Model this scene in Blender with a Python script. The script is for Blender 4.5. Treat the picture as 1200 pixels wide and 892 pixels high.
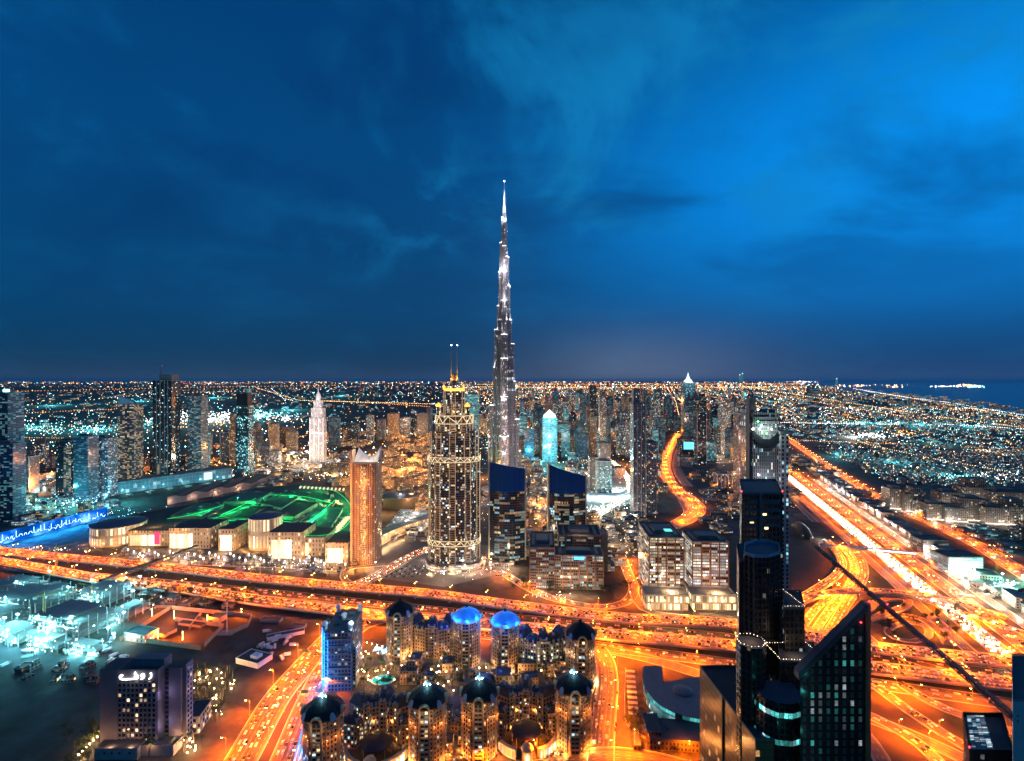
import bpy, math, random
from mathutils import Vector
random.seed(11)
R = math.radians
for o in list(bpy.data.objects):
    bpy.data.objects.remove(o)
scene = bpy.context.scene
COL = scene.collection

# ------------------------------------------------------------------ camera, sky, sun, exposure
CAM_H, FPX = 300.0, 600.0
cam_d = bpy.data.cameras.new('camera')
cam_d.sensor_width = 36.0
cam_d.lens = 18.0
cam_d.clip_start = 1.0
cam_d.clip_end = 400000.0
cam = bpy.data.objects.new('camera', cam_d)
COL.objects.link(cam)
cam.location = (0, 0, CAM_H)
cam.rotation_euler = (R(90), 0, 0)
scene.camera = cam
scene.view_settings.view_transform = 'Standard'
scene.view_settings.look = 'None'
scene.view_settings.exposure = 0.38
scene.view_settings.gamma = 1.0
scene.render.engine = 'CYCLES'
cy = scene.cycles
cy.use_denoising = True
cy.max_bounces = 5
cy.diffuse_bounces = 2
cy.glossy_bounces = 3
cy.transmission_bounces = 2
cy.sample_clamp_indirect = 2.0
cy.caustics_reflective = False
cy.caustics_refractive = False
cy.use_light_tree = True
cy.use_adaptive_sampling = True
cy.adaptive_threshold = 0.01


class NT:
    """small helper that wires shader nodes"""
    def __init__(self, tree):
        self.t = tree
        tree.nodes.clear()

    def new(self, kind, **kw):
        n = self.t.nodes.new(kind)
        for k, v in kw.items():
            setattr(n, k, v)
        return n

    def put(self, sock, val):
        if isinstance(val, bpy.types.NodeSocket):
            self.t.links.new(val, sock)
        elif val is not None:
            if isinstance(val, (tuple, list)) and len(val) == 3 and sock.type == 'RGBA':
                val = (*val, 1.0)
            sock.default_value = val

    def m(self, op, a, b=None, c=None, clamp=False):
        n = self.new('ShaderNodeMath', operation=op, use_clamp=clamp)
        self.put(n.inputs[0], a)
        if b is not None:
            self.put(n.inputs[1], b)
        if c is not None:
            self.put(n.inputs[2], c)
        return n.outputs[0]

    def mix(self, f, a, b, blend='MIX'):
        n = self.new('ShaderNodeMix', data_type='RGBA', blend_type=blend)
        self.put(n.inputs[0], f)
        self.put(n.inputs[6], a)
        self.put(n.inputs[7], b)
        return n.outputs[2]

    def mixf(self, f, a, b):
        n = self.new('ShaderNodeMix', data_type='FLOAT')
        self.put(n.inputs[0], f)
        self.put(n.inputs[2], a)
        self.put(n.inputs[3], b)
        return n.outputs[0]

    def sep(self, v):
        n = self.new('ShaderNodeSeparateXYZ')
        self.put(n.inputs[0], v)
        return n.outputs

    def comb(self, x, y, z=0.0):
        n = self.new('ShaderNodeCombineXYZ')
        self.put(n.inputs[0], x)
        self.put(n.inputs[1], y)
        self.put(n.inputs[2], z)
        return n.outputs[0]

    def noise(self, vec, scale, detail=3.0, rough=0.55, dist=0.0):
        n = self.new('ShaderNodeTexNoise')
        self.put(n.inputs['Vector'], vec)
        n.inputs['Scale'].default_value = scale
        n.inputs['Detail'].default_value = detail
        n.inputs['Roughness'].default_value = rough
        n.inputs['Distortion'].default_value = dist
        return n.outputs[0]

    def white(self, vec):
        n = self.new('ShaderNodeTexWhiteNoise', noise_dimensions='3D')
        self.put(n.inputs['Vector'], vec)
        return n.outputs['Value'], n.outputs['Color']

    def rng(self, v, a, b, c=0.0, d=1.0, smooth=False):
        n = self.new('ShaderNodeMapRange', interpolation_type='SMOOTHSTEP' if smooth else 'LINEAR')
        self.put(n.inputs[0], v)
        for i, x in enumerate((a, b, c, d)):
            n.inputs[i + 1].default_value = x
        return n.outputs[0]


world = bpy.data.worlds.new('World')
scene.world = world
world.use_nodes = True
SUN_EL, SUN_ROT = R(-4.0), R(75.0)


def build_world():
    k = NT(world.node_tree)
    d = k.new('ShaderNodeTexCoord').outputs['Generated']
    x, y, z = k.sep(d)[:3]
    # the dusk gradient: deep teal blue low down, brighter azure towards the west (+x)
    up = k.rng(z, 0.0, 0.55)
    east = k.mix(up, (0.0004, 0.044, 0.122), (0.0004, 0.054, 0.200))
    hump = k.m('MULTIPLY', k.rng(z, 0.02, 0.33, smooth=True), k.rng(z, 0.36, 0.62, 1.0, 0.42, smooth=True))
    west = k.mix(hump, (0.0004, 0.064, 0.215), (0.0006, 0.255, 0.80))
    w = k.rng(x, -0.22, 0.78, smooth=True)
    col = k.mix(w, east, west)
    dark = k.rng(z, -0.02, 0.16, 0.62, 1.0, smooth=True)
    col = k.mix(1.0, col, k.comb(dark, dark, dark), 'MULTIPLY')
    top = k.rng(z, 0.34, 0.60, 1.0, 0.74, smooth=True)
    col = k.mix(1.0, col, k.comb(top, top, top), 'MULTIPLY')
    # streaky clouds still catching the last light, high in the north and west
    zz = k.m('ADD', z, 0.30)
    cv = k.comb(k.m('DIVIDE', x, zz), k.m('MULTIPLY', k.m('DIVIDE', y, zz), 1.5), 0.0)
    n1 = k.noise(k.comb(k.m('MULTIPLY', k.m('DIVIDE', x, zz), 1.25), k.m('DIVIDE', y, zz), 4.0), 2.3, 8.0, 0.60, 0.45)
    n2 = k.noise(cv, 0.75, 3.0, 0.5, 0.2)
    cl = k.m('MULTIPLY', k.rng(n1, 0.45, 0.66, smooth=True), k.rng(n2, 0.30, 0.56, smooth=True))
    band = k.m('MULTIPLY', k.rng(x, -0.55, 0.10, 0.25, 1.0, smooth=True), k.rng(z, 0.10, 0.36, smooth=True))
    cl = k.m('MULTIPLY', cl, k.m('ADD', k.m('MULTIPLY', band, 1.0), 0.10))
    col = k.mix(k.m('MULTIPLY', cl, 0.70), col, (0.004, 0.175, 0.42))
    # darker cloud bank across the east and centre
    n3 = k.noise(cv, 1.25, 5.0, 0.55, 0.4)
    bank = k.m('MULTIPLY', k.rng(n3, 0.44, 0.66, smooth=True), k.rng(z, 0.05, 0.30, smooth=True))
    col = k.mix(k.m('MULTIPLY', bank, 0.62), col, (0.0004, 0.030, 0.120))
    # warm skyglow of the city low in the north
    gx = k.m('MULTIPLY', k.m('SUBTRACT', x, 0.24), 5.2)
    gz = k.m('MULTIPLY', k.m('SUBTRACT', z, 0.02), 14.0)
    g = k.m('POWER', 2.718, k.m('MULTIPLY', k.m('ADD', k.m('MULTIPLY', gx, gx), k.m('MULTIPLY', gz, gz)), -1.0))
    col = k.mix(g, col, (0.056, 0.062, 0.074), 'ADD')
    low = k.m('POWER', 2.718, k.m('MULTIPLY', k.m('ABSOLUTE', z), -45.0))
    col = k.mix(k.m('MULTIPLY', low, 0.8), col, (0.030, 0.026, 0.028), 'ADD')
    sky = k.new('ShaderNodeTexSky', sky_type='NISHITA', sun_disc=False, sun_elevation=SUN_EL, sun_rotation=SUN_ROT)
    bg1 = k.new('ShaderNodeBackground')
    k.put(bg1.inputs[0], sky.outputs[0])
    bg1.inputs[1].default_value = 0.01
    bg2 = k.new('ShaderNodeBackground')
    k.put(bg2.inputs[0], col)
    bg2.inputs[1].default_value = 0.94
    add = k.new('ShaderNodeAddShader')
    k.put(add.inputs[0], bg1.outputs[0])
    k.put(add.inputs[1], bg2.outputs[0])
    out = k.new('ShaderNodeOutputWorld')
    k.put(out.inputs[0], add.outputs[0])


build_world()
sun_d = bpy.data.lights.new('sun', 'SUN')      # the afterglow in the west, nearly gone
sun_d.energy = 0.02
sun_d.angle = R(25)
sun_d.color = (0.55, 0.75, 1.0)
sun = bpy.data.objects.new('sun', sun_d)
COL.objects.link(sun)
sun.rotation_euler = (R(72), 0, R(75))

# ------------------------------------------------------------------ helpers


def P(px, py, z=0.0):
    """the point at height z that stands at this place of the plan"""
    D = FPX * (CAM_H - z) / (py - 446.0)
    return Vector(((px - 600.0) / FPX * D, D, z))


def PX(px, D):
    return (px - 600.0) / FPX * D


def PZ(py, D):
    return CAM_H - (py - 446.0) / FPX * D


def PD(py, z=0.0):
    return FPX * (CAM_H - z) / (py - 446.0)


def tag(o, label=None, cat=None, group=None, kind=None):
    if label:
        o['label'] = label
    if cat:
        o['category'] = cat
    if group:
        o['group'] = group
    if kind:
        o['kind'] = kind
    return o


def empty(name, loc=(0, 0, 0), rz=0.0, label=None, cat=None, group=None):
    o = bpy.data.objects.new(name, None)
    o.empty_display_size = 1.0
    COL.objects.link(o)
    o.location = loc
    o.rotation_euler = (0, 0, rz)
    return tag(o, label, cat, group)


KIDS = {}


def link_child(c, parent):
    c.parent = parent
    KIDS.setdefault(parent.name, []).append(c)


def dup(o, loc=None, rz=None, label=None, group=None, parent=None, scale=None):
    c = o.copy()
    COL.objects.link(c)
    if parent is not None:
        link_child(c, parent)
    for ch in KIDS.get(o.name, []):
        dup(ch, parent=c)
    if loc is not None:
        c.location = loc
    if rz is not None:
        c.rotation_euler = (0, 0, rz)
    if scale is not None:
        c.scale = (scale, scale, scale) if not isinstance(scale, tuple) else scale
    if label:
        c['label'] = label
    if group:
        c['group'] = group
    return c


class MB:
    """collects faces; build() links them as ONE mesh object"""
    def __init__(self):
        self.v, self.f, self.mi, self.uv = [], [], [], []

    def face(self, pts, m=0, uv=None):
        i = len(self.v)
        self.v.extend([tuple(p) for p in pts])
        self.f.append(tuple(range(i, i + len(pts))))
        self.mi.append(m)
        self.uv.extend(uv if uv else [(p[0], p[1]) for p in pts])

    def prism(self, pts, z0, z1, m=0, mt=1, top=True, bottom=False, u0=0.0, v0=None, taper=None):
        """pts counter-clockwise; taper = list of upper points"""
        n = len(pts)
        up = taper or pts
        u = u0
        zz = z0 if v0 is None else v0
        for i in range(n):
            a, b, c, d = pts[i], pts[(i + 1) % n], up[(i + 1) % n], up[i]
            L = math.hypot(b[0] - a[0], b[1] - a[1])
            h0, h1 = z0 - zz, z1 - zz
            self.face([(a[0], a[1], z0), (b[0], b[1], z0), (c[0], c[1], z1), (d[0], d[1], z1)], m,
                      [(u, h0), (u + L, h0), (u + L, h1), (u, h1)])
            u += L
        if top:
            self.face([(p[0], p[1], z1) for p in up], mt)
        if bottom:
            self.face([(p[0], p[1], z0) for p in reversed(pts)], mt)
        return u

    def box(self, x0, x1, y0, y1, z0, z1, m=0, mt=None, bottom=True):
        self.prism([(x0, y0), (x1, y0), (x1, y1), (x0, y1)], z0, z1, m, m if mt is None else mt, bottom=bottom)

    def ring(self, pts, z0, z1, t, m=0):
        """a parapet or cornice of thickness t that follows the outline (outwards)"""
        n = len(pts)
        cx = sum(p[0] for p in pts) / n
        cy_ = sum(p[1] for p in pts) / n
        outer = []
        for p in pts:
            dx, dy = p[0] - cx, p[1] - cy_
            L = math.hypot(dx, dy) or 1
            outer.append((p[0] + dx / L * t, p[1] + dy / L * t))
        for i in range(n):
            j = (i + 1) % n
            a, b, c, d = pts[i], pts[j], outer[j], outer[i]
            self.face([(d[0], d[1], z0), (c[0], c[1], z0), (c[0], c[1], z1), (d[0], d[1], z1)], m)
            self.face([(d[0], d[1], z1), (c[0], c[1], z1), (b[0], b[1], z1), (a[0], a[1], z1)], m)
            self.face([(b[0], b[1], z0), (a[0], a[1], z0), (a[0], a[1], z1), (b[0], b[1], z1)], m)
            self.face([(a[0], a[1], z0), (b[0], b[1], z0), (c[0], c[1], z0), (d[0], d[1], z0)], m)

    def tube(self, p0, p1, r0, r1=None, n=6, m=0, caps=True):
        p0, p1 = Vector(p0), Vector(p1)
        r1 = r0 if r1 is None else r1
        d = (p1 - p0)
        L = d.length
        if L < 1e-6:
            return
        d.normalize()
        a = d.orthogonal().normalized()
        b = d.cross(a)
        ra = [p0 + (a * math.cos(2 * math.pi * i / n) + b * math.sin(2 * math.pi * i / n)) * r0 for i in range(n)]
        rb = [p1 + (a * math.cos(2 * math.pi * i / n) + b * math.sin(2 * math.pi * i / n)) * r1 for i in range(n)]
        for i in range(n):
            j = (i + 1) % n
            self.face([ra[i], ra[j], rb[j], rb[i]], m, [(i, 0), (i + 1, 0), (i + 1, L), (i, L)])
        if caps:
            self.face(list(reversed(ra)), m)
            self.face(rb, m)

    def path(self, pts, r, n=6, m=0):
        for a, b in zip(pts[:-1], pts[1:]):
            self.tube(a, b, r, r, n, m)

    def lathe(self, cx, cy_, prof, n=12, m=0, a0=0.0, lobes=0, amp=0.0, cap=True):
        """prof: list of (radius, z) from the bottom up"""
        rings = []
        for r, z in prof:
            ring = []
            for i in range(n):
                t = a0 + 2 * math.pi * i / n
                q = r * (1 + amp * abs(math.cos(lobes * t / 2))) if lobes else r
                ring.append((cx + q * math.cos(t), cy_ + q * math.sin(t), z))
            rings.append(ring)
        for k in range(len(rings) - 1):
            for i in range(n):
                j = (i + 1) % n
                L = prof[k][0] * 2 * math.pi / n
                self.face([rings[k][i], rings[k][j], rings[k + 1][j], rings[k + 1][i]], m,
                          [(i * L, prof[k][1]), (i * L + L, prof[k][1]), (i * L + L, prof[k + 1][1]), (i * L, prof[k + 1][1])])
        if cap:
            self.face(rings[-1], m)

    def blob(self, c, r, m=0):
        """tiny octahedron"""
        x, y, z = c
        t = [(x + r, y, z), (x, y + r, z), (x - r, y, z), (x, y - r, z)]
        for i in range(4):
            self.face([t[i], t[(i + 1) % 4], (x, y, z + r)], m)
            self.face([t[(i + 1) % 4], t[i], (x, y, z - r)], m)

    def build(self, name, mats, parent=None, smooth=False):
        me = bpy.data.meshes.new(name)
        me.from_pydata(self.v, [], self.f)
        for mt in (mats if isinstance(mats, (list, tuple)) else [mats]):
            me.materials.append(mt)
        me.polygons.foreach_set('material_index', self.mi)
        uvl = me.uv_layers.new(name='UVMap')
        flat = [c for p in self.uv for c in p[:2]]
        uvl.data.foreach_set('uv', flat)
        if smooth:
            me.polygons.foreach_set('use_smooth', [True] * len(self.f))
        me.update()
        o = bpy.data.objects.new(name, me)
        COL.objects.link(o)
        if parent is not None:
            link_child(o, parent)
        return o


def rect(cx, cy_, w, d, yaw=0.0):
    c, s = math.cos(yaw), math.sin(yaw)
    return [(cx + x * c - y * s, cy_ + x * s + y * c) for x, y in ((-w / 2, -d / 2), (w / 2, -d / 2), (w / 2, d / 2), (-w / 2, d / 2))]


def ngon(cx, cy_, r, n, a0=0.0):
    return [(cx + r * math.cos(a0 + 2 * math.pi * i / n), cy_ + r * math.sin(a0 + 2 * math.pi * i / n)) for i in range(n)]


def light(name, loc, color, watts, radius=0.6, parent=None, spot=None, aim=None):
    d = bpy.data.lights.new(name, 'SPOT' if spot else 'POINT')
    d.energy = watts
    d.color = color
    d.shadow_soft_size = radius
    if spot:
        d.spot_size = R(spot)
        d.spot_blend = 0.6
    o = bpy.data.objects.new(name, d)
    COL.objects.link(o)
    o.location = loc
    if aim is not None:
        o.rotation_euler = (Vector(aim) - Vector(loc)).to_track_quat('-Z', 'Y').to_euler()
    if parent is not None:
        link_child(o, parent)
    return o


# ------------------------------------------------------------------ materials
MATS = {}


def plain(name, col, rough=0.7, metal=0.0, var=0.18, scale=0.15, spec=0.4):
    """a surface with some blotchy wear of its own"""
    if name in MATS:
        return MATS[name]
    mt = bpy.data.materials.new(name)
    mt.use_nodes = True
    k = NT(mt.node_tree)
    geo = k.new('ShaderNodeNewGeometry').outputs['Position']
    n = k.noise(geo, scale, 4.0, 0.6)
    f = k.rng(n, 0.3, 0.7, 1.0 - var, 1.0 + var)
    c = k.mix(1.0, (*col, 1.0), k.comb(f, f, f), 'MULTIPLY')
    b = k.new('ShaderNodeBsdfPrincipled')
    k.put(b.inputs['Base Color'], c)
    k.put(b.inputs['Roughness'], k.rng(n, 0.3, 0.7, max(0.02, rough - 0.08), min(1.0, rough + 0.08)))
    b.inputs['Metallic'].default_value = metal
    b.inputs['Specular IOR Level'].default_value = spec
    k.put(k.new('ShaderNodeOutputMaterial').inputs[0], b.outputs[0])
    MATS[name] = mt
    return mt


def glow(name, col, strength, sample=False):
    """something that gives off light"""
    if name in MATS:
        return MATS[name]
    mt = bpy.data.materials.new(name)
    mt.use_nodes = True
    k = NT(mt.node_tree)
    e = k.new('ShaderNodeEmission')
    k.put(e.inputs[0], (*col, 1.0))
    e.inputs[1].default_value = strength
    k.put(k.new('ShaderNodeOutputMaterial').inputs[0], e.outputs[0])
    mt.cycles.emission_sampling = 'AUTO' if sample else 'NONE'
    MATS[name] = mt
    return mt


WARM, WARM2 = (1.0, 0.50, 0.17), (1.0, 0.68, 0.36)
COOL, TEAL, WHITE = (0.55, 0.90, 1.0), (0.25, 0.85, 1.0), (1.0, 0.95, 0.88)


def facade(name, wall=(0.25, 0.22, 0.2), glass=(0.02, 0.03, 0.04), cw=3.5, ch=3.6, fw=0.25, fh=0.35, lit=0.3, band=0.2,
           c1=WARM, c2=COOL, cmix=0.3, strength=2.2, rough=0.6, metal=0.0, grough=0.08, run=1.0, spec=0.5):
    """storeys of windows: cells of cw x ch metres, some rooms lit. run > 1 keeps neighbouring rooms lit together"""
    if name in MATS:
        return MATS[name]
    mt = bpy.data.materials.new(name)
    mt.use_nodes = True
    k = NT(mt.node_tree)
    u, v = k.sep(k.new('ShaderNodeUVMap').outputs[0])[:2]
    su, sv = k.m('DIVIDE', u, cw), k.m('DIVIDE', v, ch)
    fu, fv = k.m('FRACT', su), k.m('FRACT', sv)
    iu, iv = k.m('FLOOR', su), k.m('FLOOR', sv)
    mx = k.m('LESS_THAN', k.m('ABSOLUTE', k.m('SUBTRACT', fu, 0.5)), 0.5 - fw / 2)
    my = k.m('LESS_THAN', k.m('ABSOLUTE', k.m('SUBTRACT', fv, 0.52)), 0.5 - fh / 2)
    win = k.m('MULTIPLY', mx, my)
    oi = k.new('ShaderNodeObjectInfo').outputs['Random']
    seed = k.m('MULTIPLY', oi, 97.0)
    r1, rc = k.white(k.comb(k.m('FLOOR', k.m('DIVIDE', iu, run)), iv, seed))
    _, rc2 = k.white(k.comb(iu, iv, k.m('ADD', seed, 3.7)))
    rr, _ = k.white(k.comb(0.0, iv, seed))
    rb = k.noise(k.comb(k.m('MULTIPLY', iu, 0.13), k.m('MULTIPLY', iv, 0.21), seed), 1.0, 2.0)
    thr = k.m('ADD', k.m('ADD', lit, k.m('MULTIPLY', k.m('SUBTRACT', rr, 0.5), band)), k.m('MULTIPLY', k.m('SUBTRACT', rb, 0.5), band * 1.6 + lit * 0.5))
    on = k.m('LESS_THAN', r1, thr)
    cr, cg, cb = k.sep(rc2)[:3]
    ar, ag, _a = k.sep(rc)[:3]
    if run > 1:
        cr, cg = k.m('ADD', k.m('MULTIPLY', ar, 0.75), k.m('MULTIPLY', cr, 0.25)), ag
    br = k.m('ADD', 0.10, k.m('POWER', cr, 2.4))
    # fine noise varies the glow inside each lit window to break its evenness
    inner = k.noise(k.comb(k.m('MULTIPLY', u, 1.0), k.m('MULTIPLY', v, 1.6), seed), 0.9, 2.0)
    br = k.m('MULTIPLY', br, k.rng(inner, 0.3, 0.7, 0.35, 1.5))
    amt = k.m('MULTIPLY', k.m('MULTIPLY', on, win), k.m('MULTIPLY', br, strength))
    hue = k.mix(k.m('LESS_THAN', cg, cmix), (*c1, 1), (*c2, 1))
    wn = k.noise(k.comb(u, v, seed), 0.09, 4.0)
    wf = k.rng(wn, 0.3, 0.7, 0.8, 1.2)
    wallc = k.mix(1.0, (*wall, 1), k.comb(wf, wf, wf), 'MULTIPLY')
    b = k.new('ShaderNodeBsdfPrincipled')
    k.put(b.inputs['Base Color'], k.mix(win, wallc, (*glass, 1)))
    gv = k.m('ADD', grough, k.m('MULTIPLY', cb, 0.08))
    k.put(b.inputs['Roughness'], k.mixf(win, rough, gv))
    k.put(b.inputs['Metallic'], k.mixf(win, metal, 0.0))
    b.inputs['Specular IOR Level'].default_value = spec
    k.put(b.inputs['Emission Color'], hue)
    k.put(b.inputs['Emission Strength'], amt)
    k.put(k.new('ShaderNodeOutputMaterial').inputs[0], b.outputs[0])
    mt.cycles.emission_sampling = 'NONE'
    MATS[name] = mt
    return mt


def road_mat(name, W, base=0.075, lane=3.65, lines=True, tint=(1.2, 0.95, 0.62)):
    """asphalt whose wheel-track streaks paint light trails into the colour, with painted lane lines; u across, v along, in metres"""
    if name in MATS:
        return MATS[name]
    mt = bpy.data.materials.new(name)
    mt.use_nodes = True
    k = NT(mt.node_tree)
    u, v = k.sep(k.new('ShaderNodeUVMap').outputs[0])[:2]
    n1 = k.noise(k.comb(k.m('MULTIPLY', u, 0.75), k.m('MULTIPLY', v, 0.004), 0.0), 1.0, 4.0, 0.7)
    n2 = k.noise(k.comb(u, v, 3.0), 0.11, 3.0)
    f = k.m('MULTIPLY', k.rng(n1, 0.36, 0.66, 0.10, 3.0), k.rng(n2, 0.3, 0.7, 0.85, 1.15))  # strong bright and dark streaks paint light trails along the lanes
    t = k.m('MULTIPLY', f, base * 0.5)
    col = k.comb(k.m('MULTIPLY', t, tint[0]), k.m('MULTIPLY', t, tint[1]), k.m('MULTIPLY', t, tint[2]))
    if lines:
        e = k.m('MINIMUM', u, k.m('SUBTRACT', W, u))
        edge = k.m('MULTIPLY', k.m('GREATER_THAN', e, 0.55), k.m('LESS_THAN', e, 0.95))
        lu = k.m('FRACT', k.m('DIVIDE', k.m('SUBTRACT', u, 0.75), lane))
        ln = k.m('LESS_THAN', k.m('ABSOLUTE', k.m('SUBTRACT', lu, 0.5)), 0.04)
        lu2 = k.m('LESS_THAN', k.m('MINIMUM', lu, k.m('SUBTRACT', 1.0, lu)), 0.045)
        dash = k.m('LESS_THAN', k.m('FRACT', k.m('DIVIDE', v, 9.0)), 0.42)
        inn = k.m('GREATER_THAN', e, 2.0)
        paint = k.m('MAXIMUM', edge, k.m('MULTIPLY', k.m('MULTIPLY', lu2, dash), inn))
        col = k.mix(k.m('MULTIPLY', paint, 0.9), col, (0.60, 0.43, 0.07, 1))  # lane lines kept bright yellow to add to the painted light streaks
    b = k.new('ShaderNodeBsdfPrincipled')
    k.put(b.inputs['Base Color'], col)
    b.inputs['Roughness'].default_value = 0.62
    k.put(k.new('ShaderNodeOutputMaterial').inputs[0], b.outputs[0])
    MATS[name] = mt
    return mt


CONC = plain('concrete', (0.27, 0.25, 0.23), 0.8)
CONC_D = plain('dark_concrete', (0.14, 0.135, 0.13), 0.8)
STEEL = plain('galvanised_steel', (0.30, 0.31, 0.32), 0.4, 0.7)
DARKSTEEL = plain('dark_steel', (0.045, 0.055, 0.075), 0.45, 0.3)
ROOF = plain('bitumen_roof', (0.060, 0.062, 0.068), 0.85, var=0.35, scale=0.08)
ROOF_L = plain('pale_gravel_roof', (0.20, 0.19, 0.175), 0.9, var=0.3, scale=0.08)
SANDST = plain('sand_render', (0.42, 0.33, 0.24), 0.8)
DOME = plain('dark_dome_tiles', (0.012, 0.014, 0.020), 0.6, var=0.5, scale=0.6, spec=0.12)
MANSARD = plain('blue_grey_roof_tiles', (0.035, 0.045, 0.06), 0.7, var=0.4, scale=0.3, spec=0.2)


def glow_var(name, col, strength, scale):
    mt = glow(name, col, strength)
    k = NT(mt.node_tree)
    p = k.new('ShaderNodeNewGeometry').outputs['Position']
    e = k.new('ShaderNodeEmission')
    n = k.noise(p, scale, 4.0, 0.6)
    k.put(e.inputs[0], k.mix(k.rng(n, 0.45, 0.75), (*col, 1), (0.25, 0.75, 1.0, 1)))
    k.put(e.inputs[1], k.rng(n, 0.3, 0.7, strength * 0.25, strength * 1.7))
    k.put(k.new('ShaderNodeOutputMaterial').inputs[0], e.outputs[0])
    return mt
WHITEP = plain('white_paint', (0.75, 0.74, 0.72), 0.55, var=0.08)
TREEM = plain('dark_foliage', (0.035, 0.06, 0.022), 0.7, var=0.5, scale=0.4)
BARK = plain('bark', (0.12, 0.09, 0.06), 0.9)
SODIUM = (1.0, 0.150, 0.001)
L_SOD = glow('sodium_lamp', (1.0, 0.50, 0.12), 45.0)
L_WHITE = glow('white_lamp', (1.0, 0.97, 0.92), 25.0)
L_TEAL = glow('metal_halide_lamp', (0.35, 0.95, 1.0), 34.0)
L_RED = glow('red_obstruction_lamp', (1.0, 0.02, 0.03), 14.0)
LED_W = glow('white_led_line', (1.0, 0.86, 0.68), 2.6)
LED_G = glow('green_led_line', (0.02, 1.0, 0.28), 1.3)
PARA = plain('light_streak_parapet', (0.55, 0.50, 0.42), 0.7)  # parapets and kerbs coloured pale to stand in for bright light streaks
LED_B = glow('blue_led_line', (0.02, 0.22, 1.0), 3.0)

# ------------------------------------------------------------------ ground, sea, roads (the setting)


def ground_mat():
    mt = bpy.data.materials.new('city_ground')
    mt.use_nodes = True
    k = NT(mt.node_tree)
    p = k.new('ShaderNodeNewGeometry').outputs['Position']
    n1 = k.noise(p, 0.0035, 6.0, 0.6)
    n2 = k.noise(p, 0.045, 5.0, 0.65)
    vor = k.new('ShaderNodeTexVoronoi', feature='F1')
    k.put(vor.inputs['Vector'], p)
    vor.inputs['Scale'].default_value = 0.018
    plots = k.sep(vor.outputs['Color'])[0]
    c = k.mix(k.rng(n1, 0.42, 0.6), (0.10, 0.08, 0.058, 1), (0.045, 0.044, 0.042, 1))
    c = k.mix(k.rng(n2, 0.35, 0.7), c, (0.03, 0.029, 0.028, 1))
    f = k.rng(plots, 0.0, 1.0, 0.55, 1.35)
    c = k.mix(1.0, c, k.comb(f, f, f), 'MULTIPLY')
    b = k.new('ShaderNodeBsdfPrincipled')
    k.put(b.inputs['Base Color'], c)
    b.inputs['Roughness'].default_value = 0.9
    b.inputs['Specular IOR Level'].default_value = 0.2
    k.put(k.new('ShaderNodeOutputMaterial').inputs[0], b.outputs[0])
    return mt


def sheet(name, pts, z, mat, kind='structure'):
    b = MB()
    b.face([(p[0], p[1], z) for p in pts], 0)
    return tag(b.build(name, mat), kind=kind)


GROUND = ground_mat()
sheet('ground', [(-200000, -3000), (200000, -3000), (200000, 260000), (-200000, 260000)], 0.0, GROUND)


def sea_mat():
    mt = bpy.data.materials.new('sea_water')
    mt.use_nodes = True
    k = NT(mt.node_tree)
    p = k.new('ShaderNodeNewGeometry').outputs['Position']
    bump = k.new('ShaderNodeBump')
    bump.inputs['Strength'].default_value = 0.35
    bump.inputs['Distance'].default_value = 3.0
    k.put(bump.inputs['Height'], k.noise(p, 0.02, 5.0, 0.6))
    b = k.new('ShaderNodeBsdfPrincipled')
    b.inputs['Base Color'].default_value = (0.004, 0.030, 0.075, 1)
    b.inputs['Roughness'].default_value = 0.22
    k.put(b.inputs['Normal'], bump.outputs[0])
    k.put(k.new('ShaderNodeOutputMaterial').inputs[0], b.outputs[0])
    return mt


coast = [P(1320, 512), P(1200, 488), P(1120, 474), P(1050, 465), P(990, 457.5), P(975, 452.5)]
sheet('sea', [(9000, 2600)] + [(c.x, c.y) for c in coast] + [(60000, 120000), (190000, 120000), (190000, 2600)], 0.4, sea_mat())


def smooth(pts, step=12.0):
    """Catmull-Rom through the points"""
    pts = [Vector(p) for p in pts]
    q = [pts[0] * 2 - pts[1]] + pts + [pts[-1] * 2 - pts[-2]]
    out = []
    for i in range(1, len(q) - 2):
        a, b, c, d = q[i - 1], q[i], q[i + 1], q[i + 2]
        n = max(2, int((c - b).length / step))
        n = min(n, 40)
        for j in range(n):
            t = j / n
            out.append(0.5 * ((2 * b) + (c - a) * t + (2 * a - 5 * b + 4 * c - d) * t * t + (3 * b - a - 3 * c + d) * t ** 3))
    out.append(pts[-1])
    return out


def offset_line(line, off):
    res = []
    for i, p in enumerate(line):
        a = line[max(0, i - 1)]
        b = line[min(len(line) - 1, i + 1)]
        t = (b - a)
        t.z = 0
        t.normalize()
        res.append(p + Vector((t.y, -t.x, 0)) * off)     # positive = to the right of travel
    return res


def ribbon_faces(b, line, W, m=0, dz=0.0):
    L, Rr = offset_line(line, -W / 2), offset_line(line, W / 2)
    s = 0.0
    for i in range(len(line) - 1):
        d = (line[i + 1] - line[i]).length
        up = Vector((0, 0, dz))
        b.face([L[i] + up, Rr[i] + up, Rr[i + 1] + up, L[i + 1] + up], m, [(0, s), (W, s), (W, s + d), (0, s + d)])
        s += d


ROADS = {}
_rz = [0.06]


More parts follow.
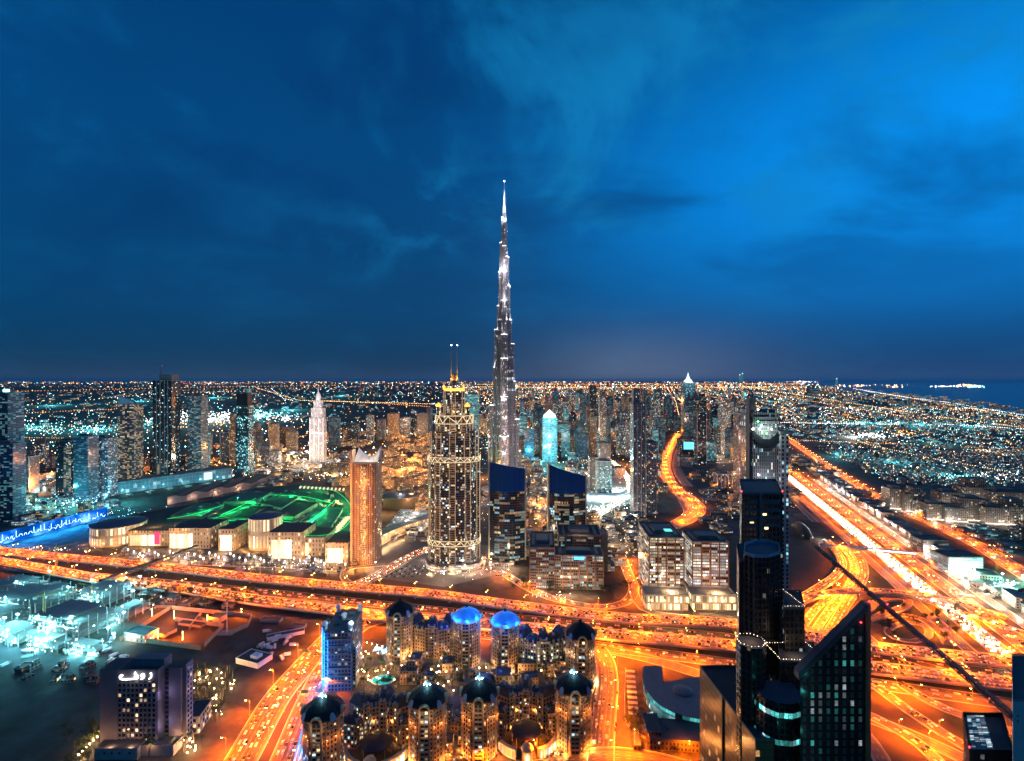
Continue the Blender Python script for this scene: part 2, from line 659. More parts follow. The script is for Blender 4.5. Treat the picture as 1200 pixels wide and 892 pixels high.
def road(name, line, W, base=0.075, lines=True, kerb=True, tint=(1.2, 0.95, 0.62)):
    """a road on the ground with raised kerbs"""
    _rz[0] += 0.02
    line = smooth([Vector((p[0], p[1], _rz[0])) for p in line])
    b = MB()
    ribbon_faces(b, line, W)
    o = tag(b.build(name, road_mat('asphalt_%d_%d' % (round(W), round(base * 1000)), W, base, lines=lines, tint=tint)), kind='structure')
    if kerb:
        kb = MB()
        for s in (-1, 1):
            c = offset_line(line, s * (W / 2 + 0.3))
            l2, r2 = offset_line(c, -0.3), offset_line(c, 0.3)
            for i in range(len(c) - 1):
                z = Vector((0, 0, 0.14))
                dn = Vector((0, 0, -_rz[0]))
                kb.face([l2[i] + z, r2[i] + z, r2[i + 1] + z, l2[i + 1] + z])
                kb.face([l2[i] + dn, l2[i] + z, l2[i + 1] + z, l2[i + 1] + dn])
                kb.face([r2[i] + z, r2[i] + dn, r2[i + 1] + dn, r2[i + 1] + z])
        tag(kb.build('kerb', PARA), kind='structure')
    ROADS[name] = line
    return line


def flyover(line, W, label, base=0.09, pier=45.0, group=None, name='flyover'):
    """an elevated carriageway: deck, two parapets, piers"""
    line = smooth(line)
    mid = line[len(line) // 2]
    t = empty(name, (mid.x, mid.y, 0), 0, label, 'flyover', group)
    org = Vector((mid.x, mid.y, 0))
    loc = [p - org for p in line]
    b = MB()
    ribbon_faces(b, loc, W)
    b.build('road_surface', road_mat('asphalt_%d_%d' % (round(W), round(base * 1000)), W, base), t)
    d = MB()
    L, Rr = offset_line(loc, -W / 2), offset_line(loc, W / 2)
    dn, e = Vector((0, 0, -1.6)), Vector((0, 0, -0.02))
    for i in range(len(loc) - 1):
        d.face([Rr[i] + dn, L[i] + dn, L[i + 1] + dn, Rr[i + 1] + dn])
        d.face([L[i] + e, L[i + 1] + e, L[i + 1] + dn, L[i] + dn])
        d.face([Rr[i + 1] + e, Rr[i] + e, Rr[i] + dn, Rr[i + 1] + dn])
    d.build('deck', CONC, t)
    for s in (-1, 1):
        p = MB()
        c = offset_line(loc, s * (W / 2 - 0.2))
        l2, r2 = offset_line(c, -0.2), offset_line(c, 0.2)
        z = Vector((0, 0, 1.0))
        for i in range(len(c) - 1):
            p.face([l2[i] + z, r2[i] + z, r2[i + 1] + z, l2[i + 1] + z])
            p.face([l2[i], l2[i] + z, l2[i + 1] + z, l2[i + 1]])
            p.face([r2[i] + z, r2[i], r2[i + 1], r2[i + 1] + z])
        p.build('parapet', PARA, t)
    acc = pier / 2
    for i in range(len(loc) - 1):
        acc += (loc[i + 1] - loc[i]).length
        if acc > pier and loc[i].z > 3.5:
            acc = 0
            q = MB()
            q.tube((loc[i].x, loc[i].y, -0.1), (loc[i].x, loc[i].y, loc[i].z - 2.6), 1.5, 1.5, 10)
            q.box(loc[i].x - W * 0.32, loc[i].x + W * 0.32, loc[i].y - 1.3, loc[i].y + 1.3, loc[i].z - 2.6, loc[i].z - 1.55)
            q.build('pier', CONC, t)
    ROADS[label] = line
    return line


def PL(pts, z=0.0):
    return [P(a, b, (c[0] if c else z)) for a, b, *c in pts]


# the wide cross-town highway, running from the upper left to the lower right
hw_a = flyover(PL([(-130, 628), (0, 645), (176, 663), (300, 677), (403, 687), (506, 696), (600, 709), (729, 724), (860, 731), (1014, 757), (1190, 776), (1330, 792)], 9.0), 25,
               'long elevated highway deck, the far one of the pair under orange lamps', 0.13)
hw_b = flyover(PL([(-130, 640), (0, 658), (132, 681), (206, 689), (300, 703), (373, 712), (453, 722), (609, 735), (697, 742), (860, 757), (1014, 781), (1188, 802), (1330, 820)], 6.0), 25,
               'long elevated highway deck, the near one of the pair under orange lamps', 0.13)
hw_c = road('highway_service_road', PL([(480, 735), (609, 748), (697, 757), (860, 778), (1014, 800), (1190, 826), (1330, 845)]), 20, 0.09)
hw_m = road('highway_median_road', PL([(-130, 648), (0, 664), (132, 677), (300, 693), (453, 709), (609, 725), (697, 733), (860, 748), (1014, 770), (1188, 792)]), 20, 0.08)
hw_d = road('slip_road', PL([(690, 757), (760, 772), (830, 793), (880, 805), (960, 822), (1040, 850), (1110, 880), (1160, 905)]), 15, 0.09)
# the main trunk highway on the right
W0, W1 = Vector((537, 555, 0)), Vector((855, 1579, 0))
dirw = (W1 - W0).normalized()
trunk = [W0 - dirw * 420, W0, W0.lerp(W1, 0.5), W1, Vector((1300, 3000, 0)), Vector((2100, 5300, 0)), Vector((3600, 9500, 0))]


def shift(line, off):
    return offset_line([Vector(p) for p in line], off)


sz_n = road('trunk_road', trunk, 24, 0.17)                       # traffic towards the camera; paler surface stands in for its headlight band
sz_s = road('trunk_road', shift(trunk, 34), 24, 0.09)
sz_sr = road('frontage_road', shift(trunk[:4], 66), 13, 0.08)
sz_sl = road('frontage_road', shift(trunk[1:4], -32), 13, 0.09)
sz_sl2 = road('frontage_road', shift(trunk[2:4], -56), 11, 0.08)
# the parallel avenue further right
av = road('avenue', PL([(1330, 750), (1200, 673), (1150, 641), (1100, 617), (1035, 586), (975, 550), (925, 516), (905, 503)]), 30, 0.09)
av_b = road('cross_street', PL([(925, 517), (1000, 519), (1060, 523), (1110, 534), (1175, 556), (1290, 590)]), 14, 0.12)
# the curving avenue at the bottom left
r4a = road('curved_avenue', PL([(255, 930), (282, 892), (322, 822), (350, 788), (380, 755), (402, 733), (418, 716)]), 26, 0.10)
r4b = road('curved_avenue', PL([(315, 930), (333, 892), (358, 830), (377, 790), (400, 756), (425, 733), (455, 724)]), 22, 0.10)
r4c = road('service_lane', PL([(352, 930), (352, 892), (362, 850), (373, 815)]), 9, 0.10)
# streets round the hotel residences
rs = road('residence_street', PL([(708, 960), (704, 892), (708, 840), (712, 800), (709, 775), (700, 760)]), 20, 0.10)
rs2 = road('residence_street', PL([(480, 945), (560, 920), (640, 902), (705, 888), (770, 894), (850, 918)]), 22, 0.10)
rs3 = road('residence_loop', PL([(672, 830), (688, 812), (694, 790), (688, 772), (672, 764)]), 9, 0.11)
# ribbon road in the middle distance
rb1 = road('ribbon_avenue', PL([(812, 478), (803, 495), (788, 520), (780, 540), (781, 556), (791, 572), (810, 586), (817, 597), (806, 608), (785, 618)]), 38, 0.22)
rb2 = road('ribbon_avenue', PL([(814, 492), (800, 518), (793, 540), (796, 556), (806, 570)]), 26, 0.22)
rb3 = road('side_street', PL([(792, 544), (830, 543), (870, 541), (905, 533)]), 16, 0.12)
rb4 = road('side_street', PL([(785, 566), (800, 590), (804, 602), (790, 612)]), 12, 0.16)
bl = road('curved_boulevard', PL([(716, 540), (730, 553), (738, 568), (733, 583), (712, 596), (690, 604)]), 26, 0.16, lines=False)
# round the tall crowned tower and the mall
sl1 = road('slip_road', PL([(408, 688), (440, 676), (476, 655), (505, 642), (540, 632)]), 22, 0.16)
sl2 = road('slip_road', PL([(555, 648), (590, 672), (635, 697), (693, 711), (731, 707), (743, 690), (736, 672), (728, 650)]), 14, 0.10)
sl3 = road('slip_road', PL([(742, 690), (748, 706), (768, 719), (840, 727)]), 12, 0.10)
sl4 = road('mall_loop', PL([(412, 686), (402, 676), (408, 667), (430, 664), (452, 662)]), 9, 0.12)
mf = road('mall_forecourt_road', PL([(150, 655), (240, 661), (330, 664), (400, 668)]), 13, 0.14)
# interchange loops
ramp_l = [
    flyover(PL([(918, 712, 1), (940, 700, 5), (962, 687, 8), (980, 674, 8), (987, 660, 6), (980, 646, 3), (968, 632, 1)]), 13, 'narrow ramp curling north under the dark shell roofed station', 0.10),
    flyover(PL([(920, 716, 2), (945, 702, 8), (975, 694, 12), (1025, 692, 13), (1062, 695, 13), (1100, 700, 10), (1140, 711, 4), (1180, 725, 1)]), 13, 'highest ramp arching over the trunk road at the interchange', 0.10),
    flyover(PL([(1016, 716, 2), (1030, 704, 5), (1052, 701, 7), (1064, 704, 7), (1061, 711, 6), (1040, 718, 3), (1018, 727, 1)]), 10, 'tight hairpin loop ramp inside the interchange', 0.12),
]
rp = [
    road('interchange_ramp', PL([(995, 640), (1008, 655), (1012, 672), (1006, 688), (993, 706), (972, 742)]), 12, 0.10),
    road('interchange_ramp', PL([(985, 640), (998, 655), (1000, 672), (992, 690), (972, 715), (955, 740)]), 9, 0.12),
    road('interchange_ramp', PL([(940, 735), (958, 712), (980, 696), (1000, 690)]), 9, 0.12),
    road('interchange_ramp', PL([(1028, 724), (1055, 721), (1080, 726), (1100, 740), (1112, 757)]), 10, 0.12),
    road('interchange_ramp', PL([(1045, 735), (1065, 730), (1085, 735), (1088, 746), (1070, 752), (1048, 748), (1040, 740), (1046, 735)]), 7, 0.12),
    road('interchange_ramp', PL([(1062, 697), (1087, 705), (1125, 718), (1167, 731), (1230, 752)]), 12, 0.11),
    road('interchange_ramp', PL([(1016, 797), (1040, 815), (1066, 834), (1105, 860), (1150, 887), (1200, 920)]), 11, 0.10),
    road('interchange_ramp', PL([(1016, 838), (1045, 852), (1080, 875), (1110, 905)]), 11, 0.10),
    road('interchange_ramp', PL([(1052, 800), (1088, 822), (1135, 842), (1200, 862)]), 11, 0.11),
    road('interchange_ramp', PL([(1012, 860), (1030, 885), (1050, 930)]), 12, 0.10),
    road('interchange_ramp', PL([(925, 728), (950, 738), (985, 742), (1010, 740)]), 10, 0.12),
    road('interchange_ramp', PL([(1000, 725), (1020, 750), (1060, 772), (1120, 790)]), 10, 0.12),
]

# paved areas
pave = plain('pale_paving', (0.11, 0.10, 0.085), 0.8, var=0.25, scale=0.12)
sandm = plain('lit_sand', (0.050, 0.036, 0.024), 0.9, var=0.35, scale=0.05)
dirtm = plain('dark_earth', (0.032, 0.036, 0.040), 0.95, var=0.8, scale=0.04)


def area(name, pxs, z, mat):
    return sheet(name, [P(*q) for q in pxs], z, mat)


area('verge', [(-60, 634), (430, 676), (860, 728), (1190, 768), (1330, 788), (1330, 860), (1190, 830), (860, 790), (430, 724), (-60, 662)], 0.02, sandm)
area('verge', [(925, 640), (985, 632), (1090, 690), (1240, 775), (1240, 920), (1000, 930), (930, 760)], 0.03, sandm)
area('verge', [(925, 505), (935, 505), (1330, 742), (1330, 772), (1200, 690), (925, 540)], 0.03, sandm)
area('verge', [(240, 930), (300, 830), (345, 780), (400, 722), (480, 728), (430, 770), (380, 820), (352, 930)], 0.035, sandm)
area('forecourt', [(120, 652), (300, 628), (415, 640), (415, 674), (300, 668)], 0.025, pave)
area('plaza', [(420, 640), (500, 628), (575, 640), (600, 664), (590, 672), (520, 688), (430, 676)], 0.028, pave)
area('residence_court', [(345, 925), (355, 830), (372, 790), (470, 742), (700, 762), (705, 880), (560, 920)], 0.03, plain('court_paving', (0.06, 0.045, 0.035), 0.85, var=0.3))
area('dark_field', [(-160, 780), (0, 752), (118, 780), (118, 900), (60, 930), (-160, 930)], 0.025, dirtm)
area('dark_field', [(165, 712), (400, 722), (350, 785), (300, 835), (215, 800), (160, 760)], 0.02, dirtm)
area('lit_compound_yard', [(118, 752), (190, 712), (295, 720), (290, 742), (240, 765)], 0.03, sandm)
area('boulevard_plaza', [(688, 566), (725, 556), (742, 566), (738, 590), (700, 606), (676, 598)], 0.03, plain('white_paving', (0.2, 0.2, 0.19), 0.8))
area('dark_water', [(1000, 738), (1035, 730), (1048, 738), (1046, 750), (1020, 752)], 0.05, dirtm)
area('interchange_green', [(1016, 700), (1050, 690), (1130, 720), (1150, 760), (1020, 745)], 0.034, plain('irrigated_grass', (0.03, 0.045, 0.018), 0.9, var=0.5, scale=0.05))
area('interchange_green', [(995, 640), (1030, 660), (1060, 690), (1010, 690)], 0.034, plain('irrigated_grass', (0.03, 0.045, 0.018)))
area('interchange_green', [(1100, 830), (1200, 870), (1200, 900), (1130, 870)], 0.034, plain('irrigated_grass', (0.03, 0.045, 0.018)))
area('dark_lot', [(790, 546), (905, 536), (930, 580), (930, 640), (850, 620), (822, 590), (800, 565)], 0.022, dirtm)

# ------------------------------------------------------------------ street lamps


def make_lamp(double=False):
    t = empty('street_lamp', (0, 0, -500))
    b = MB()
    b.tube((0, 0, 0), (0, 0, 13), 0.20, 0.11, 6)
    b.tube((0, 0, 0), (0, 0, 0.5), 0.34, 0.34, 6)
    b.build('pole', STEEL, t)
    for s in ((-1, 1) if double else (1,)):
        a = MB()
        a.path([(0, 0, 12.9), (s * 1.2, 0, 13.6), (s * 2.6, 0, 13.8)], 0.07, 5)
        a.build('arm', STEEL, t)
        h = MB()
        h.prism(rect(s * 3.1, 0, 1.6, 0.7), 13.72, 13.98, 0, 0, bottom=False)
        hd = h.build('lamp_head', STEEL, t)
        q = MB()
        q.prism(rect(s * 3.1, 0, 1.4, 0.6), 13.32, 13.71, 0, 0, bottom=True)
        link = q.build('lens', L_SOD, hd)
    light('sodium_light', (0, 0, 13.0), SODIUM, 10.0, 0.5, t, spot=164)
    return t


LAMP1, LAMP2 = make_lamp(False), make_lamp(True)
SOD_W = 180000.0
for lp in (LAMP1, LAMP2):
    for c in KIDS[lp.name]:
        if c.type == 'LIGHT':
            c.data.energy = SOD_W
n_lamps = [0]


def lamps_along(line, spacing, off=0.0, double=False, label='', group='', start=0.5, ymin=330, ymax=5000, boost=None):
    line = offset_line(line, off) if off else line
    acc = spacing * start
    proto = LAMP2 if double else LAMP1
    if boost:
        proto = dup(proto, (0, 0, -500), 0)
        tmpl.append(proto)
        for c in KIDS[proto.name]:
            if c.type == 'LIGHT':
                c.data = c.data.copy()
                c.data.energy = SOD_W * boost
    for i in range(len(line) - 1):
        a, b = line[i], line[i + 1]
        L = (b - a).length
        while acc <= L and L > 0:
            p = a.lerp(b, acc / L)
            acc += spacing
            sx = 600 + 600 * p.x / max(p.y, 1)
            sy = 446 + 600 * (300 - p.z) / max(p.y, 1)
            if p.y < ymin or p.y > ymax or sx < -25 or sx > 1225 or sy > 905:
                continue
            ang = math.atan2(b.y - a.y, b.x - a.x) + math.pi / 2
            o = dup(proto, (p.x, p.y, p.z), ang)
            tag(o, label, 'street lamp', group)
            n_lamps[0] += 1
        acc -= L


tmpl = [LAMP1, LAMP2]
lamps_along(hw_a, 52, 0, True, 'twin armed orange street lamp on the far elevated deck of the cross highway', 'lamps on the far highway deck')
lamps_along(hw_b, 52, 0, True, 'twin armed orange street lamp on the near elevated deck of the cross highway', 'lamps on the near highway deck', 0.9)
lamps_along(hw_c, 60, 12, False, 'single armed orange street lamp on the ground level road beside the cross highway', 'lamps on the cross highway service road')
lamps_along(hw_d, 55, 9, False, 'single armed orange street lamp on the slip road below the cross highway', 'lamps on the lower slip road')
lamps_along(sz_n, 62, 17, True, 'twin armed orange street lamp on the median of the broad trunk highway', 'lamps on the trunk highway median', 0.2, ymax=2600, boost=1.5)
lamps_along(sz_s, 62, 15, False, 'orange street lamp on the outer edge of the broad trunk highway', 'lamps on the trunk highway edge', 0.6, ymax=1700, boost=1.2)
lamps_along(sz_n, 62, -16, False, 'orange street lamp between the trunk highway and its frontage road', 'lamps on the trunk highway inner edge', 0.6, ymax=1700, boost=1.2)
lamps_along(av, 60, 0, True, 'twin armed orange street lamp on the avenue beside the low villa district', 'lamps on the villa district avenue', 0.3, ymax=2800, boost=1.6)
lamps_along(r4a, 40, 14.5, True, 'twin armed orange street lamp on the median of the curved avenue by the hotel', 'lamps on the curved avenue median', 0.3, boost=1.1)
lamps_along(r4a, 48, -15, False, 'orange street lamp on the hotel side of the curved avenue', 'lamps on the curved avenue hotel side', 0.8)
lamps_along(r4b, 48, 13, False, 'orange street lamp on the residence side of the curved avenue', 'lamps on the curved avenue residence side', 0.5)
lamps_along(rs, 42, 11, False, 'orange street lamp on the street beside the domed residences', 'lamps on the residence street', 0.4)
lamps_along(rs2, 42, -12, False, 'orange street lamp on the street in front of the domed residences', 'lamps on the front residence street', 0.4)
lamps_along(rb1, 75, 0, True, 'twin armed orange street lamp on the winding ribbon avenue', 'lamps on the winding ribbon avenue', 0.4, boost=2.4)
lamps_along(sl2, 55, 8, False, 'orange street lamp on the slip road under the office blocks', 'lamps on the office slip road', 0.4)
for q in rp[:4] + rp[5:9] + rp[10:]:
    lamps_along(q, 55, 7, False, 'single armed orange street lamp among the loops of the interchange', 'lamps among the interchange loops', 0.5)
for q in ramp_l[:2]:
    lamps_along(q, 55, 7, False, 'single armed orange street lamp on a raised ramp of the interchange', 'lamps on the interchange ramps', 0.5)



def gantry(line, t, span, off, label, panels=2):
    i = int(len(line) * t)
    p = offset_line(line, off)[i]
    d = line[min(i + 1, len(line) - 1)] - line[i - 1]
    e = empty('sign_gantry', (p.x, p.y, p.z), math.atan2(d.y, d.x) - math.pi / 2, label, 'sign gantry')
    for sx in (-1, 1):
        b = MB()
        b.tube((sx * span / 2, 0, 0), (sx * span / 2, 0, 7.5), 0.3, 0.25, 8)
        b.build('post', STEEL, e)
    b = MB()
    for z in (6.6, 7.6):
        for y in (-0.4, 0.4):
            b.tube((-span / 2, y, z), (span / 2, y, z), 0.12, 0.12, 5)
    n = int(span / 2)
    for j in range(n):
        x = -span / 2 + span * j / n
        b.tube((x, -0.4, 6.6), (x + span / n, -0.4, 7.6), 0.07, 0.07, 4)
    b.build('truss_lattice', STEEL, e)
    for j in range(panels):
        x = -span / 4 + j * span / 2 / max(1, panels - 1) if panels > 1 else 0
        b = MB()
        b.box(x - 3.2, x + 3.2, -0.75, -0.5, 5.6, 8.6)
        b.build('sign_panel', plain('green_sign_panel', (0.02, 0.09, 0.06), 0.5), e)


gantry(r4b, 0.42, 26, 2, 'sign gantry over the curved avenue beside the blue hoarding')
gantry(r4a, 0.62, 30, 0, 'sign gantry over the curved avenue beside the low white villa')
gantry(hw_b, 0.33, 26, 0, 'sign gantry on the near highway deck below the mall front')
gantry(hw_a, 0.55, 26, 0, 'sign gantry on the far highway deck near the crowned tower')
gantry(hw_b, 0.66, 26, 0, 'sign gantry on the near highway deck above the residence street')
gantry(sz_s, 0.16, 28, 0, 'sign gantry over the trunk highway just past the interchange')

# ------------------------------------------------------------------ traffic


def make_car(color, name, dark=False):
    t = empty('car', (0, 0, -500))
    b = MB()
    prof = [(-2.2, 0.35, 0.95), (-2.1, 0.95, 0.86), (-0.9, 0.92, 0.9), (2.2, 0.80, 0.86), (2.25, 0.35, 0.9)]
    lo = [(-2.2, -0.9), (2.25, -0.9), (2.25, 0.9), (-2.2, 0.9)]
    hi = [(-2.1, -0.85), (2.15, -0.82), (2.15, 0.82), (-2.1, 0.85)]
    b.prism(lo, 0.3, 0.9, 0, 0, bottom=True, taper=hi)
    c1 = [(-1.7, -0.78), (1.15, -0.78), (1.15, 0.78), (-1.7, 0.78)]
    c2 = [(-1.25, -0.62), (0.35, -0.62), (0.35, 0.62), (-1.25, 0.62)]
    b.prism(c1, 0.9, 1.42, 1, 0, taper=c2)
    b.build('body', [plain(name, color, 0.3, 0.2), plain('car_glass', (0.015, 0.018, 0.02), 0.08)], t)
    for x in (-1.4, 1.4):
        for s in (-1, 1):
            w = MB()
            w.tube((x, s * 0.72, 0.32), (x, s * 0.92, 0.32), 0.32, 0.32, 10)
            w.build('wheel', plain('tyre_rubber', (0.02, 0.02, 0.02), 0.8), t)
    if not dark:
        for s in (-1, 1):
            h = MB()
            h.box(2.16, 2.30, s * 0.62 - 0.22, s * 0.62 + 0.22, 0.55, 0.78)
            h.build('headlight', glow('headlamp', (1.0, 0.80, 0.52), 40.0), t)
            h = MB()
            h.box(-2.26, -2.12, s * 0.62 - 0.22, s * 0.62 + 0.22, 0.6, 0.82)
            h.build('tail_light', glow('tail_lamp', (1.0, 0.03, 0.01), 22.0), t)
    tmpl.append(t)
    return t


CARS = [make_car((0.55, 0.55, 0.54), 'silver_car_paint'), make_car((0.7, 0.7, 0.68), 'white_car_paint'), make_car((0.03, 0.03, 0.035), 'black_car_paint')]
PARKED = [make_car((0.6, 0.6, 0.58), 'pale_car_paint', True), make_car((0.03, 0.03, 0.035), 'black_car_paint', True), make_car((0.25, 0.03, 0.03), 'red_car_paint', True)]
rng_c = random.Random(5)
n_cars = [0]
BEAM = None


def traffic(line, lanes, spacing, label, group, back=False, ymin=395, ymax=2600, beam=0, z=0.0, colr=(1.0, 0.92, 0.8)):
    """cars standing on the lanes; beam = watts of the headlight beam that every few cars carry"""
    k = 0
    for off in lanes:
        l2 = offset_line(line, off)
        acc = rng_c.uniform(0, spacing)
        for i in range(len(l2) - 1):
            a, b = l2[i], l2[i + 1]
            L = (b - a).length
            while acc <= L and L > 0:
                p = a.lerp(b, acc / L)
                acc += spacing * rng_c.uniform(0.6, 1.5)
                sx = 600 + 600 * p.x / max(p.y, 1)
                sy = 446 + 600 * (300 - p.z) / max(p.y, 1)
                if p.y < ymin or p.y > ymax or sx < -5 or sx > 1205 or sy > 895:
                    continue
                ang = math.atan2(b.y - a.y, b.x - a.x) + (math.pi if back else 0)
                o = dup(rng_c.choice(CARS), (p.x, p.y, p.z + 0.02 + z), ang)
                tag(o, label, 'car', group)
                n_cars[0] += 1
                k += 1
                if beam:
                    light('headlight_beam', (2.6, 0, 0.9), colr, beam, 0.25, o, spot=80, aim=(22, 0, -0.6))
            acc -= L


traffic(sz_n, (-7.3, -3.65, 0.0, 3.65), 40, 'car with headlights on in the bright lanes coming down the trunk highway', 'oncoming cars on the trunk highway', back=True, ymax=1750, beam=110000)
traffic(sz_s, (-5.5, 1.8), 130, 'car with red tail lights heading away on the trunk highway', 'cars heading away on the trunk highway', ymax=1500)
traffic(av, (-9.0,), 55, 'car with headlights on in the avenue by the villa district', 'cars on the villa district avenue', ymax=2000, beam=20000)
traffic(r4a, (-3.6, 3.6), 60, 'car with headlights on along the curved avenue', 'cars on the curved avenue', back=True)
traffic(r4b, (0.0,), 60, 'car heading away on the curved avenue beside the blue lit building', 'cars heading away on the curved avenue')
traffic(hw_b, (-5.5, 3.6), 130, 'car with lights on along the near highway deck', 'cars on the near highway deck')
traffic(hw_a, (-3.6, 5.5), 140, 'car with lights on along the far highway deck', 'cars on the far highway deck', back=True)
traffic(rp[5], (0.0, 3.0), 22, 'car with headlights on in the short white queue by the interchange', 'queue of cars by the interchange', back=True, beam=20000)
traffic(bl, (-5, 0, 5), 34, 'car with headlights on round the curved white boulevard', 'cars on the curved white boulevard', beam=15000, ymax=2600)
traffic(sl1, (-4, 4), 30, 'car with headlights on along the slip road by the crowned tower', 'cars on the slip road by the crowned tower', beam=16000)
# the rest of the dense evening traffic, past what one could count
tb = MB()


def dense(line, lanes, gap, back=False, ymin=395, ymax=3200, hm=5):
    for off in lanes:
        l2 = offset_line(line, off)
        acc = rng_c.uniform(0, gap)
        for i in range(len(l2) - 1):
            a, c = l2[i], l2[i + 1]
            L = (c - a).length
            while acc <= L and L > 0:
                p = a.lerp(c, acc / L) + Vector((0, 0, 0.03))
                acc += gap * rng_c.uniform(0.55, 1.6)
                if p.y < ymin or p.y > ymax:
                    continue
                sx, sy = 600 + 600 * p.x / p.y, 446 + 600 * (300 - p.z) / p.y
                if sx < -5 or sx > 1205 or sy > 895:
                    continue
                d = (c - a).normalized() * (-1 if back else 1)
                n_ = Vector((-d.y, d.x, 0)).normalized()
                u_ = Vector((0, 0, 1))
                m0 = rng_c.choice((0, 1, 2))

                def bx(x0, x1, y0, y1, z0, z1, m):
                    q = [p + d * x + n_ * y for x, y in ((x0, y0), (x1, y0), (x1, y1), (x0, y1))]
                    for k_ in range(4):
                        r_ = q[(k_ + 1) % 4]
                        tb.face([q[k_] + u_ * z0, r_ + u_ * z0, r_ + u_ * z1, q[k_] + u_ * z1], m)
                    tb.face([w_ + u_ * z1 for w_ in q], m)
                bx(-2.2, 2.2, -0.9, 0.9, 0.3, 0.9, m0)
                bx(-1.4, 0.6, -0.72, 0.72, 0.9, 1.42, m0)
                for sd in (-0.6, 0.6):
                    bx(2.2, 2.5, sd - 0.26, sd + 0.26, 0.5, 0.85, hm)
                    bx(-2.45, -2.2, sd - 0.24, sd + 0.24, 0.55, 0.85, 4)
            acc -= L


dense(sz_n, (-9, -5.4, -1.8, 1.8, 5.4, 9), 12, True, hm=3)
dense(sz_s, (-9, -5.4, -1.8, 1.8, 5.4), 26)
dense(av, (-11, -7.3, -3.7), 15)
dense(av, (5.4, 9), 30, True)
dense(hw_a, (-9, -5.4, -1.8), 9, True)
dense(hw_a, (5.4, 9), 10, True)
dense(hw_b, (-9, -5.4, -1.8, 5.4), 9)
dense(hw_c, (-3.6, 3.6), 14)
dense(hw_m, (-3.6, 3.6), 16, True)
dense(r4a, (-9, -5.4, 1.8, 5.4), 13, True)
dense(r4b, (-7.3, -3.7, 3.7), 14)
dense(rs, (-5.4, -1.8), 24, True)
dense(rs, (3.6,), 26)
dense(rb1, (-14, -8), 22)
dense(rb1, (8, 14), 26, True)
dense(bl, (-8, -3, 2, 7), 14, hm=3)
dense(sl1, (-7, -3.5, 3.5, 7), 15, hm=3)
dense(sl2, (-3, 3), 22)
for q_ in rp[:3] + rp[5:9] + ramp_l[:2]:
    dense(q_, (-2.6, 2.2), 12, rng_c.random() < 0.5)
tag(tb.build('evening_traffic', [plain("silver_car_paint", (0.55, 0.55, 0.54)), plain('white_car_paint', (0.7, 0.7, 0.68)), plain('black_car_paint', (0.03, 0.03, 0.035)),
                                 glow('traffic_headlamp', (1.0, 0.80, 0.50), 30.0), glow('traffic_tail_lamp', (1.0, 0.05, 0.01), 18.0), glow('traffic_halogen_lamp', (1.0, 0.42, 0.06), 4.5)]), kind='stuff')

for lb, g, spots in (('parked car in the small lot on the street in front of the domed residences', 'cars parked before the domed residences',
                      [(518 + 4.6 * i, 896 - 0.9 * i) for i in range(6)] + [(560 + 5 * i, 889 - 1.0 * i) for i in range(6)] + [(636 + 5 * i, 888 - 0.8 * i) for i in range(5)]),
                     ('parked car at the kerb of the street beside the domed residences', 'cars parked beside the residence street',
                      [(698, 816), (697, 822), (698, 828), (699, 846), (700, 852), (723, 812), (724, 830), (722, 850), (721, 856), (695, 808), (694, 838)])):
    for i, (px, py) in enumerate(spots):
        p = P(px, py)
        o = dup(PARKED[(i * 7) % 3], (p.x, p.y, 0.32), R(90) + rng_c.uniform(-0.06, 0.06) if 'front' in lb else R(84))
        tag(o, lb, 'car', g)
        n_cars[0] += 1
print('lamps', n_lamps[0], 'cars', n_cars[0])

# ------------------------------------------------------------------ the domed hotel residences
F_RODA = facade('residence_wall', (0.29, 0.165, 0.085), (0.02, 0.025, 0.03), 2.9, 3.55, 0.52, 0.42, 0.20, 0.15, WARM2, COOL, 0.22, 1.3, 0.8)
F_RODA_B = facade('residence_bay', (0.10, 0.09, 0.08), (0.02, 0.025, 0.03), 3.2, 3.55, 0.3, 0.3, 0.30, 0.1, COOL, WARM2, 0.5, 1.6, 0.8)
TRIM = plain('pale_stone_trim', (0.36, 0.24, 0.14), 0.8)
DORMER = plain('dormer_lead', (0.22, 0.28, 0.38), 0.5)
ROBIN = glow('warm_wall_lamp', (1.0, 0.72, 0.36), 14.0)


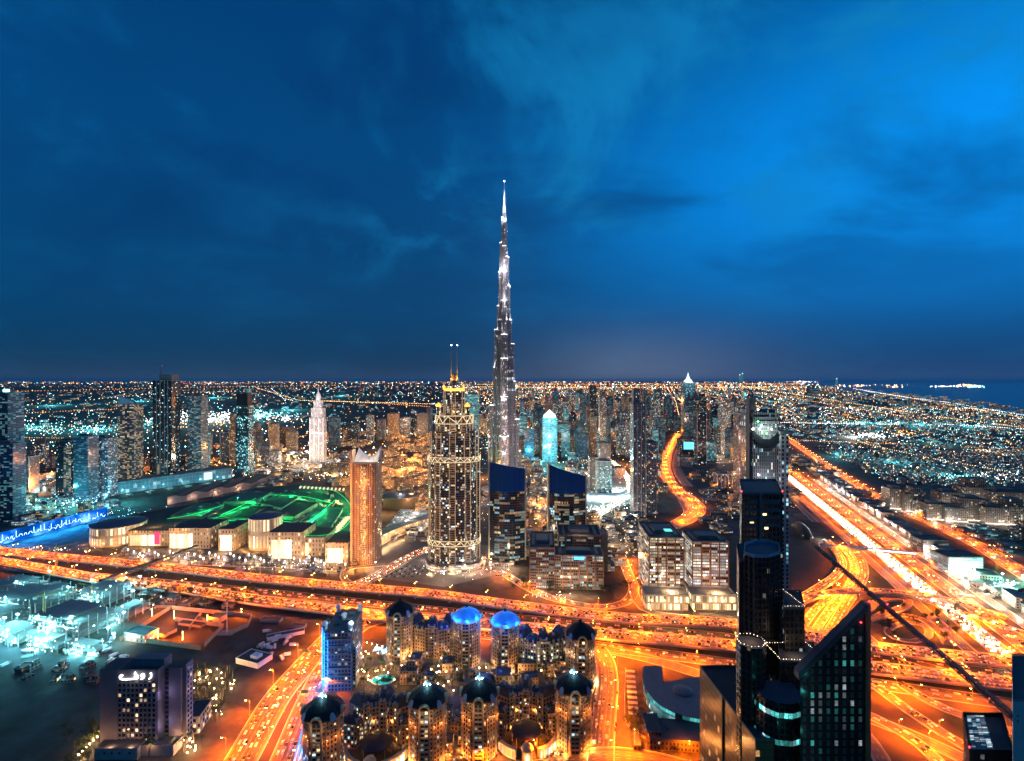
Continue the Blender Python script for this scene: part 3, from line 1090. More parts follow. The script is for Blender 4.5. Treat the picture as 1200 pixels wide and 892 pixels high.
def residence(px, D, label, apex=62.0, blue=False, star=True, front_light=1.0, white=False):
    t = empty('residence_tower', (PX(px, D), D, 0), 0, label, 'apartment tower', 'domed residence towers')
    r, ez = 13.0, 46.0
    pts = ngon(0, 0, r, 8, R(22.5))
    w = MB()
    w.prism(pts, 0, ez, 0, 1, top=False)
    for q in range(4):      # corner turrets, a little proud of the drum
        a = R(45 + 90 * q)
        w.prism(rect(11.2 * math.cos(a), 11.2 * math.sin(a), 8.4, 5.0, a + R(90)), 0, 39.5, 0, 1)
    w.build('wall', [F_RODA, ROOF], t)
    for q in range(4):
        a = R(-90 + 90 * q)
        c, s = math.cos(a), math.sin(a)
        b = MB()
        b.prism(rect(12.4 * c, 12.4 * s, 7.0, 2.6, a + R(90)), 0, ez + 1.0, 0, 1)
        bay = b.build('bay', [F_RODA_B, ROOF], t)
        # round-headed gable over the bay
        g = MB()
        tx, ty = -s, c
        arc_i = [(3.3 * math.cos(R(x)), 3.3 * math.sin(R(x))) for x in range(0, 181, 20)]
        arc_o = [(4.5 * math.cos(R(x)), 4.5 * math.sin(R(x))) for x in range(0, 181, 20)]

        def W(u, z, dd):
            return (c * dd + tx * u, s * dd + ty * u, ez + 1.0 + z)
        for i in range(9):
            g.face([W(*arc_i[i], 16.2), W(*arc_o[i], 16.2), W(*arc_o[i + 1], 16.2), W(*arc_i[i + 1], 16.2)])
            g.face([W(*arc_o[i], 16.2), W(*arc_o[i], 9.5), W(*arc_o[i + 1], 9.5), W(*arc_o[i + 1], 16.2)])
            g.face([W(*arc_i[i], 9.5), W(*arc_i[i], 16.2), W(*arc_i[i + 1], 16.2), W(*arc_i[i + 1], 9.5)])
        for sd in (-1, 1):
            g.prism(rect(12.6 * c + tx * sd * 3.75, 12.6 * s + ty * sd * 3.75, 1.1, 3.2, a + R(90)), 0.05, ez + 1.0, 0, 0)
        g.build('gable', TRIM, t)
        gl = MB()
        gl.face([W(*p_, 15.2) for p_ in arc_i])
        gl.build('gable_window', F_RODA_B, t)
        if q in (0, 1, 3):
            for f in range(1, 12):
                bb = MB()
                z = 3.55 * f + 0.3
                bb.prism(rect(14.3 * c, 14.3 * s, 5.6, 1.5, a + R(90)), z, z + 0.95, 0, 0, bottom=True)
                bb.build('balcony', TRIM, t)
    cn = MB()
    for z, h in ((14.2, 0.7), (39.6, 0.8), (ez - 0.6, 1.2)):
        cn.ring(pts, z, z + h, 0.9)
    cn.build('cornice', TRIM, t)
    d = MB()
    prof = [(14.2, ez + 0.4), (14.9, ez + 1.2), (15.0, ez + 2.4), (13.6, ez + 4.6), (11.0, ez + 6.9), (7.6, ez + 9.2), (4.0, ez + 11.2), (1.6, ez + 12.5)]
    d.lathe(0, 0, prof, 32, 0, R(22.5), 8, 0.07)
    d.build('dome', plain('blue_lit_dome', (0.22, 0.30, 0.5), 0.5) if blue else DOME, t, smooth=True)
    if not blue:
        for q in range(4):      # four pale scalloped dormers at the dome's corners
            a = R(45 + 90 * q)
            dm = MB()
            for i in range(7):
                x0 = -2.6 + 5.2 * i / 7
                x1 = -2.6 + 5.2 * (i + 1) / 7
                z0_, z1_ = (ez + 1.2 + 5.0 * math.sqrt(max(0, 1 - (x / 2.6) ** 2)) for x in (x0, x1))
                rr0 = lambda z: 16.9 - max(0, z - ez - 1.5) * 0.62

                def Q(u, z):
                    rr = rr0(z)
                    return (rr * math.cos(a) - u * math.sin(a), rr * math.sin(a) + u * math.cos(a), z)
                dm.face([Q(x0, ez + 1.2), Q(x1, ez + 1.2), Q(x1, z1_), Q(x0, z0_)])
            dm.build('dormer', DORMER, t)
    fn = MB()
    fn.lathe(0, 0, [(1.6, ez + 12.4), (1.6, ez + 13.6), (2.1, ez + 13.8), (1.2, ez + 14.8), (0.2, ez + 15.6), (0.08, ez + 19)], 10)
    fn.build('finial', STEEL if star else DOME, t)
    if star:
        for q in range(3):
            a = R(-90 + (q - 1) * 55)
            lm = MB()
            lm.blob((2.9 * math.cos(a), 2.9 * math.sin(a), ez + 13.4), 0.5)
            lm.build('dome_lamp', glow('teal_dome_lamp', (0.45, 1.0, 1.0), 50.0), t)
        light('dome_light', (0, -4.2, ez + 14.0), (0.35, 0.95, 1.0), 2600, 0.3, t)
        light('dome_light', (-3.5, 1.0, ez + 14.5), (0.35, 0.95, 1.0), 1500, 0.3, t)
    if blue:
        for q in range(8):
            a = R(45 * q + 10)
            light('dome_flood', (18.2 * math.cos(a), 18.2 * math.sin(a), ez + 4.5), (0.006, 0.14, 1.0), 12000, 0.4, t)
        light('dome_flood', (0, 0, ez + 22), (0.02, 0.30, 1.0), 9000, 0.4, t)
    light('gable_light', (-6, -19.5, ez - 4), (1.0, 0.6, 0.3), 1500 * front_light, 0.3, t)
    light('gable_light', (6, -19.5, ez - 4), (1.0, 0.6, 0.3), 1500 * front_light, 0.3, t)
    lc = (1.0, 0.72, 0.40) if white else (1.0, 0.34, 0.06)
    for a in (-120, -60, -150, -30, 0, 180):
        for z, wt in ((2.0, 3600), (31.0, 1300)):
            light('wall_uplight', (16.5 * math.cos(R(a)), 16.5 * math.sin(R(a)), z), lc, wt * front_light, 0.3, t)
        b = MB()
        b.blob((14.0 * math.cos(R(a)), 14.0 * math.sin(R(a)), 33.0), 0.34)
        b.build('wall_lamp', ROBIN, t)
    return t


residence(379, 392, 'domed residence tower nearest the blue lit slab and the curved avenue', front_light=0.7)
residence(501, 407, 'domed residence tower with teal roof lamps beside the arched pink canopy court')
residence(562, 415, 'domed residence tower with teal roof lamps, second from the residence street in the near row')
residence(672, 424, 'domed residence tower with an orange lit wall at the corner of the residence street', front_light=1.3)
residence(469, 562, 'domed residence tower without lamps, close to the cross highway behind the courtyard pool', star=False, front_light=0.35, white=True)
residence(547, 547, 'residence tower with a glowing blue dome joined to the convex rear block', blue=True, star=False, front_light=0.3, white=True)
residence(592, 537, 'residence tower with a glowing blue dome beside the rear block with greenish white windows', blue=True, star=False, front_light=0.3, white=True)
residence(680, 512, 'domed residence tower with cream lit balconies beside the cross highway', star=False, front_light=0.75, white=True)


def arc_pts(cx, cy_, r, a0, a1, n):
    return [(cx + r * math.cos(R(a0 + (a1 - a0) * i / n)), cy_ + r * math.sin(R(a0 + (a1 - a0) * i / n))) for i in range(n + 1)]


def sector(cx, cy_, r0, r1, a0, a1, n=14):
    return arc_pts(cx, cy_, r1, a0, a1, n) + list(reversed(arc_pts(cx, cy_, r0, a0, a1, n)))


def strip_faces(b, cx, cy_, r0, r1, a0, a1, z0, z1, n=14, m=0, inner_dz=0.0, outer_dz=0.0):
    """a curved slab or sloping roof band between two arcs"""
    A, B = arc_pts(cx, cy_, r0, a0, a1, n), arc_pts(cx, cy_, r1, a0, a1, n)
    for i in range(n):
        b.face([(*B[i], z1 + outer_dz), (*B[i + 1], z1 + outer_dz), (*A[i + 1], z1 + inner_dz), (*A[i], z1 + inner_dz)], m)
        b.face([(*A[i], z0), (*A[i + 1], z0), (*B[i + 1], z0), (*B[i], z0)], m)
        b.face([(*B[i], z0), (*B[i + 1], z0), (*B[i + 1], z1 + outer_dz), (*B[i], z1 + outer_dz)], m)
        b.face([(*A[i + 1], z0), (*A[i], z0), (*A[i], z1 + inner_dz), (*A[i + 1], z1 + inner_dz)], m)


def curved_block(px, D, r0, r1, a0, a1, h, label, fac, cy_off=0.0, lights=(), lcol=(1.0, 0.42, 0.10), lw=2000, n=7):
    """an apartment block bent round a court: straight facets, every other one a taller pavilion with a gable"""
    t = empty('residence_block', (PX(px, D), D, 0), 0, label, 'apartment block', None)
    pol = lambda r, a: (r * math.cos(R(a)), cy_off + r * math.sin(R(a)))
    step = (a1 - a0) / n
    cam_side = -1 if a0 < 180 else 1     # which face looks at the camera: inner for concave blocks
    for i in range(n):
        b0, b1 = a0 + step * i, a0 + step * (i + 1)
        pav = i % 2 == 1
        hh = h - (3.5 if not pav else 0) - (5.5 if i in (0, n - 1) else 0)
        ri, ro = (r0 - 1.6, r1 + 1.6) if pav else (r0, r1)
        g = step * 0.012
        q = [pol(ri, b0 + g), pol(ro, b0 + g), pol(ro, b1 - g), pol(ri, b1 - g)]
        w = MB()
        w.prism(q, 0, hh, 0, 1)
        w.build('wall', [fac, ROOF], t)
        m = MB()
        mid = [(x * 0.62 + sum(p[0] for p in q) / 4 * 0.38, y * 0.62 + sum(p[1] for p in q) / 4 * 0.38) for x, y in q]
        ov = [(x * 1.05 - sum(p[0] for p in q) / 4 * 0.05, y * 1.05 - sum(p[1] for p in q) / 4 * 0.05) for x, y in q]
        m.prism(ov, hh + 0.05, hh + (7.0 if pav else 4.6), 0, 0, taper=mid)
        rfo = m.build('roof', MANSARD, t)
        c = MB()
        c.ring(q, hh - 0.7, hh + 0.04, 0.7)
        c.build('cornice', TRIM, t)
        c = MB()
        c.ring(q, hh * 0.72, hh * 0.72 + 0.6, 0.5)
        c.build('cornice', TRIM, t)
        for fr in (0.28, 0.72):
            a = b0 + step * fr
            rr = (ri + 0.6) if cam_side < 0 else (ro - 0.6)
            d = MB()
            x, y = pol(rr, a)
            d.prism(rect(x, y, 2.0, 1.7, R(a)), hh + 0.6, hh + 3.4, 0, 0)
            d.build('dormer', DORMER, t)
        x, y = pol((ri + ro) / 2, b0 + step * 0.5)
        ch = MB()
        ch.box(x - 1.1, x + 1.1, y - 0.9, y + 0.9, hh + 4.6, hh + (9.0 if pav else 7.0))
        ch.build('chimney', SANDST, t)
        if pav:
            a = R(b0 + step * 0.5)
            rr = ri - 0.35 if cam_side < 0 else ro + 0.35
            gb = MB()
            for kx in (-1, 1):
                tx, ty = -math.sin(a) * kx * 2.7, math.cos(a) * kx * 2.7
                gb.prism(rect(rr * math.cos(a) + tx, cy_off + rr * math.sin(a) + ty, 0.9, 0.9, a), 3.5, hh + 1.2, 0, 0)
            for f in range(2, int(hh / 3.5)):
                gb.prism(rect(rr * math.cos(a), cy_off + rr * math.sin(a), 1.5, 4.6, a), f * 3.5, f * 3.5 + 0.8, 0, 0)
            gb.prism(rect(rr * math.cos(a), cy_off + rr * math.sin(a), 1.0, 6.6, a), hh + 1.25, hh + 2.2, 0, 0)
            gb.build('balcony_stack', TRIM, t)
            lp = MB()
            lp.blob((rr * 1.0 * math.cos(a) + 0.8 * cam_side * math.cos(a), cy_off + rr * math.sin(a) + 0.8 * cam_side * math.sin(a), hh * 0.7), 0.32)
            lp.build('wall_lamp', ROBIN, t)
    for a, rr, z in lights:
        light('block_light', (rr * math.cos(R(a)), cy_off + rr * math.sin(R(a)), z), lcol, lw, 0.4, t)
    return t


F_BLOCK = facade('block_wall', (0.25, 0.145, 0.08), (0.02, 0.025, 0.03), 3.1, 3.5, 0.50, 0.42, 0.22, 0.15, WARM2, COOL, 0.3, 1.1, 0.8)
F_BLOCK_G = facade('bright_block_wall', (0.40, 0.35, 0.26), (0.02, 0.025, 0.03), 3.1, 3.5, 0.45, 0.38, 0.5, 0.15, (0.9, 1.0, 0.7), WARM2, 0.3, 1.8, 0.8)
for px, D, lb in ((441, 410, 'concave residence block between the two near domed towers towards the avenue'),
                  (617, 424, 'concave residence block with a round canopy court next to the residence street corner')):
    curved_block(px, D, 19, 32, 10, 170, 29, lb, F_BLOCK, 3.0, [(40, 17, 3), (90, 17, 3), (140, 17, 3), (65, 18, 14), (115, 18, 14)], lw=1700)
    x0, y0 = PX(px, D), D
    e = empty('entrance_court', (x0, y0, 0), 0, 'low arcade curving round a dark round canopy, ' + ('towards the avenue' if px < 500 else 'by the street corner'), 'arcade')
    b = MB()
    strip_faces(b, 0, 6, 24, 27, 195, 250, 0, 8)
    strip_faces(b, 0, 6, 24, 27, 290, 345, 0, 8)
    b.build('arcade', SANDST, e)
    b = MB()
    strip_faces(b, 0, 6, 27.05, 27.2, 200, 246, 1.2, 6.2)
    strip_faces(b, 0, 6, 27.05, 27.2, 294, 340, 1.2, 6.2)
    b.build('arcade_window', facade('arcade_glow', (0.3, 0.24, 0.16), (0.2, 0.2, 0.2), 4.2, 7.0, 0.35, 0.1, 0.8, 0.1, WARM2, COOL, 0.4, 2.4), e)
    b = MB()
    b.lathe(0, -19.5, [(4.2, 0), (4.2, 9), (5.0, 9.2), (4.8, 10.0), (3.6, 12.0), (1.0, 13.4)], 14)
    b.build('portal', SANDST, e)
    b = MB()
    b.lathe(0, 2, [(12.5, 9.0), (12.8, 9.8), (9, 11.6), (4.5, 12.4), (0.3, 12.6)], 24)
    b.build('canopy', plain('purple_grey_canopy', (0.035, 0.03, 0.035), 0.6), e, smooth=True)
    for a in range(0, 360, 45):
        c = MB()
        c.tube((11.8 * math.cos(R(a)), 2 + 11.8 * math.sin(R(a)), 0), (11.8 * math.cos(R(a)), 2 + 11.8 * math.sin(R(a)), 9.1), 0.4, 0.4, 8)
        c.build('column', TRIM, e)
    for a in (215, 240, 270, 300, 325):
        light('arcade_light', (31 * math.cos(R(a)), 6 + 31 * math.sin(R(a)), 4), (1.0, 0.50, 0.16), 4200, 0.4, e)
curved_block(508, 567, 22, 37, 195, 345, 33, 'convex rear residence block between the lampless dome and the first blue dome', F_BLOCK, 24, [(a, 42, 3) for a in (205, 230, 255, 280, 305, 330)], lcol=(1.0, 0.6, 0.25), lw=900)
curved_block(636, 542, 22, 37, 195, 345, 31, 'convex rear residence block with greenish white windows beside the second blue dome', F_BLOCK_G, 24,
             [(a, 43, 4) for a in (250, 275, 300, 325)], lcol=(0.95, 1.0, 0.7), lw=2600)

# the slab washed in blue light beside the curved avenue
bs = empty('blue_lit_building', (-168, 494, 0), R(4), 'apartment slab with one edge washed in electric blue light, beside the curved avenue', 'apartment block')
b = MB()
b.prism([(-13, 0), (13, 0), (13, 48), (-13, 48)], 0, 58, 0, 1)
b.prism([(-16, 3), (-13.01, 3), (-13.01, 20), (-16, 20)], 0, 62, 0, 1)
b.prism([(13.01, 4), (16, 4), (16, 18), (13.01, 18)], 0, 40, 0, 1)
b.build('wall', [facade('blue_slab_wall', (0.17, 0.17, 0.19), (0.02, 0.03, 0.04), 3.2, 3.5, 0.45, 0.4, 0.16, 0.1, WARM2, COOL, 0.4, 1.6, 0.8), ROOF_L], bs)
for i in range(7):
    b = MB()
    b.box(-10, 10, -1.4, -0.02, 8 + i * 7, 9.1 + i * 7)
    b.build('balcony', TRIM, bs)
for x, y in ((-14, 6), (11, 4), (11, 44), (-11, 44), (0, 24)):
    b = MB()
    b.lathe(x, y, [(2.4, 58.05), (2.4, 63), (3.0, 63.2), (2.6, 64.4), (0.3, 66)], 12)
    b.build('roof_turret', WHITEP, bs)
for i in range(4):
    b = MB()
    b.box(-7 + (i % 2) * 9, -1 + (i % 2) * 9, 12 + i * 8, 17 + i * 8, 58.05, 60.5)
    b.build('roof_unit', ROOF_L, bs)
for z in (6, 20, 34, 48):
    for x, y, wt in ((-15.4, -2.2, 9500), (-12, -4, 700), (-19.5, 12, 12000)):
        light('blue_flood', (x, y, z), (0.015, 0.18, 1.0), wt, 0.5, bs)
b = MB()
b.box(-14.2, -13.7, -0.6, -0.2, 3, 60)
b.build('light_strip', LED_B, bs)
for x_, z_ in ((-15.6, 61), (-12.6, 57), (-9.6, 50)):
    b = MB()
    b.box(x_ - 0.35, x_ + 0.35, -0.5 if x_ > -13.1 else 2.4, -0.04 if x_ > -13.1 else 2.9, 6, z_)
    b.build('light_strip', LED_B, bs)
light('roof_flood', (14, 2, 66), (0.6, 0.95, 1.0), 12000, 0.4, bs)

# blue lit hoarding along the service lane
hd = empty('blue_hoarding', (0, 0, 0), 0, 'low winding hoarding glowing blue along the curved avenue below the blue lit slab', 'hoarding')
hl = smooth(PL([(378, 815), (366, 836), (354, 862), (346, 892), (338, 915)]), 6)
b = MB()
L_, R_ = offset_line(hl, -0.2), offset_line(hl, 0.2)
for i in range(len(hl) - 1):
    z = Vector((0, 0, 3.4))
    b.face([L_[i], L_[i] + z, L_[i + 1] + z, L_[i + 1]])
    b.face([R_[i] + z, R_[i], R_[i + 1], R_[i + 1] + z])
    b.face([L_[i] + z, R_[i] + z, R_[i + 1] + z, L_[i + 1] + z])
b.build('panel', plain('white_hoarding', (0.6, 0.62, 0.66), 0.5), hd)
b = MB()
b.path([p + Vector((0, 0, 3.7)) for p in hl], 0.28, 6)
b.build('light_strip', LED_B, hd)
for i in range(2, len(hl), 4):
    light('blue_light', hl[i] + Vector((2.5, -1, 4.5)), (0.02, 0.28, 1.0), 13000, 0.4, hd)
    light('blue_light', hl[i] + Vector((-3.5, 1, 4.5)), (0.03, 0.2, 1.0), 2500, 0.4, hd)

# courtyard: pool, pergola ring, shade sails, garden lamps
pc = P(449, 797)
pool = empty('swimming_pool', (pc.x, pc.y, 0), 0, 'round edged pool glowing turquoise in the courtyard of the domed residences', 'pool')
b = MB()
b.prism([(x * 1.35, y) for x, y in ngon(0, 0, 9, 20)], 0.0, 0.35, 0, 0)
b.build('coping', TRIM, pool)
b = MB()
b.face([(x * 1.3, y, 0.37) for x, y in ngon(0, 0, 8.3, 20)])
b.build('water', glow('glowing_pool_water', (0.02, 0.62, 0.55), 0.8), pool)  # the water itself glows in place of lamps below the surface
light('pool_light', (0, 0, 3), (0.05, 0.9, 0.8), 2500, 1.5, pool)
pr = empty('pergola_ring', (pc.x, pc.y, 0), 0, 'ring of open pergola arches lit warmly round the courtyard pool', 'pergola')
b = MB()
strip_faces(b, 0, 0, 18, 21, 20, 330, 4.2, 4.6, 40)
b.build('roof', plain('timber_slats', (0.16, 0.10, 0.06), 0.7), pr)
for a in range(20, 331, 15):
    for rr in (18.3, 20.7):
        b = MB()
        b.tube((rr * math.cos(R(a)), rr * math.sin(R(a)), 0), (rr * math.cos(R(a)), rr * math.sin(R(a)), 4.2), 0.25, 0.25, 6)
        b.build('column', TRIM, pr)
for a in range(30, 331, 50):
    light('pergola_light', (19.5 * math.cos(R(a)), 19.5 * math.sin(R(a)), 3.4), (1.0, 0.6, 0.25), 900, 0.3, pr)
for i, (px, py) in enumerate(((443, 766), (452, 768), (461, 771))):
    p = P(px, py)
    s = empty('shade_sail', (p.x, p.y, 0), R(35 * i), 'pale shade sail lit bright blue beyond the courtyard pool', 'shade sail', 'blue lit shade sails')
    b = MB()
    b.face([(-5, -4, 4.5), (5, -3, 6), (4, 4, 4.6), (-4, 4, 6.2)])
    b.face([(-4, 4, 6.15), (4, 4, 4.55), (5, -3, 5.95), (-5, -4, 4.45)])
    b.build('sail', WHITEP, s)
    for x, y, z in ((-5, -4, 4.5), (5, -3, 6), (4, 4, 4.6), (-4, 4, 6.2)):
        b = MB()
        b.tube((x, y, 0), (x, y, z), 0.12, 0.12, 6)
        b.build('post', STEEL, s)
    light('sail_light', (0, -1, 8.2), (0.03, 0.35, 1.0), 9000, 0.3, s)


def make_garden_lamp():
    t = empty('garden_lamp', (0, 0, -500))
    b = MB()
    b.tube((0, 0, 0), (0, 0, 3.2), 0.09, 0.07, 6)
    b.build('post', DARKSTEEL, t)
    b = MB()
    b.lathe(0, 0, [(0.1, 3.2), (0.46, 3.45), (0.54, 3.8), (0.38, 4.15), (0.05, 4.3)], 8)
    b.build('globe', glow('warm_globe', (1.0, 0.62, 0.24), 26.0), t)
    tmpl.append(t)
    return t


GL = make_garden_lamp()
GLL = dup(GL, (0, 0, -500), 0)
tmpl.append(GLL)
light('globe_light', (0, 0, 5.0), (1.0, 0.52, 0.17), 5200, 0.4, GLL)
rg = random.Random(8)


def lamps_at(pxs, label, group, lit_every=3):
    for i, (px, py) in enumerate(pxs):
        p = P(px, py)
        tag(dup(GLL if i % lit_every == 0 else GL, (p.x, p.y, 0.1), 0), label, 'garden lamp', group)


lamps_at([(rg.uniform(420, 480), rg.uniform(765, 803)) for _ in range(30)] + [(rg.uniform(505, 545), rg.uniform(775, 815)) for _ in range(14)] +
         [(rg.uniform(560, 660), rg.uniform(785, 800)) for _ in range(12)] + [(430 + 6 * i, 757 + 1.5 * i) for i in range(6)],
         'small warm globe lamp in the courtyard garden of the domed residences', 'courtyard garden lamps')
lamps_at([(rg.uniform(222, 275), rg.uniform(788, 812)) for _ in range(26)] + [(rg.uniform(205, 262), rg.uniform(812, 850)) for _ in range(22)] + [(rg.uniform(165, 235), rg.uniform(850, 888)) for _ in range(30)],
         'small warm globe lamp among the palms of the white lettered hotel garden', 'hotel garden lamps', 3)
lamps_at([(92 + 4.4 * i, 890 - 4.2 * i) for i in range(8)], 'small warm globe lamp along the lane behind the white lettered hotel', 'hotel lane lamps', 2)

# ------------------------------------------------------------------ the hotel with the white sign
ht = empty('hotel', (PX(151, 415), 415, 0), 0, 'purple grey hotel slab with a glowing white sign in curling script on its top', 'hotel')
HW = plain('hotel_render', (0.19, 0.155, 0.16), 0.8, var=0.1)
F_H = facade('hotel_windows', (0.24, 0.21, 0.225), (0.014, 0.016, 0.022), 3.45, 4.05, 0.42, 0.40, 0.13, 0.05, (1.0, 0.66, 0.36), WARM2, 0.3, 2.6, 0.8)
b = MB()
b.prism([(-23.5, 0), (-9.5, 0), (-9.5, 17), (-23.5, 17)], 0, 66.0, 0, 1)
b.prism([(21.5, 0), (23.5, 0), (23.5, 17), (21.5, 17)], 0, 64.5, 0, 1)
b.prism([(-9.49, 0), (21.49, 0), (21.49, 17), (-9.49, 17)], 56.5, 64.5, 0, 1)
b.build('wall', [HW, ROOF], ht)
b = MB()
b.prism([(-9.48, 0.5), (21.48, 0.5), (21.48, 16.9), (-9.48, 16.9)], 6, 56.49, 0, 0)
b.build('window_grid', F_H, ht)
for i in range(10):
    b = MB()
    x = -9.3 + 3.45 * i
    b.box(x - 0.35, x + 0.35, -0.25, 0.48, 6, 56.4)
    b.build('fin', HW, ht)
b = MB()
b.prism([(23.6, 8), (29, 8), (29, 16.5), (23.6, 16.5)], 0, 62, 0, 1)
b.build('recess', [facade('hotel_recess', (0.05, 0.05, 0.06), (0.012, 0.015, 0.02), 3.6, 4.0, 0.2, 0.5, 0.12, 0.1, (1.0, 0.66, 0.36), WARM2, 0.3, 2.4), ROOF], ht)
b = MB()
b.prism([(29.05, 5), (39, 5), (39, 17), (29.05, 17)], 0, 64, 0, 1)
b.prism([(39.05, 7), (42, 7), (42, 16), (39.05, 16)], 0, 66, 0, 1)
b.build('rear_wing', [HW, ROOF], ht)
b = MB()
b.prism([(42.05, 8), (42.4, 8), (42.4, 15.5), (42.05, 15.5)], 4, 62, 0, 0)
b.build('side_window_grid', F_H, ht)
b = MB()
b.box(-3, 24, 7, 16.5, 64.55, 70.5)
b.build('plant_room', plain('plant_room_render', (0.16, 0.14, 0.15), 0.8), ht)
b = MB()
for pts in ([(-23.5, 0), (23.5, 0), (23.5, 17), (-23.5, 17)],):
    b.ring(pts, 64.55, 65.7, 0.25)
b.build('parapet', HW, ht)
b = MB()
b.prism([(-20, -10), (14, -10), (14, -0.05), (-20, -0.05)], 0, 9, 0, 1)
b.prism([(14.05, -6), (40, -6), (40, 4.9), (14.05, 4.9)], 0, 8.5, 0, 1)
b.build('podium', [plain('podium_render', (0.36, 0.30, 0.26), 0.8), ROOF], ht)
for x in (-12, -6, 0, 8):
    b = MB()
    b.box(x - 0.7, x + 0.7, -10.12, -10.02, 4.5, 6.2)
    b.build('window', plain('dark_glass_plain', (0.01, 0.012, 0.015), 0.1), ht)
sg = MB()
s_ = 0.118
LX, LZ = 310.0, 327.0


def S(pts, r=0.42):
    sg.path([(6.3 + (x - LX) * s_, -0.55, 60.6 - (y - LZ) * s_) for x, y in pts], r, 6)


def circ(cx, cy_, rx, ry):
    return [(cx + rx * math.cos(R(a)), cy_ + ry * math.sin(R(a))) for a in range(0, 361, 30)]


S([(218, 322), (204, 322), (197, 330), (199, 340), (208, 347), (225, 350), (260, 348), (295, 345), (316, 343), (322, 336), (321, 325)])
S(circ(311, 328, 10, 10))
S([(298, 309), (300, 309)], 0.5)
S([(306, 309), (308, 309)], 0.5)
S([(302, 301), (304, 301)], 0.5)
S(circ(354, 322, 10, 10))
S([(364, 322), (364, 334), (356, 343), (342, 346)])
S([(408, 304), (413, 316), (413, 330), (407, 340), (398, 345)])
sg.build('sign_lettering', glow('white_sign_letters', (0.92, 0.97, 1.0), 6.0), ht)
light('sign_light', (6, -3, 60), (0.9, 0.95, 1.0), 500, 1.0, ht)
for x in (-22, -8, 8, 22, 36):
    light('garden_wash', (x, -9 if x < 30 else 1, 10.5), (1.0, 0.55, 0.28), 1500, 0.5, ht)
for z in (20, 45):  # added lamps brighten the skylit side faces; no fixtures there
    light('added_side_fill', (46, 8, z), (0.85, 0.45, 0.40), 900, 1.0, ht)
    light('added_side_fill', (28, -1, z), (0.62, 0.5, 1.0), 1300, 1.0, ht)
an = empty('hotel_annexe', (PX(226, 440), 446, 0), R(8), 'low hotel annexe with a pitched canopy roof at the rear wing beside the palm garden', 'building')
b = MB()
b.prism(rect(0, 0, 14, 24), 0, 14, 0, 1)
b.build('wall', [facade('annexe_wall', (0.3, 0.24, 0.2), (0.02, 0.02, 0.03), 4, 4.5, 0.4, 0.4, 0.3, 0.1, WARM2, WARM, 0.5, 2.0), MANSARD], an)
b = MB()
b.ring(rect(0, 0, 14, 24), 14.02, 14.8, 0.6)
b.build('eaves', TRIM, an)

# ------------------------------------------------------------------ walled compound and the low villa behind it
cp = empty('walled_compound', (*P(215, 738).xy, 0), 0, 'walled utility compound glowing orange beside the construction site', 'compound')
o2 = cp.location.copy()


def rel(px, py, z=0.0):
    p = P(px, py, z)
    return (p.x - o2.x, p.y - o2.y)


CW = plain('compound_wall_render', (0.42, 0.32, 0.22), 0.85)
for seg in ([(140, 752), (150, 746), (200, 714), (295, 724), (290, 735), (268, 745)], [(205, 728), (260, 735)], [(236, 720), (222, 738)], [(160, 752), (235, 762)], [(262, 735), (240, 758)]):
    w = MB()
    pp = [rel(*q) for q in seg]
    for a, c in zip(pp[:-1], pp[1:]):
        d = Vector((c[0] - a[0], c[1] - a[1]))
        w.prism(rect((a[0] + c[0]) / 2, (a[1] + c[1]) / 2, d.length + 0.3, 0.5, math.atan2(d.y, d.x)), 0, 5.0, 0, 0)
    w.build('wall', CW, cp)
for (px, py, w_, d_, h_) in ((190, 742, 26, 16, 3.5), (230, 730, 34, 20, 3.2), (255, 727, 16, 12, 6.5)):
    q = rel(px, py)
    w = MB()
    w.prism(rect(*q, w_, d_, R(-14)), 0, h_, 0, 1)
    w.build('transformer_house', [CW, ROOF], cp)
for px, py in ((178, 722), (204, 725), (185, 748), (214, 750), (243, 730), (283, 722)):
    q = rel(px, py)
    w = MB()
    w.tube((*q, 0), (*q, 9), 0.14, 0.10, 6)
    w.blob((q[0], q[1], 9.2), 0.55)
    w.build('yard_lamp', L_SOD, cp)
    light('yard_light', (q[0], q[1], 8.6), SODIUM, 70000, 0.5, cp)
gh = empty('gatehouse', (*P(166, 748).xy, 0), R(-14), 'small block with a flat teal roof and lit ground floor at the compound gate', 'building')
b = MB()
b.prism(rect(0, 0, 30, 18), 0, 9, 0, 1)
b.build('wall', [facade('gatehouse_wall', (0.35, 0.3, 0.24), (0.1, 0.1, 0.1), 3, 4.5, 0.3, 0.4, 0.7, 0.1, WARM2, COOL, 0.3, 2.0), plain('teal_sheet_roof', (0.05, 0.11, 0.12), 0.5)], gh)
b = MB()
b.ring(rect(0, 0, 30, 18), 9.02, 9.8, 0.4)
b.build('parapet', CONC, gh)
light('gate_light', (-4, -13, 6), (1.0, 0.9, 0.7), 7000, 0.5, gh)
ms = empty('lattice_mast', (*P(266, 742).xy, 0), 0, 'slim pale mast on a square base beside the orange lit compound', 'mast')
b = MB()
b.tube((0, 0, 0.9), (0, 0, 34), 0.5, 0.25, 8)
b.build('pole', WHITEP, ms)
b = MB()
b.box(-9, 9, -6, 6, 0.0, 0.9)
b.build('base', CONC, ms)
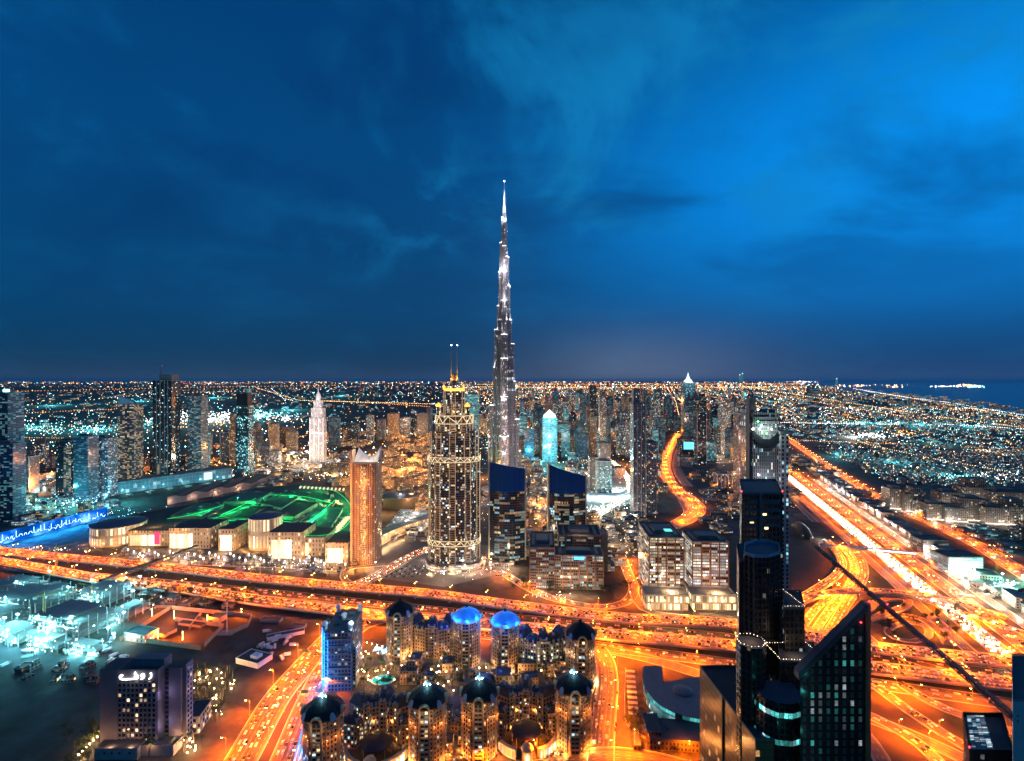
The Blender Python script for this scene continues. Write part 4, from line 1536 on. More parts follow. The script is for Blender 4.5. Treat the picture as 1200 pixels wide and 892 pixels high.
for i, (px, py, w_, d_, h_, rz, lb) in enumerate(((298, 775, 30, 20, 5, -20, 'low white walled villa with an open roof court near the curved avenue'),
                                                  (335, 745, 40, 9, 3, 25, 'long low white shed on the dark lot by the avenue'),
                                                  (318, 728, 26, 8, 3, -8, 'pale shed roof at the edge of the cross highway verge'),
                                                  (350, 735, 18, 6, 3, -5, 'narrow grey shed beside the avenue bend'))):
    p = P(px, py)
    e = empty('low_building', (p.x, p.y, 0), R(rz), lb, 'building')
    b = MB()
    b.prism(rect(0, 0, w_, d_), 0, h_, 0, 1)
    b.build('wall', [WHITEP if i < 2 else CONC, ROOF], e)
    b = MB()
    b.ring(rect(0, 0, w_, d_), h_ + 0.02, h_ + 1.0, 0.3)
    b.build('parapet', WHITEP if i < 2 else CONC, e)
    if i == 0:
        b = MB()
        b.prism(rect(3, 0, 9, 8), h_ + 0.05, h_ + 3.2, 0, 0)
        b.build('stair_head', WHITEP, e)

# ------------------------------------------------------------------ fan shaped low building and neighbours (lower middle)
fb = empty('fan_building', (*P(795, 820).xy, 0), 0, 'low fan shaped building with a shallow dome and a curved teal window front', 'building')
ob = fb.location.copy()


def rel2(px, py, z=0.0):
    p = P(px, py, z)
    return (p.x - ob.x, p.y - ob.y)


h_ = 14.0
front = [rel2(*q, h_) for q in ((754, 800), (758, 808), (766, 819), (776, 827), (790, 834), (806, 839), (824, 842))]
back = [rel2(*q, h_) for q in ((824, 792), (778, 800), (776, 781), (754, 781))]
pl = front + back
b = MB()
b.prism(pl, 0, h_ - 0.6, 0, 1)
b.build('wall', [facade('fan_front', (0.2, 0.2, 0.2), (0.05, 0.1, 0.11), 3.0, 4.6, 0.12, 0.25, 0.75, 0.2, (0.12, 0.75, 0.72), COOL, 0.2, 1.3, run=2.0), ROOF], fb)
b = MB()
b.prism([(x * 1.02, y * 1.02) for x, y in pl], h_ - 0.58, h_, 0, 0, bottom=True)
b.build('roof', plain('mauve_membrane_roof', (0.16, 0.13, 0.15), 0.7), fb)
q = rel2(800, 809, h_ + 1)
b = MB()
b.lathe(q[0], q[1], [(9, h_ + 0.02), (8.8, h_ + 1.0), (7, h_ + 2.2), (4, h_ + 3.0), (0.3, h_ + 3.3)], 24)
b.build('dome', plain('mauve_membrane_roof', (0.16, 0.13, 0.15)), fb, smooth=True)
for px, py in ((772, 836), (786, 846)):
    q = rel2(px, py)
    light('entrance_light', (q[0], q[1], 5), (1.0, 0.5, 0.15) if px > 780 else (0.8, 1.0, 1.0), 6000, 0.4, fb)
b = MB()
b.box(*sorted((rel2(757, 840)[0], rel2(764, 840)[0])), rel2(760, 843)[1], rel2(760, 843)[1] + 0.5, 4, 6)
b.build('sign_panel', glow('white_light_box', (0.75, 1.0, 1.0), 4.0), fb)
for (px, py, w_, d_, h2, lb) in ((790, 868, 44, 26, 9, 'dark flat roofed hall below the fan shaped building'), (764, 862, 12, 24, 11, 'narrow brown stair block between the dark hall and the car shelters'),
                                 (745, 870, 6, 20, 4, 'little kiosk behind the boundary wall on the residence street')):
    p = P(px, py)
    e = empty('low_building', (p.x, p.y, 0), R(-6), lb, 'building')
    b = MB()
    b.prism(rect(0, 0, w_, d_), 0, h2, 0, 1)
    b.build('wall', [facade('hall_wall', (0.10, 0.08, 0.07), (0.02, 0.02, 0.02), 3, 4, 0.5, 0.5, 0.12, 0.1, WARM2, COOL, 0.4, 1.5), ROOF], e)
    b = MB()
    b.ring(rect(0, 0, w_, d_), h2 + 0.02, h2 + 0.8, 0.3)
    b.build('parapet', CONC_D, e)
for i in range(9):
    p = P(738.5 + 0.5 * i, 790 + 6.2 * i)
    e = empty('car_shelter', (p.x, p.y, 0), R(-6), 'flat white car shelter in the row beside the residence street', 'shelter', 'white car shelters')
    b = MB()
    b.box(-4.5, 4.5, -1.9, 1.9, 3.0, 3.15)
    b.build('roof', plain('shelter_fabric', (0.34, 0.36, 0.36), 0.7), e)
    for x in (-3.5, 3.5):
        b = MB()
        b.tube((x, 0, 0), (x, 0, 3.0), 0.1, 0.1, 6)
        b.build('post', STEEL, e)
bw = MB()
wl = smooth(PL([(733, 785), (732, 830), (735, 850), (756, 866), (800, 878), (830, 882)]), 5)
l2, r2 = offset_line(wl, -0.25), offset_line(wl, 0.25)
for i in range(len(wl) - 1):
    z = Vector((0, 0, 2.4))
    bw.face([l2[i], l2[i] + z, l2[i + 1] + z, l2[i + 1]])
    bw.face([r2[i] + z, r2[i], r2[i + 1], r2[i + 1] + z])
    bw.face([l2[i] + z, r2[i] + z, r2[i + 1] + z, l2[i + 1] + z])
tag(bw.build('boundary_wall', CW), 'low pale wall curving along the residence street round the car shelters', 'wall')

# ------------------------------------------------------------------ generic tower
F_GOLD = facade('gold_lit_glass', (0.16, 0.16, 0.17), (0.02, 0.03, 0.04), 3.2, 3.6, 0.2, 0.3, 0.45, 0.3, (1.0, 0.72, 0.36), WARM2, 0.4, 2.2, run=2.0)
F_DARK = facade('dark_glass_tower', (0.04, 0.045, 0.055), (0.012, 0.016, 0.022), 3.0, 3.7, 0.18, 0.25, 0.10, 0.12, COOL, WARM2, 0.35, 1.6, 0.4, 0.2)
F_BLUE = facade('blue_glass_tower', (0.06, 0.09, 0.13), (0.01, 0.03, 0.05), 3.2, 3.7, 0.2, 0.3, 0.30, 0.2, TEAL, COOL, 0.4, 1.4, run=2.0)
F_TEAL = facade('teal_lit_tower', (0.10, 0.15, 0.17), (0.02, 0.08, 0.10), 3.4, 3.8, 0.15, 0.25, 0.75, 0.25, (0.16, 0.80, 0.85), (0.6, 1.0, 1.0), 0.3, 1.3, run=2.0)
F_MIX = facade('mixed_lit_tower', (0.20, 0.19, 0.19), (0.02, 0.03, 0.04), 3.3, 3.6, 0.28, 0.35, 0.32, 0.2, WARM2, COOL, 0.45, 2.0)
F_CONC = facade('concrete_flats', (0.30, 0.27, 0.25), (0.02, 0.025, 0.03), 3.6, 3.4, 0.45, 0.42, 0.25, 0.12, WARM, COOL, 0.35, 2.2, 0.8)
F_TAN = facade('tan_stone_tower', (0.34, 0.26, 0.18), (0.02, 0.025, 0.03), 3.4, 3.5, 0.5, 0.4, 0.30, 0.15, WARM, WARM2, 0.4, 2.2, 0.8)
F_GREY = facade('grey_ribbed_tower', (0.22, 0.21, 0.22), (0.02, 0.025, 0.035), 2.4, 3.6, 0.45, 0.25, 0.14, 0.1, WARM2, COOL, 0.5, 1.6, 0.6)
F_PINK = facade('copper_glass_tower', (0.34, 0.20, 0.16), (0.10, 0.07, 0.08), 4.2, 3.7, 0.08, 0.2, 0.14, 0.1, WARM, (1.0, 0.7, 0.7), 0.4, 1.0, 0.35, 0.4)
F_OFF = facade('office_rows', (0.22, 0.13, 0.09), (0.03, 0.03, 0.03), 2.8, 4.0, 0.16, 0.36, 0.78, 0.5, (1.0, 0.80, 0.52), (0.9, 1.0, 0.98), 0.3, 2.3, 0.7, run=3.0)
F_OFF2 = facade('office_rows_red', (0.26, 0.11, 0.06), (0.03, 0.03, 0.03), 2.8, 4.0, 0.16, 0.34, 0.72, 0.5, (1.0, 0.86, 0.66), (0.85, 0.96, 1.0), 0.4, 2.1, 0.7, run=4.0)
F_OFF3 = facade('office_rows_dim', (0.17, 0.12, 0.09), (0.03, 0.035, 0.04), 3.0, 4.0, 0.2, 0.42, 0.48, 0.5, (1.0, 0.80, 0.52), (0.55, 0.95, 1.0), 0.4, 1.8, 0.7, run=3.0)


def tower(label, x0, x1, yt, yb, mat, depth=None, yaw=0.0, group=None, name='tower', cat='tower', roof=ROOF, plant=True, cap=None, mast=0.0, red=False, fins=None, base=None):
    D = PD(yb)
    w = (x1 - x0) / FPX * D
    d = depth or min(w * 1.1, 45)
    z = PZ(yt, D)
    e = empty(name, (PX((x0 + x1) / 2, D), D, 0), R(yaw), label, cat, group)
    pts = [(-w / 2, 0), (w / 2, 0), (w / 2, d), (-w / 2, d)]
    b = MB()
    b.prism(pts, 0, z, 0, 1, top=True)
    b.build('facade', [mat, roof], e)
    b = MB()
    b.ring(pts, z + 0.02, z + 1.6, 0.25)
    b.build('parapet', cap or CONC_D, e)
    hd = (int(x0 * 7 + yt * 3) % 5) if group else 9
    if hd == 1:
        b = MB()
        b.prism([(-w * 0.36, d * 0.14), (w * 0.36, d * 0.14), (w * 0.36, d * 0.86), (-w * 0.36, d * 0.86)], z + 0.03, z + w * 0.35, 0, 1)
        b.build('upper_block', [mat, roof], e)
    elif hd == 2 and z > 60:
        b = MB()
        b.prism([(-w * 0.48, d * 0.05), (w * 0.48, d * 0.05), (w * 0.48, d * 0.4), (-w * 0.48, d * 0.4)], z + 0.03, z + 1, 0, 0)
        b.v = [(x, y, zz if zz < z + 0.5 else z + w * (0.25 + 0.5 * (x / w + 0.5))) for x, y, zz in b.v]
        b.build('raked_screen', cap or CONC_D, e)
    elif hd == 3 and z > 60:
        b = MB()
        b.lathe(0, d / 2, [(w * 0.34, z + 0.03), (w * 0.30, z + w * 0.3), (w * 0.06, z + w * 0.7), (0.4, z + w * 1.2)], 4, a0=R(45))
        b.build('spire', cap or CONC_D, e)
    if z > 50 and group:
        for q in (0.36, 0.72):
            b = MB()
            b.ring(pts, z * q, z * q + 3.2, 0.35)
            b.build('service_floor_band', CONC_D, e)
    if plant:
        b = MB()
        b.box(-w * 0.28, w * 0.22, d * 0.25, d * 0.75, z + 0.03, z + 3 + w * 0.08)
        b.build('plant_room', CONC_D, e)
    if fins:
        for x in fins:
            b = MB()
            b.box(x * w / 2 - 0.7, x * w / 2 + 0.7, -1.2, -0.02, 0, z + 1)
            b.build('fin', cap or CONC, e)
    if mast:
        b = MB()
        b.tube((0, d / 2, z), (0, d / 2, z + mast), 0.9, 0.25, 6)
        b.build('mast', STEEL, e)
    if red:
        for x in (-w / 2, w / 2):
            b = MB()
            b.blob((x, 0, z + 2.6), 1.1)
            b.build('beacon', L_RED, e)
    if base:
        b = MB()
        b.prism([(-w * base, -w * 0.4), (w * base, -w * 0.4), (w * base, -0.05), (-w * base, -0.05)], 0, 14, 0, 1)
        b.build('podium', [F_OFF3, ROOF_L], e)
    return e, w, d, z


# ------------------------------------------------------------------ near dark towers on the right
F_NEAR = facade('near_dark_glass', (0.030, 0.027, 0.026), (0.008, 0.009, 0.012), 2.6, 3.6, 0.34, 0.30, 0.02, 0.05, (0.8, 0.95, 0.85), WARM2, 0.4, 0.9, 0.35)
F_NEARW = facade('near_grey_window_columns', (0.016, 0.016, 0.018), (0.05, 0.053, 0.058), 3.4, 3.6, 0.55, 0.40, 0.06, 0.05, (0.75, 0.85, 0.95), WARM2, 0.3, 0.7, 0.4)
BLK = plain('black_cladding', (0.012, 0.012, 0.015), 0.4)


def block(e, name, x0, x1, D0, D1, z0, z1, mat, roof=ROOF, cap=True):
    """a box given by pixel columns at its front distance, in the coordinates of its thing"""
    o = e.location
    X0, X1 = PX(x0, D0) - o.x, PX(x1, D0) - o.x
    b = MB()
    k = D1 / D0
    B0, B1 = (X0 + o.x) * k - o.x - 1.5, (X0 + o.x) * k - o.x - 1.5 + (X1 - X0)
    pts = [(X0, D0 - o.y), (X1, D0 - o.y), (B1, D1 - o.y), (B0, D1 - o.y)]
    b.prism(pts, z0, z1, 0, 1)
    b.build(name, [mat, roof], e)
    if cap:
        b = MB()
        b.ring(pts, z1 + 0.02, z1 + 1.2, 0.3)
        b.build('parapet', CONC_D, e)
    return X0, X1


e = empty('dark_tower', (155, 345, 0), 0, 'tall black tower with louvred upper wall, standing just behind the octagonal roofed one', 'tower')
x0, x1 = block(e, 'shaft', 869, 917, 345, 392, 0, PZ(579, 345), F_NEAR)
for i in range(4):
    b = MB()
    z = PZ(586 + 9 * i, 345)
    b.box(x0 + 3, x0 + 11, -0.5, -0.02, z - 2.6, z)
    b.box(x0 + 13.5, x1 - 1.5, -0.5, -0.02, z - 2.6, z)
    b.build('louvre', plain('grey_louvre', (0.10, 0.085, 0.08), 0.5), e)
b = MB()
b.box(x0 + 11.6, x0 + 13.0, -1.4, -0.02, 60, PZ(577, 345))
b.build('fin', CONC_D, e)
for px, py in ((881, 614), (896, 604), (898, 618)):
    b = MB()
    x = PX(px, 345) - 155
    b.box(x - 1.2, x + 1.2, -0.3, -0.03, PZ(py, 345) - 1.3, PZ(py, 345) + 1.3)
    b.build('lit_window', glow('lit_window_warm', (1.0, 0.8, 0.35), 2.2), e)
for x in (x0, x1):
    b = MB()
    b.blob((x, 0, PZ(579, 345) + 1.8), 0.55)
    b.build('beacon', L_RED, e)

e = empty('octagonal_roof_tower', (PX(904, 300), 312, 0), 0, 'near black tower with an octagonal flat roof and light strings round its terraces', 'tower')
o = e.location
b = MB()
oc = [(x + y * 0.48, y) for x, y in ((-10, -9), (-4, -14), (4, -14), (10.5, -8), (10.5, 8), (4, 14), (-4, 14), (-10, 8))]
b.prism(oc, 0, 197, 0, 1)
b.build('shaft', [F_NEAR, plain('blue_grey_flat_roof', (0.07, 0.08, 0.11), 0.7)], e)
for i in range(8):
    a_, c_ = Vector(oc[i]), Vector(oc[(i + 1) % 8])
    for t_ in (0.0, 0.5):
        q_ = a_.lerp(c_, t_)
        b = MB()
        b.prism(rect(q_.x * 1.02, q_.y * 1.02, 0.45, 0.45), 0, 197.5, 0, 0)
        b.build('fin', plain('dark_bronze_fin', (0.06, 0.045, 0.04), 0.4, 0.5), e)
for i in range(13):
    b = MB()
    b.ring(oc, 14.4 * i + 8, 14.4 * i + 8.8, 0.35)
    b.build('floor_line', plain('dark_bronze_fin', (0.06, 0.045, 0.04)), e)
b = MB()
b.ring(oc, 197.02, 198.6, 0.6)
b.build('parapet', plain('pale_grey_coping', (0.30, 0.32, 0.36), 0.6), e)
block(e, 'side_wing', 866, 884, 305, 335, 0, 192, F_NEARW)
block(e, 'step', 920, 943, 292, 316, 0, PZ(714, 292), F_NEAR)
block(e, 'low_step', 915, 960, 280, 300, 0, PZ(777, 280), F_NEAR)
b = MB()
tx, tz = PX(884, 276) - o.x, PZ(757, 276)
tp = [(tx + x, 276 - o.y + y) for x, y in ngon(0, 4, 7.5, 8, R(22.5))]
b.prism(tp, 0, tz, 0, 1)
b.build('terrace_drum', [F_NEAR, plain('terrace_tiles', (0.11, 0.09, 0.08), 0.8)], e)
STR = glow('warm_string_bulb', (1.0, 0.74, 0.45), 7.0)


def bulbs(pts, z, step=1.6, r=0.26):
    n = len(pts)
    b = MB()
    for i in range(n - 1):
        a, c = Vector(pts[i]), Vector(pts[i + 1])
        L = (c - a).length
        for j in range(max(1, int(L / step))):
            p = a.lerp(c, j / max(1, int(L / step)))
            b.blob((p.x, p.y, z + 0.12 * math.sin(7 * j + i)), r * 0.75 * (0.45 + 0.55 * ((j * 7 + i) % 3 > 0)))
    return b


bulbs(tp + tp[:1], tz + 1.2, 1.9, 0.30).build('light_string', STR, e)
light('terrace_light', (tx, 280 - o.y, tz + 4), (1.0, 0.7, 0.45), 600, 0.5, e)
X0, X1 = PX(920, 292) - o.x, PX(943, 292) - o.x
bulbs([(X0, -20), (X1, -20), (X1, 3), (X0, 3)], PZ(714, 292) + 1.8, 1.5, 0.22).build('light_string', STR, e)
X0, X1 = PX(915, 280) - o.x, PX(960, 280) - o.x
zz = PZ(777, 280)
bulbs([(X0, -32), (X1 + 3, -32), (X1 + 3, -14), (X0, -14), (X0, -32)], zz + 2.0, 1.5, 0.26).build('light_string', STR, e)
light('terrace_light', ((X0 + X1) / 2, -26, zz + 5), (1.0, 0.7, 0.45), 900, 0.5, e)

e = empty('rounded_low_tower', (PX(915, 268), 268, 0), 0, 'dark lower tower with a rounded roof and two bands of teal windows', 'tower')
b = MB()
rd = [(-11, 4), (-9, -2), (-5, -6), (2, -7), (8, -5), (12, 0), (12, 14), (-11, 14)]
zt = PZ(824, 262)
b.prism(rd, 0, zt, 0, 1)
b.build('shaft', [F_NEAR, plain('blue_grey_flat_roof', (0.07, 0.08, 0.11))], e)
for z in (zt - 6, zt - 20):
    b = MB()
    b.prism([(x * 1.015, y * 1.015 - 0.05) for x, y in rd], z - 1.6, z + 1.2, 0, 0, top=False)
    b.build('window_band', facade('teal_band', (0.02, 0.03, 0.03), (0.03, 0.1, 0.1), 2.2, 2.8, 0.12, 0.05, 0.8, 0.2, (0.12, 0.8, 0.75), COOL, 0.15, 1.5), e)

e = empty('orange_tinted_block', (125, 263, 0), 0, 'glass block tinted orange like a mirrored highway, below the octagonal roofed tower', 'building')
b = MB()
b.prism([(0, 0), (30, 0), (30, 67), (-4, 67)], 0, 115, 0, 1)
b.build('facade', [facade('painted_reflection_glass', (0.20, 0.10, 0.05), (0.30, 0.15, 0.07), 2.4, 3.8, 0.12, 0.14, 0.10, 0.1, (1.0, 0.45, 0.15), WARM, 0.5, 0.9, 0.3, 0.6, 0.10), ROOF], e)  # reflection of the orange streets is put into the glass colour
b = MB()
b.ring([(0, 0), (30, 0), (30, 67), (-4, 67)], 115.02, 116.4, 0.35)
b.build('parapet', CONC_D, e)
b = MB()
b.box(-3.0, -2.2, 34, 35.2, 0, 116)
b.build('mullion', BLK, e)

# the tower with the sloping glass blade
e = empty('blade_tower', (PX(938, 250), 250, 0), 0, 'glass tower with a blade like slanting top edge and painted teal reflections in its windows', 'tower')
W_ = PX(1014, 250) - PX(938, 250)
zl, zr = PZ(792, 250), PZ(716, 250)
b = MB()
K_ = 12.0
for (x0, y0, x1, y1, za, zb) in ((0, 0, W_, 0, zl, zr), (W_, 0, W_ + 8, K_, zr, zr), (W_ + 8, K_, 7, K_, zr, zl), (7, K_, 0, 0, zl, zl)):
    L = math.hypot(x1 - x0, y1 - y0)
    b.face([(x0, y0, 0), (x1, y1, 0), (x1, y1, zb), (x0, y0, za)], 0, [(x0, 0), (x0 + L, 0), (x0 + L, zb), (x0, za)])
b.face([(0, 0, zl), (W_, 0, zr), (W_ + 8, K_, zr), (7, K_, zl)], 1)
b.build('facade', [facade('blade_glass', (0.010, 0.016, 0.018), (0.06, 0.07, 0.075), 3.9, 3.9, 0.58, 0.30, 0.36, 0.9, (0.50, 0.58, 0.62), (0.06, 0.5, 0.45), 0.42, 0.40, 0.18), BLK], e)  # teal window glow paints in reflections of the city
b = MB()
b.prism([(-1.4, -1.2), (W_ + 0.3, -1.2), (W_ + 0.3, 3.2), (-1.4, 3.2)], 0, 1, 0, 0, bottom=True)
m = b.v
b.v = [(x, y, (zl + (zr - zl) * (x / W_)) + (0.1 if z < 0.5 else 3.6)) for x, y, z in m]
b.build('edge_beam', DARKSTEEL, e)
b = MB()
b.box(W_ + 0.05, W_ + 2.2, -0.8, 1.2, 0, zr + 4)
b.build('corner_fin', plain('copper_fin', (0.30, 0.13, 0.07), 0.5), e)
for x, z in ((W_ + 1, zr + 5.2), (W_ - 3, zr - 5)):
    b = MB()
    b.blob((x, -1.3, z), 0.5)
    b.build('beacon', L_RED, e)
rgb_ = random.Random(3)
for i in range(5):
    light('teal_face_light', (PX(965, 240) - e.location.x + rgb_.uniform(-12, 14), -14, 110 + 10 * i), (0.1, 0.9, 0.8), 350, 0.8, e)  # teal point lights hung in the air before the upper glass face

e = empty('roof_boom', (190, 262, 0), 0, 'long dark steel boom running level above the interchange between two tower tops', 'boom')
pa, pb = Vector((PX(953, 352) - 190, 352 - 262, PZ(638, 352))), Vector((PX(1190, 180) - 190, 180 - 262, PZ(842, 180)))
b = MB()
dd = (pb - pa).normalized()
sd, uv_ = dd.cross(Vector((0, 0, 1))).normalized() * 0.75, Vector((0, 0, 0.85))
for q in (-sd - uv_, sd - uv_, sd + uv_, -sd + uv_):
    b.tube(pa + q, pb + q, 0.26, 0.26, 6)
for i in range(70):
    a, c = pa.lerp(pb, i / 70), pa.lerp(pb, (i + 1) / 70)
    f_ = 1 if i % 2 else -1
    b.tube(a - sd - uv_ * f_, c - sd + uv_ * f_, 0.13, 0.13, 4, caps=False)
    b.tube(a + sd - uv_ * f_, c + sd + uv_ * f_, 0.13, 0.13, 4, caps=False)
    b.tube(a + sd * f_ + uv_, c - sd * f_ + uv_, 0.11, 0.11, 4, caps=False)
for i in range(60):
    a, c = pa.lerp(pb, i / 60 + 0.001), pa.lerp(pb, (i + 1) / 60 - 0.001)
    b.face([a - sd * 0.7 - uv_ * 0.6, a + sd * 0.7 - uv_ * 0.6, c + sd * 0.7 - uv_ * 0.6, c - sd * 0.7 - uv_ * 0.6])
    b.face([a - sd * 0.7 + uv_ * 0.6, c - sd * 0.7 + uv_ * 0.6, c - sd * 0.7 - uv_ * 0.6, a - sd * 0.7 - uv_ * 0.6])
b.build('beam', DARKSTEEL, e)
b = MB()
s = (pb - pa).cross(Vector((0, 0, 1))).normalized() * 0.9
b.path([pa + s + Vector((0, 0, 1.9)), pb + s + Vector((0, 0, 1.9))], 0.06, 6)
b.build('rail', STEEL, e)
b = MB()
b.tube((PX(1014, 250) - 190, -12, zr + 3.2), (PX(1014, 250) - 190, -12, zr + 0.2), 1.2, 1.2, 8)
b.build('support', DARKSTEEL, e)
b = MB()
b.blob(pa.lerp(pb, 0.53) + Vector((0, 0, 2.0)), 0.45)
b.build('beacon', L_RED, e)

e = empty('slab_tower', (PX(1187, 180), 180, 0), 0, 'plain blue grey tower corner at the picture edge carrying the end of the long boom', 'tower')
b = MB()
b.prism([(0, 0), (34, 0), (62, 30), (29, 30)], 0, PZ(822, 180), 0, 1)
b.build('wall', [plain('blue_grey_panel', (0.72, 0.50, 0.42), 0.6, var=0.08), ROOF], e)
b = MB()
b.ring([(0, 0), (34, 0), (62, 30), (29, 30)], PZ(822, 180) + 0.02, PZ(822, 180) + 0.8, 0.15)
b.build('coping', CONC, e)
e = empty('skylight_tower', (PX(1136, 200), 200, 0), 0, 'small dark tower top with a sloping white lit skylight under the boom end', 'tower')
b = MB()
b.prism([(0, 0), (17, 0), (34, 22), (17, 22)], 0, PZ(884, 200), 0, 1)
b.build('facade', [F_NEARW, ROOF], e)
b = MB()
z0 = PZ(884, 200)
b.face([(1.5, 0.5, z0 + 0.1), (10.5, 0.5, z0 + 0.1), (25.0, 21, z0 + 1.6), (17.5, 21, z0 + 1.6)], 0, [(0, 0), (9, 0), (9, 20), (0, 20)])
b.face([(10.5, 0.5, z0 + 0.08), (10.5, 0.5, z0 + 0.1), (25, 21, z0 + 1.6), (25, 21, z0 + 0.08)], 0)
b.build('skylight', facade('skylight_glass', (0.06, 0.07, 0.07), (0.2, 0.22, 0.22), 2.2, 0.9, 0.1, 0.25, 0.7, 0.1, (0.85, 0.95, 0.92), COOL, 0.3, 0.8), e)
b = MB()
b.ring([(0, 0), (17, 0), (34, 22), (17, 22)], z0 + 0.02, z0 + 2.0, 0.3)
b.build('parapet', BLK, e)
b = MB()
b.blob((0, 0, z0 + 2.8), 0.4)
b.build('beacon', L_RED, e)

# tower with the lit fin and the slim tower behind, further off
e = empty('fin_tower', (PX(903, 520), 520, 0), 0, 'ribbed dark tower under construction with a tall slab fin of lit windows on its flank', 'tower')
o = e.location
X = lambda px: PX(px, 520) - o.x
b = MB()
b.prism([(X(885), 4), (X(914), 4), (X(914), 34), (X(885), 34)], 0, PZ(481, 520), 0, 1)
b.build('facade', [facade('ribbed_dark', (0.20, 0.17, 0.165), (0.02, 0.02, 0.025), 2.0, 3.6, 0.5, 0.1, 0.16, 0.1, COOL, WARM2, 0.4, 1.6, 0.6), ROOF], e)
b = MB()
for i in range(7):
    z = PZ(484 + 5 * i, 520)
    b.box(X(885) - 1, X(914) + 1, 2.6, 3.98, z - 0.8, z)
b.build('floor_edge', CONC_D, e)
b = MB()
arc = [(X(884) + (X(916) - X(884)) * i / 12, PZ(514 + 12 * math.sin(math.pi * i / 12), 520)) for i in range(13)]
for (xa, za), (xb, zb) in zip(arc[:-1], arc[1:]):
    b.face([(xa, 2.4, za), (xb, 2.4, zb), (xb, 2.4, zb + 9), (xa, 2.4, za + 9)])
    b.face([(xa, 3.9, za + 9), (xb, 3.9, zb + 9), (xb, 3.9, zb), (xa, 3.9, za)])
    b.face([(xa, 2.4, za + 9), (xb, 2.4, zb + 9), (xb, 3.9, zb + 9), (xa, 3.9, za + 9)])
b.build('arched_band', BLK, e)
b = MB()
b.prism([(X(915), 0), (X(924.5), 0), (X(924.5), 40), (X(915), 40)], 0, PZ(509, 520), 0, 1)
b.build('fin', [facade('fin_windows', (0.33, 0.25, 0.24), (0.02, 0.02, 0.03), 4.4, 4.2, 0.55, 0.35, 0.25, 0.1, COOL, TEAL, 0.4, 1.6, 0.6), CONC], e)
b = MB()
b.box(X(913.8), X(925), -1.2, 41, PZ(509, 520), PZ(505.5, 520))
b.build('fin_cap', CONC_D, e)
b = MB()
b.prism([(X(882.5), 8), (X(890), 8), (X(890), 16), (X(882.5), 16)], 0, PZ(466, 520), 0, 0)
b.build('core', CONC_D, e)
b = MB()
b.tube((X(888), 12, PZ(466, 520)), (X(888), 12, PZ(457, 520)), 0.6, 0.3, 6)
b.tube((X(884), 12, PZ(462, 520)), (X(899), 12, PZ(475, 520)), 0.5, 0.5, 6)
b.build('crane', DARKSTEEL, e)
for px, py, c in ((893, 499, L_TEAL), (905, 503, L_WHITE), (889, 494, glow('green_flood', (0.15, 1.0, 0.2), 12.0)), (899, 508, glow('green_flood', (0.15, 1.0, 0.2), 12.0)), (883, 503, L_WHITE), (889, 480, L_WHITE)):
    b = MB()
    b.blob((X(px), 1.2, PZ(py, 520)), 0.9)
    b.build('work_lamp', c, e)
light('work_light', (X(898), -6, PZ(505, 520)), (0.7, 1.0, 0.95), 16000, 1.0, e)
light('work_light', (X(898), -8, PZ(560, 520)), (0.8, 0.9, 1.0), 9000, 1.0, e)
e, w, d, z = tower('slim copper glass tower with pale floor lines behind the black tower', 866, 882, 485, 584, F_PINK, 34, cap=CONC)
for i in range(9):
    b = MB()
    b.box(-w / 2 - 0.3, w / 2 + 0.3, -0.8, -0.02, z - 2 - i * 24, z - 0.8 - i * 24)
    b.build('floor_line', glow('pink_floor_line', (1.0, 0.62, 0.5), 0.55), e)
light('facade_flood', (-4, -36, 150), (1.0, 0.6, 0.5), 90000, 3.0, e)
light('facade_flood', (-4, -36, 70), (1.0, 0.5, 0.35), 90000, 3.0, e)

# ------------------------------------------------------------------ the supertall spire tower
e = empty('supertall_tower', (PX(591, 1360), 1360, 0), 0, 'the supertall silver tower stepping up to a needle spire, tallest in the city', 'skyscraper')
F_SUP = facade('silver_fins', (0.26, 0.26, 0.29), (0.015, 0.018, 0.025), 2.6, 4.0, 0.40, 0.12, 0.10, 0.25, (1.0, 0.80, 0.66), (0.9, 0.95, 1.0), 0.5, 1.5, 0.38, 0.35)
F_SUPB = facade('silver_fins_warm', (0.24, 0.22, 0.235), (0.015, 0.016, 0.022), 2.6, 4.0, 0.40, 0.12, 0.14, 0.25, (1.0, 0.72, 0.52), (0.95, 0.9, 1.0), 0.4, 1.6, 0.4, 0.3)
TER = glow('terrace_led', (1.0, 0.95, 0.92), 2.0)
prof_r = [49, 44, 33, 29.5, 21.5, 17.5, 13.5, 8.5]
prof_z = [105, 190, 292, 392, 455, 545, 622, 690]
sup_l = []
for wi, (ang, dz) in enumerate(((-90, -34), (30, 6), (150, 44))):
    a = R(ang)
    c, s = math.cos(a), math.sin(a)
    wing = MB()
    ter = MB()
    inner = 0.0
    for k in range(len(prof_r) - 1, -1, -1):
        r1 = prof_r[k]
        r0 = prof_r[k + 1] - 5 if k < len(prof_r) - 1 else 0.0
        ztop = prof_z[k] + dz
        hw = 4.2 + r1 * 0.17
        pts = [(r0, -hw), (r1 - hw * 0.8, -hw), (r1 - hw * 0.25, -hw * 0.72), (r1, -hw * 0.25), (r1, hw * 0.25), (r1 - hw * 0.25, hw * 0.72), (r1 - hw * 0.8, hw), (r0, hw)]
        wing.prism([(x * c - y * s, x * s + y * c) for x, y in pts], 0 if k == 0 else max(0, (prof_z[k - 1] + dz) * 0.0), ztop, 0, 1)
        ter.ring([(x * c - y * s, x * s + y * c) for x, y in pts], ztop - 0.6, ztop + 0.9, 0.5)
        sup_l.append((c * (r1 + 7), s * (r1 + 7), ztop + 7, r1))
    wing.build('wing', [F_SUP if wi else F_SUPB, CONC_D], e)
    ter.build('terrace_light_line', TER, e)
core = MB()
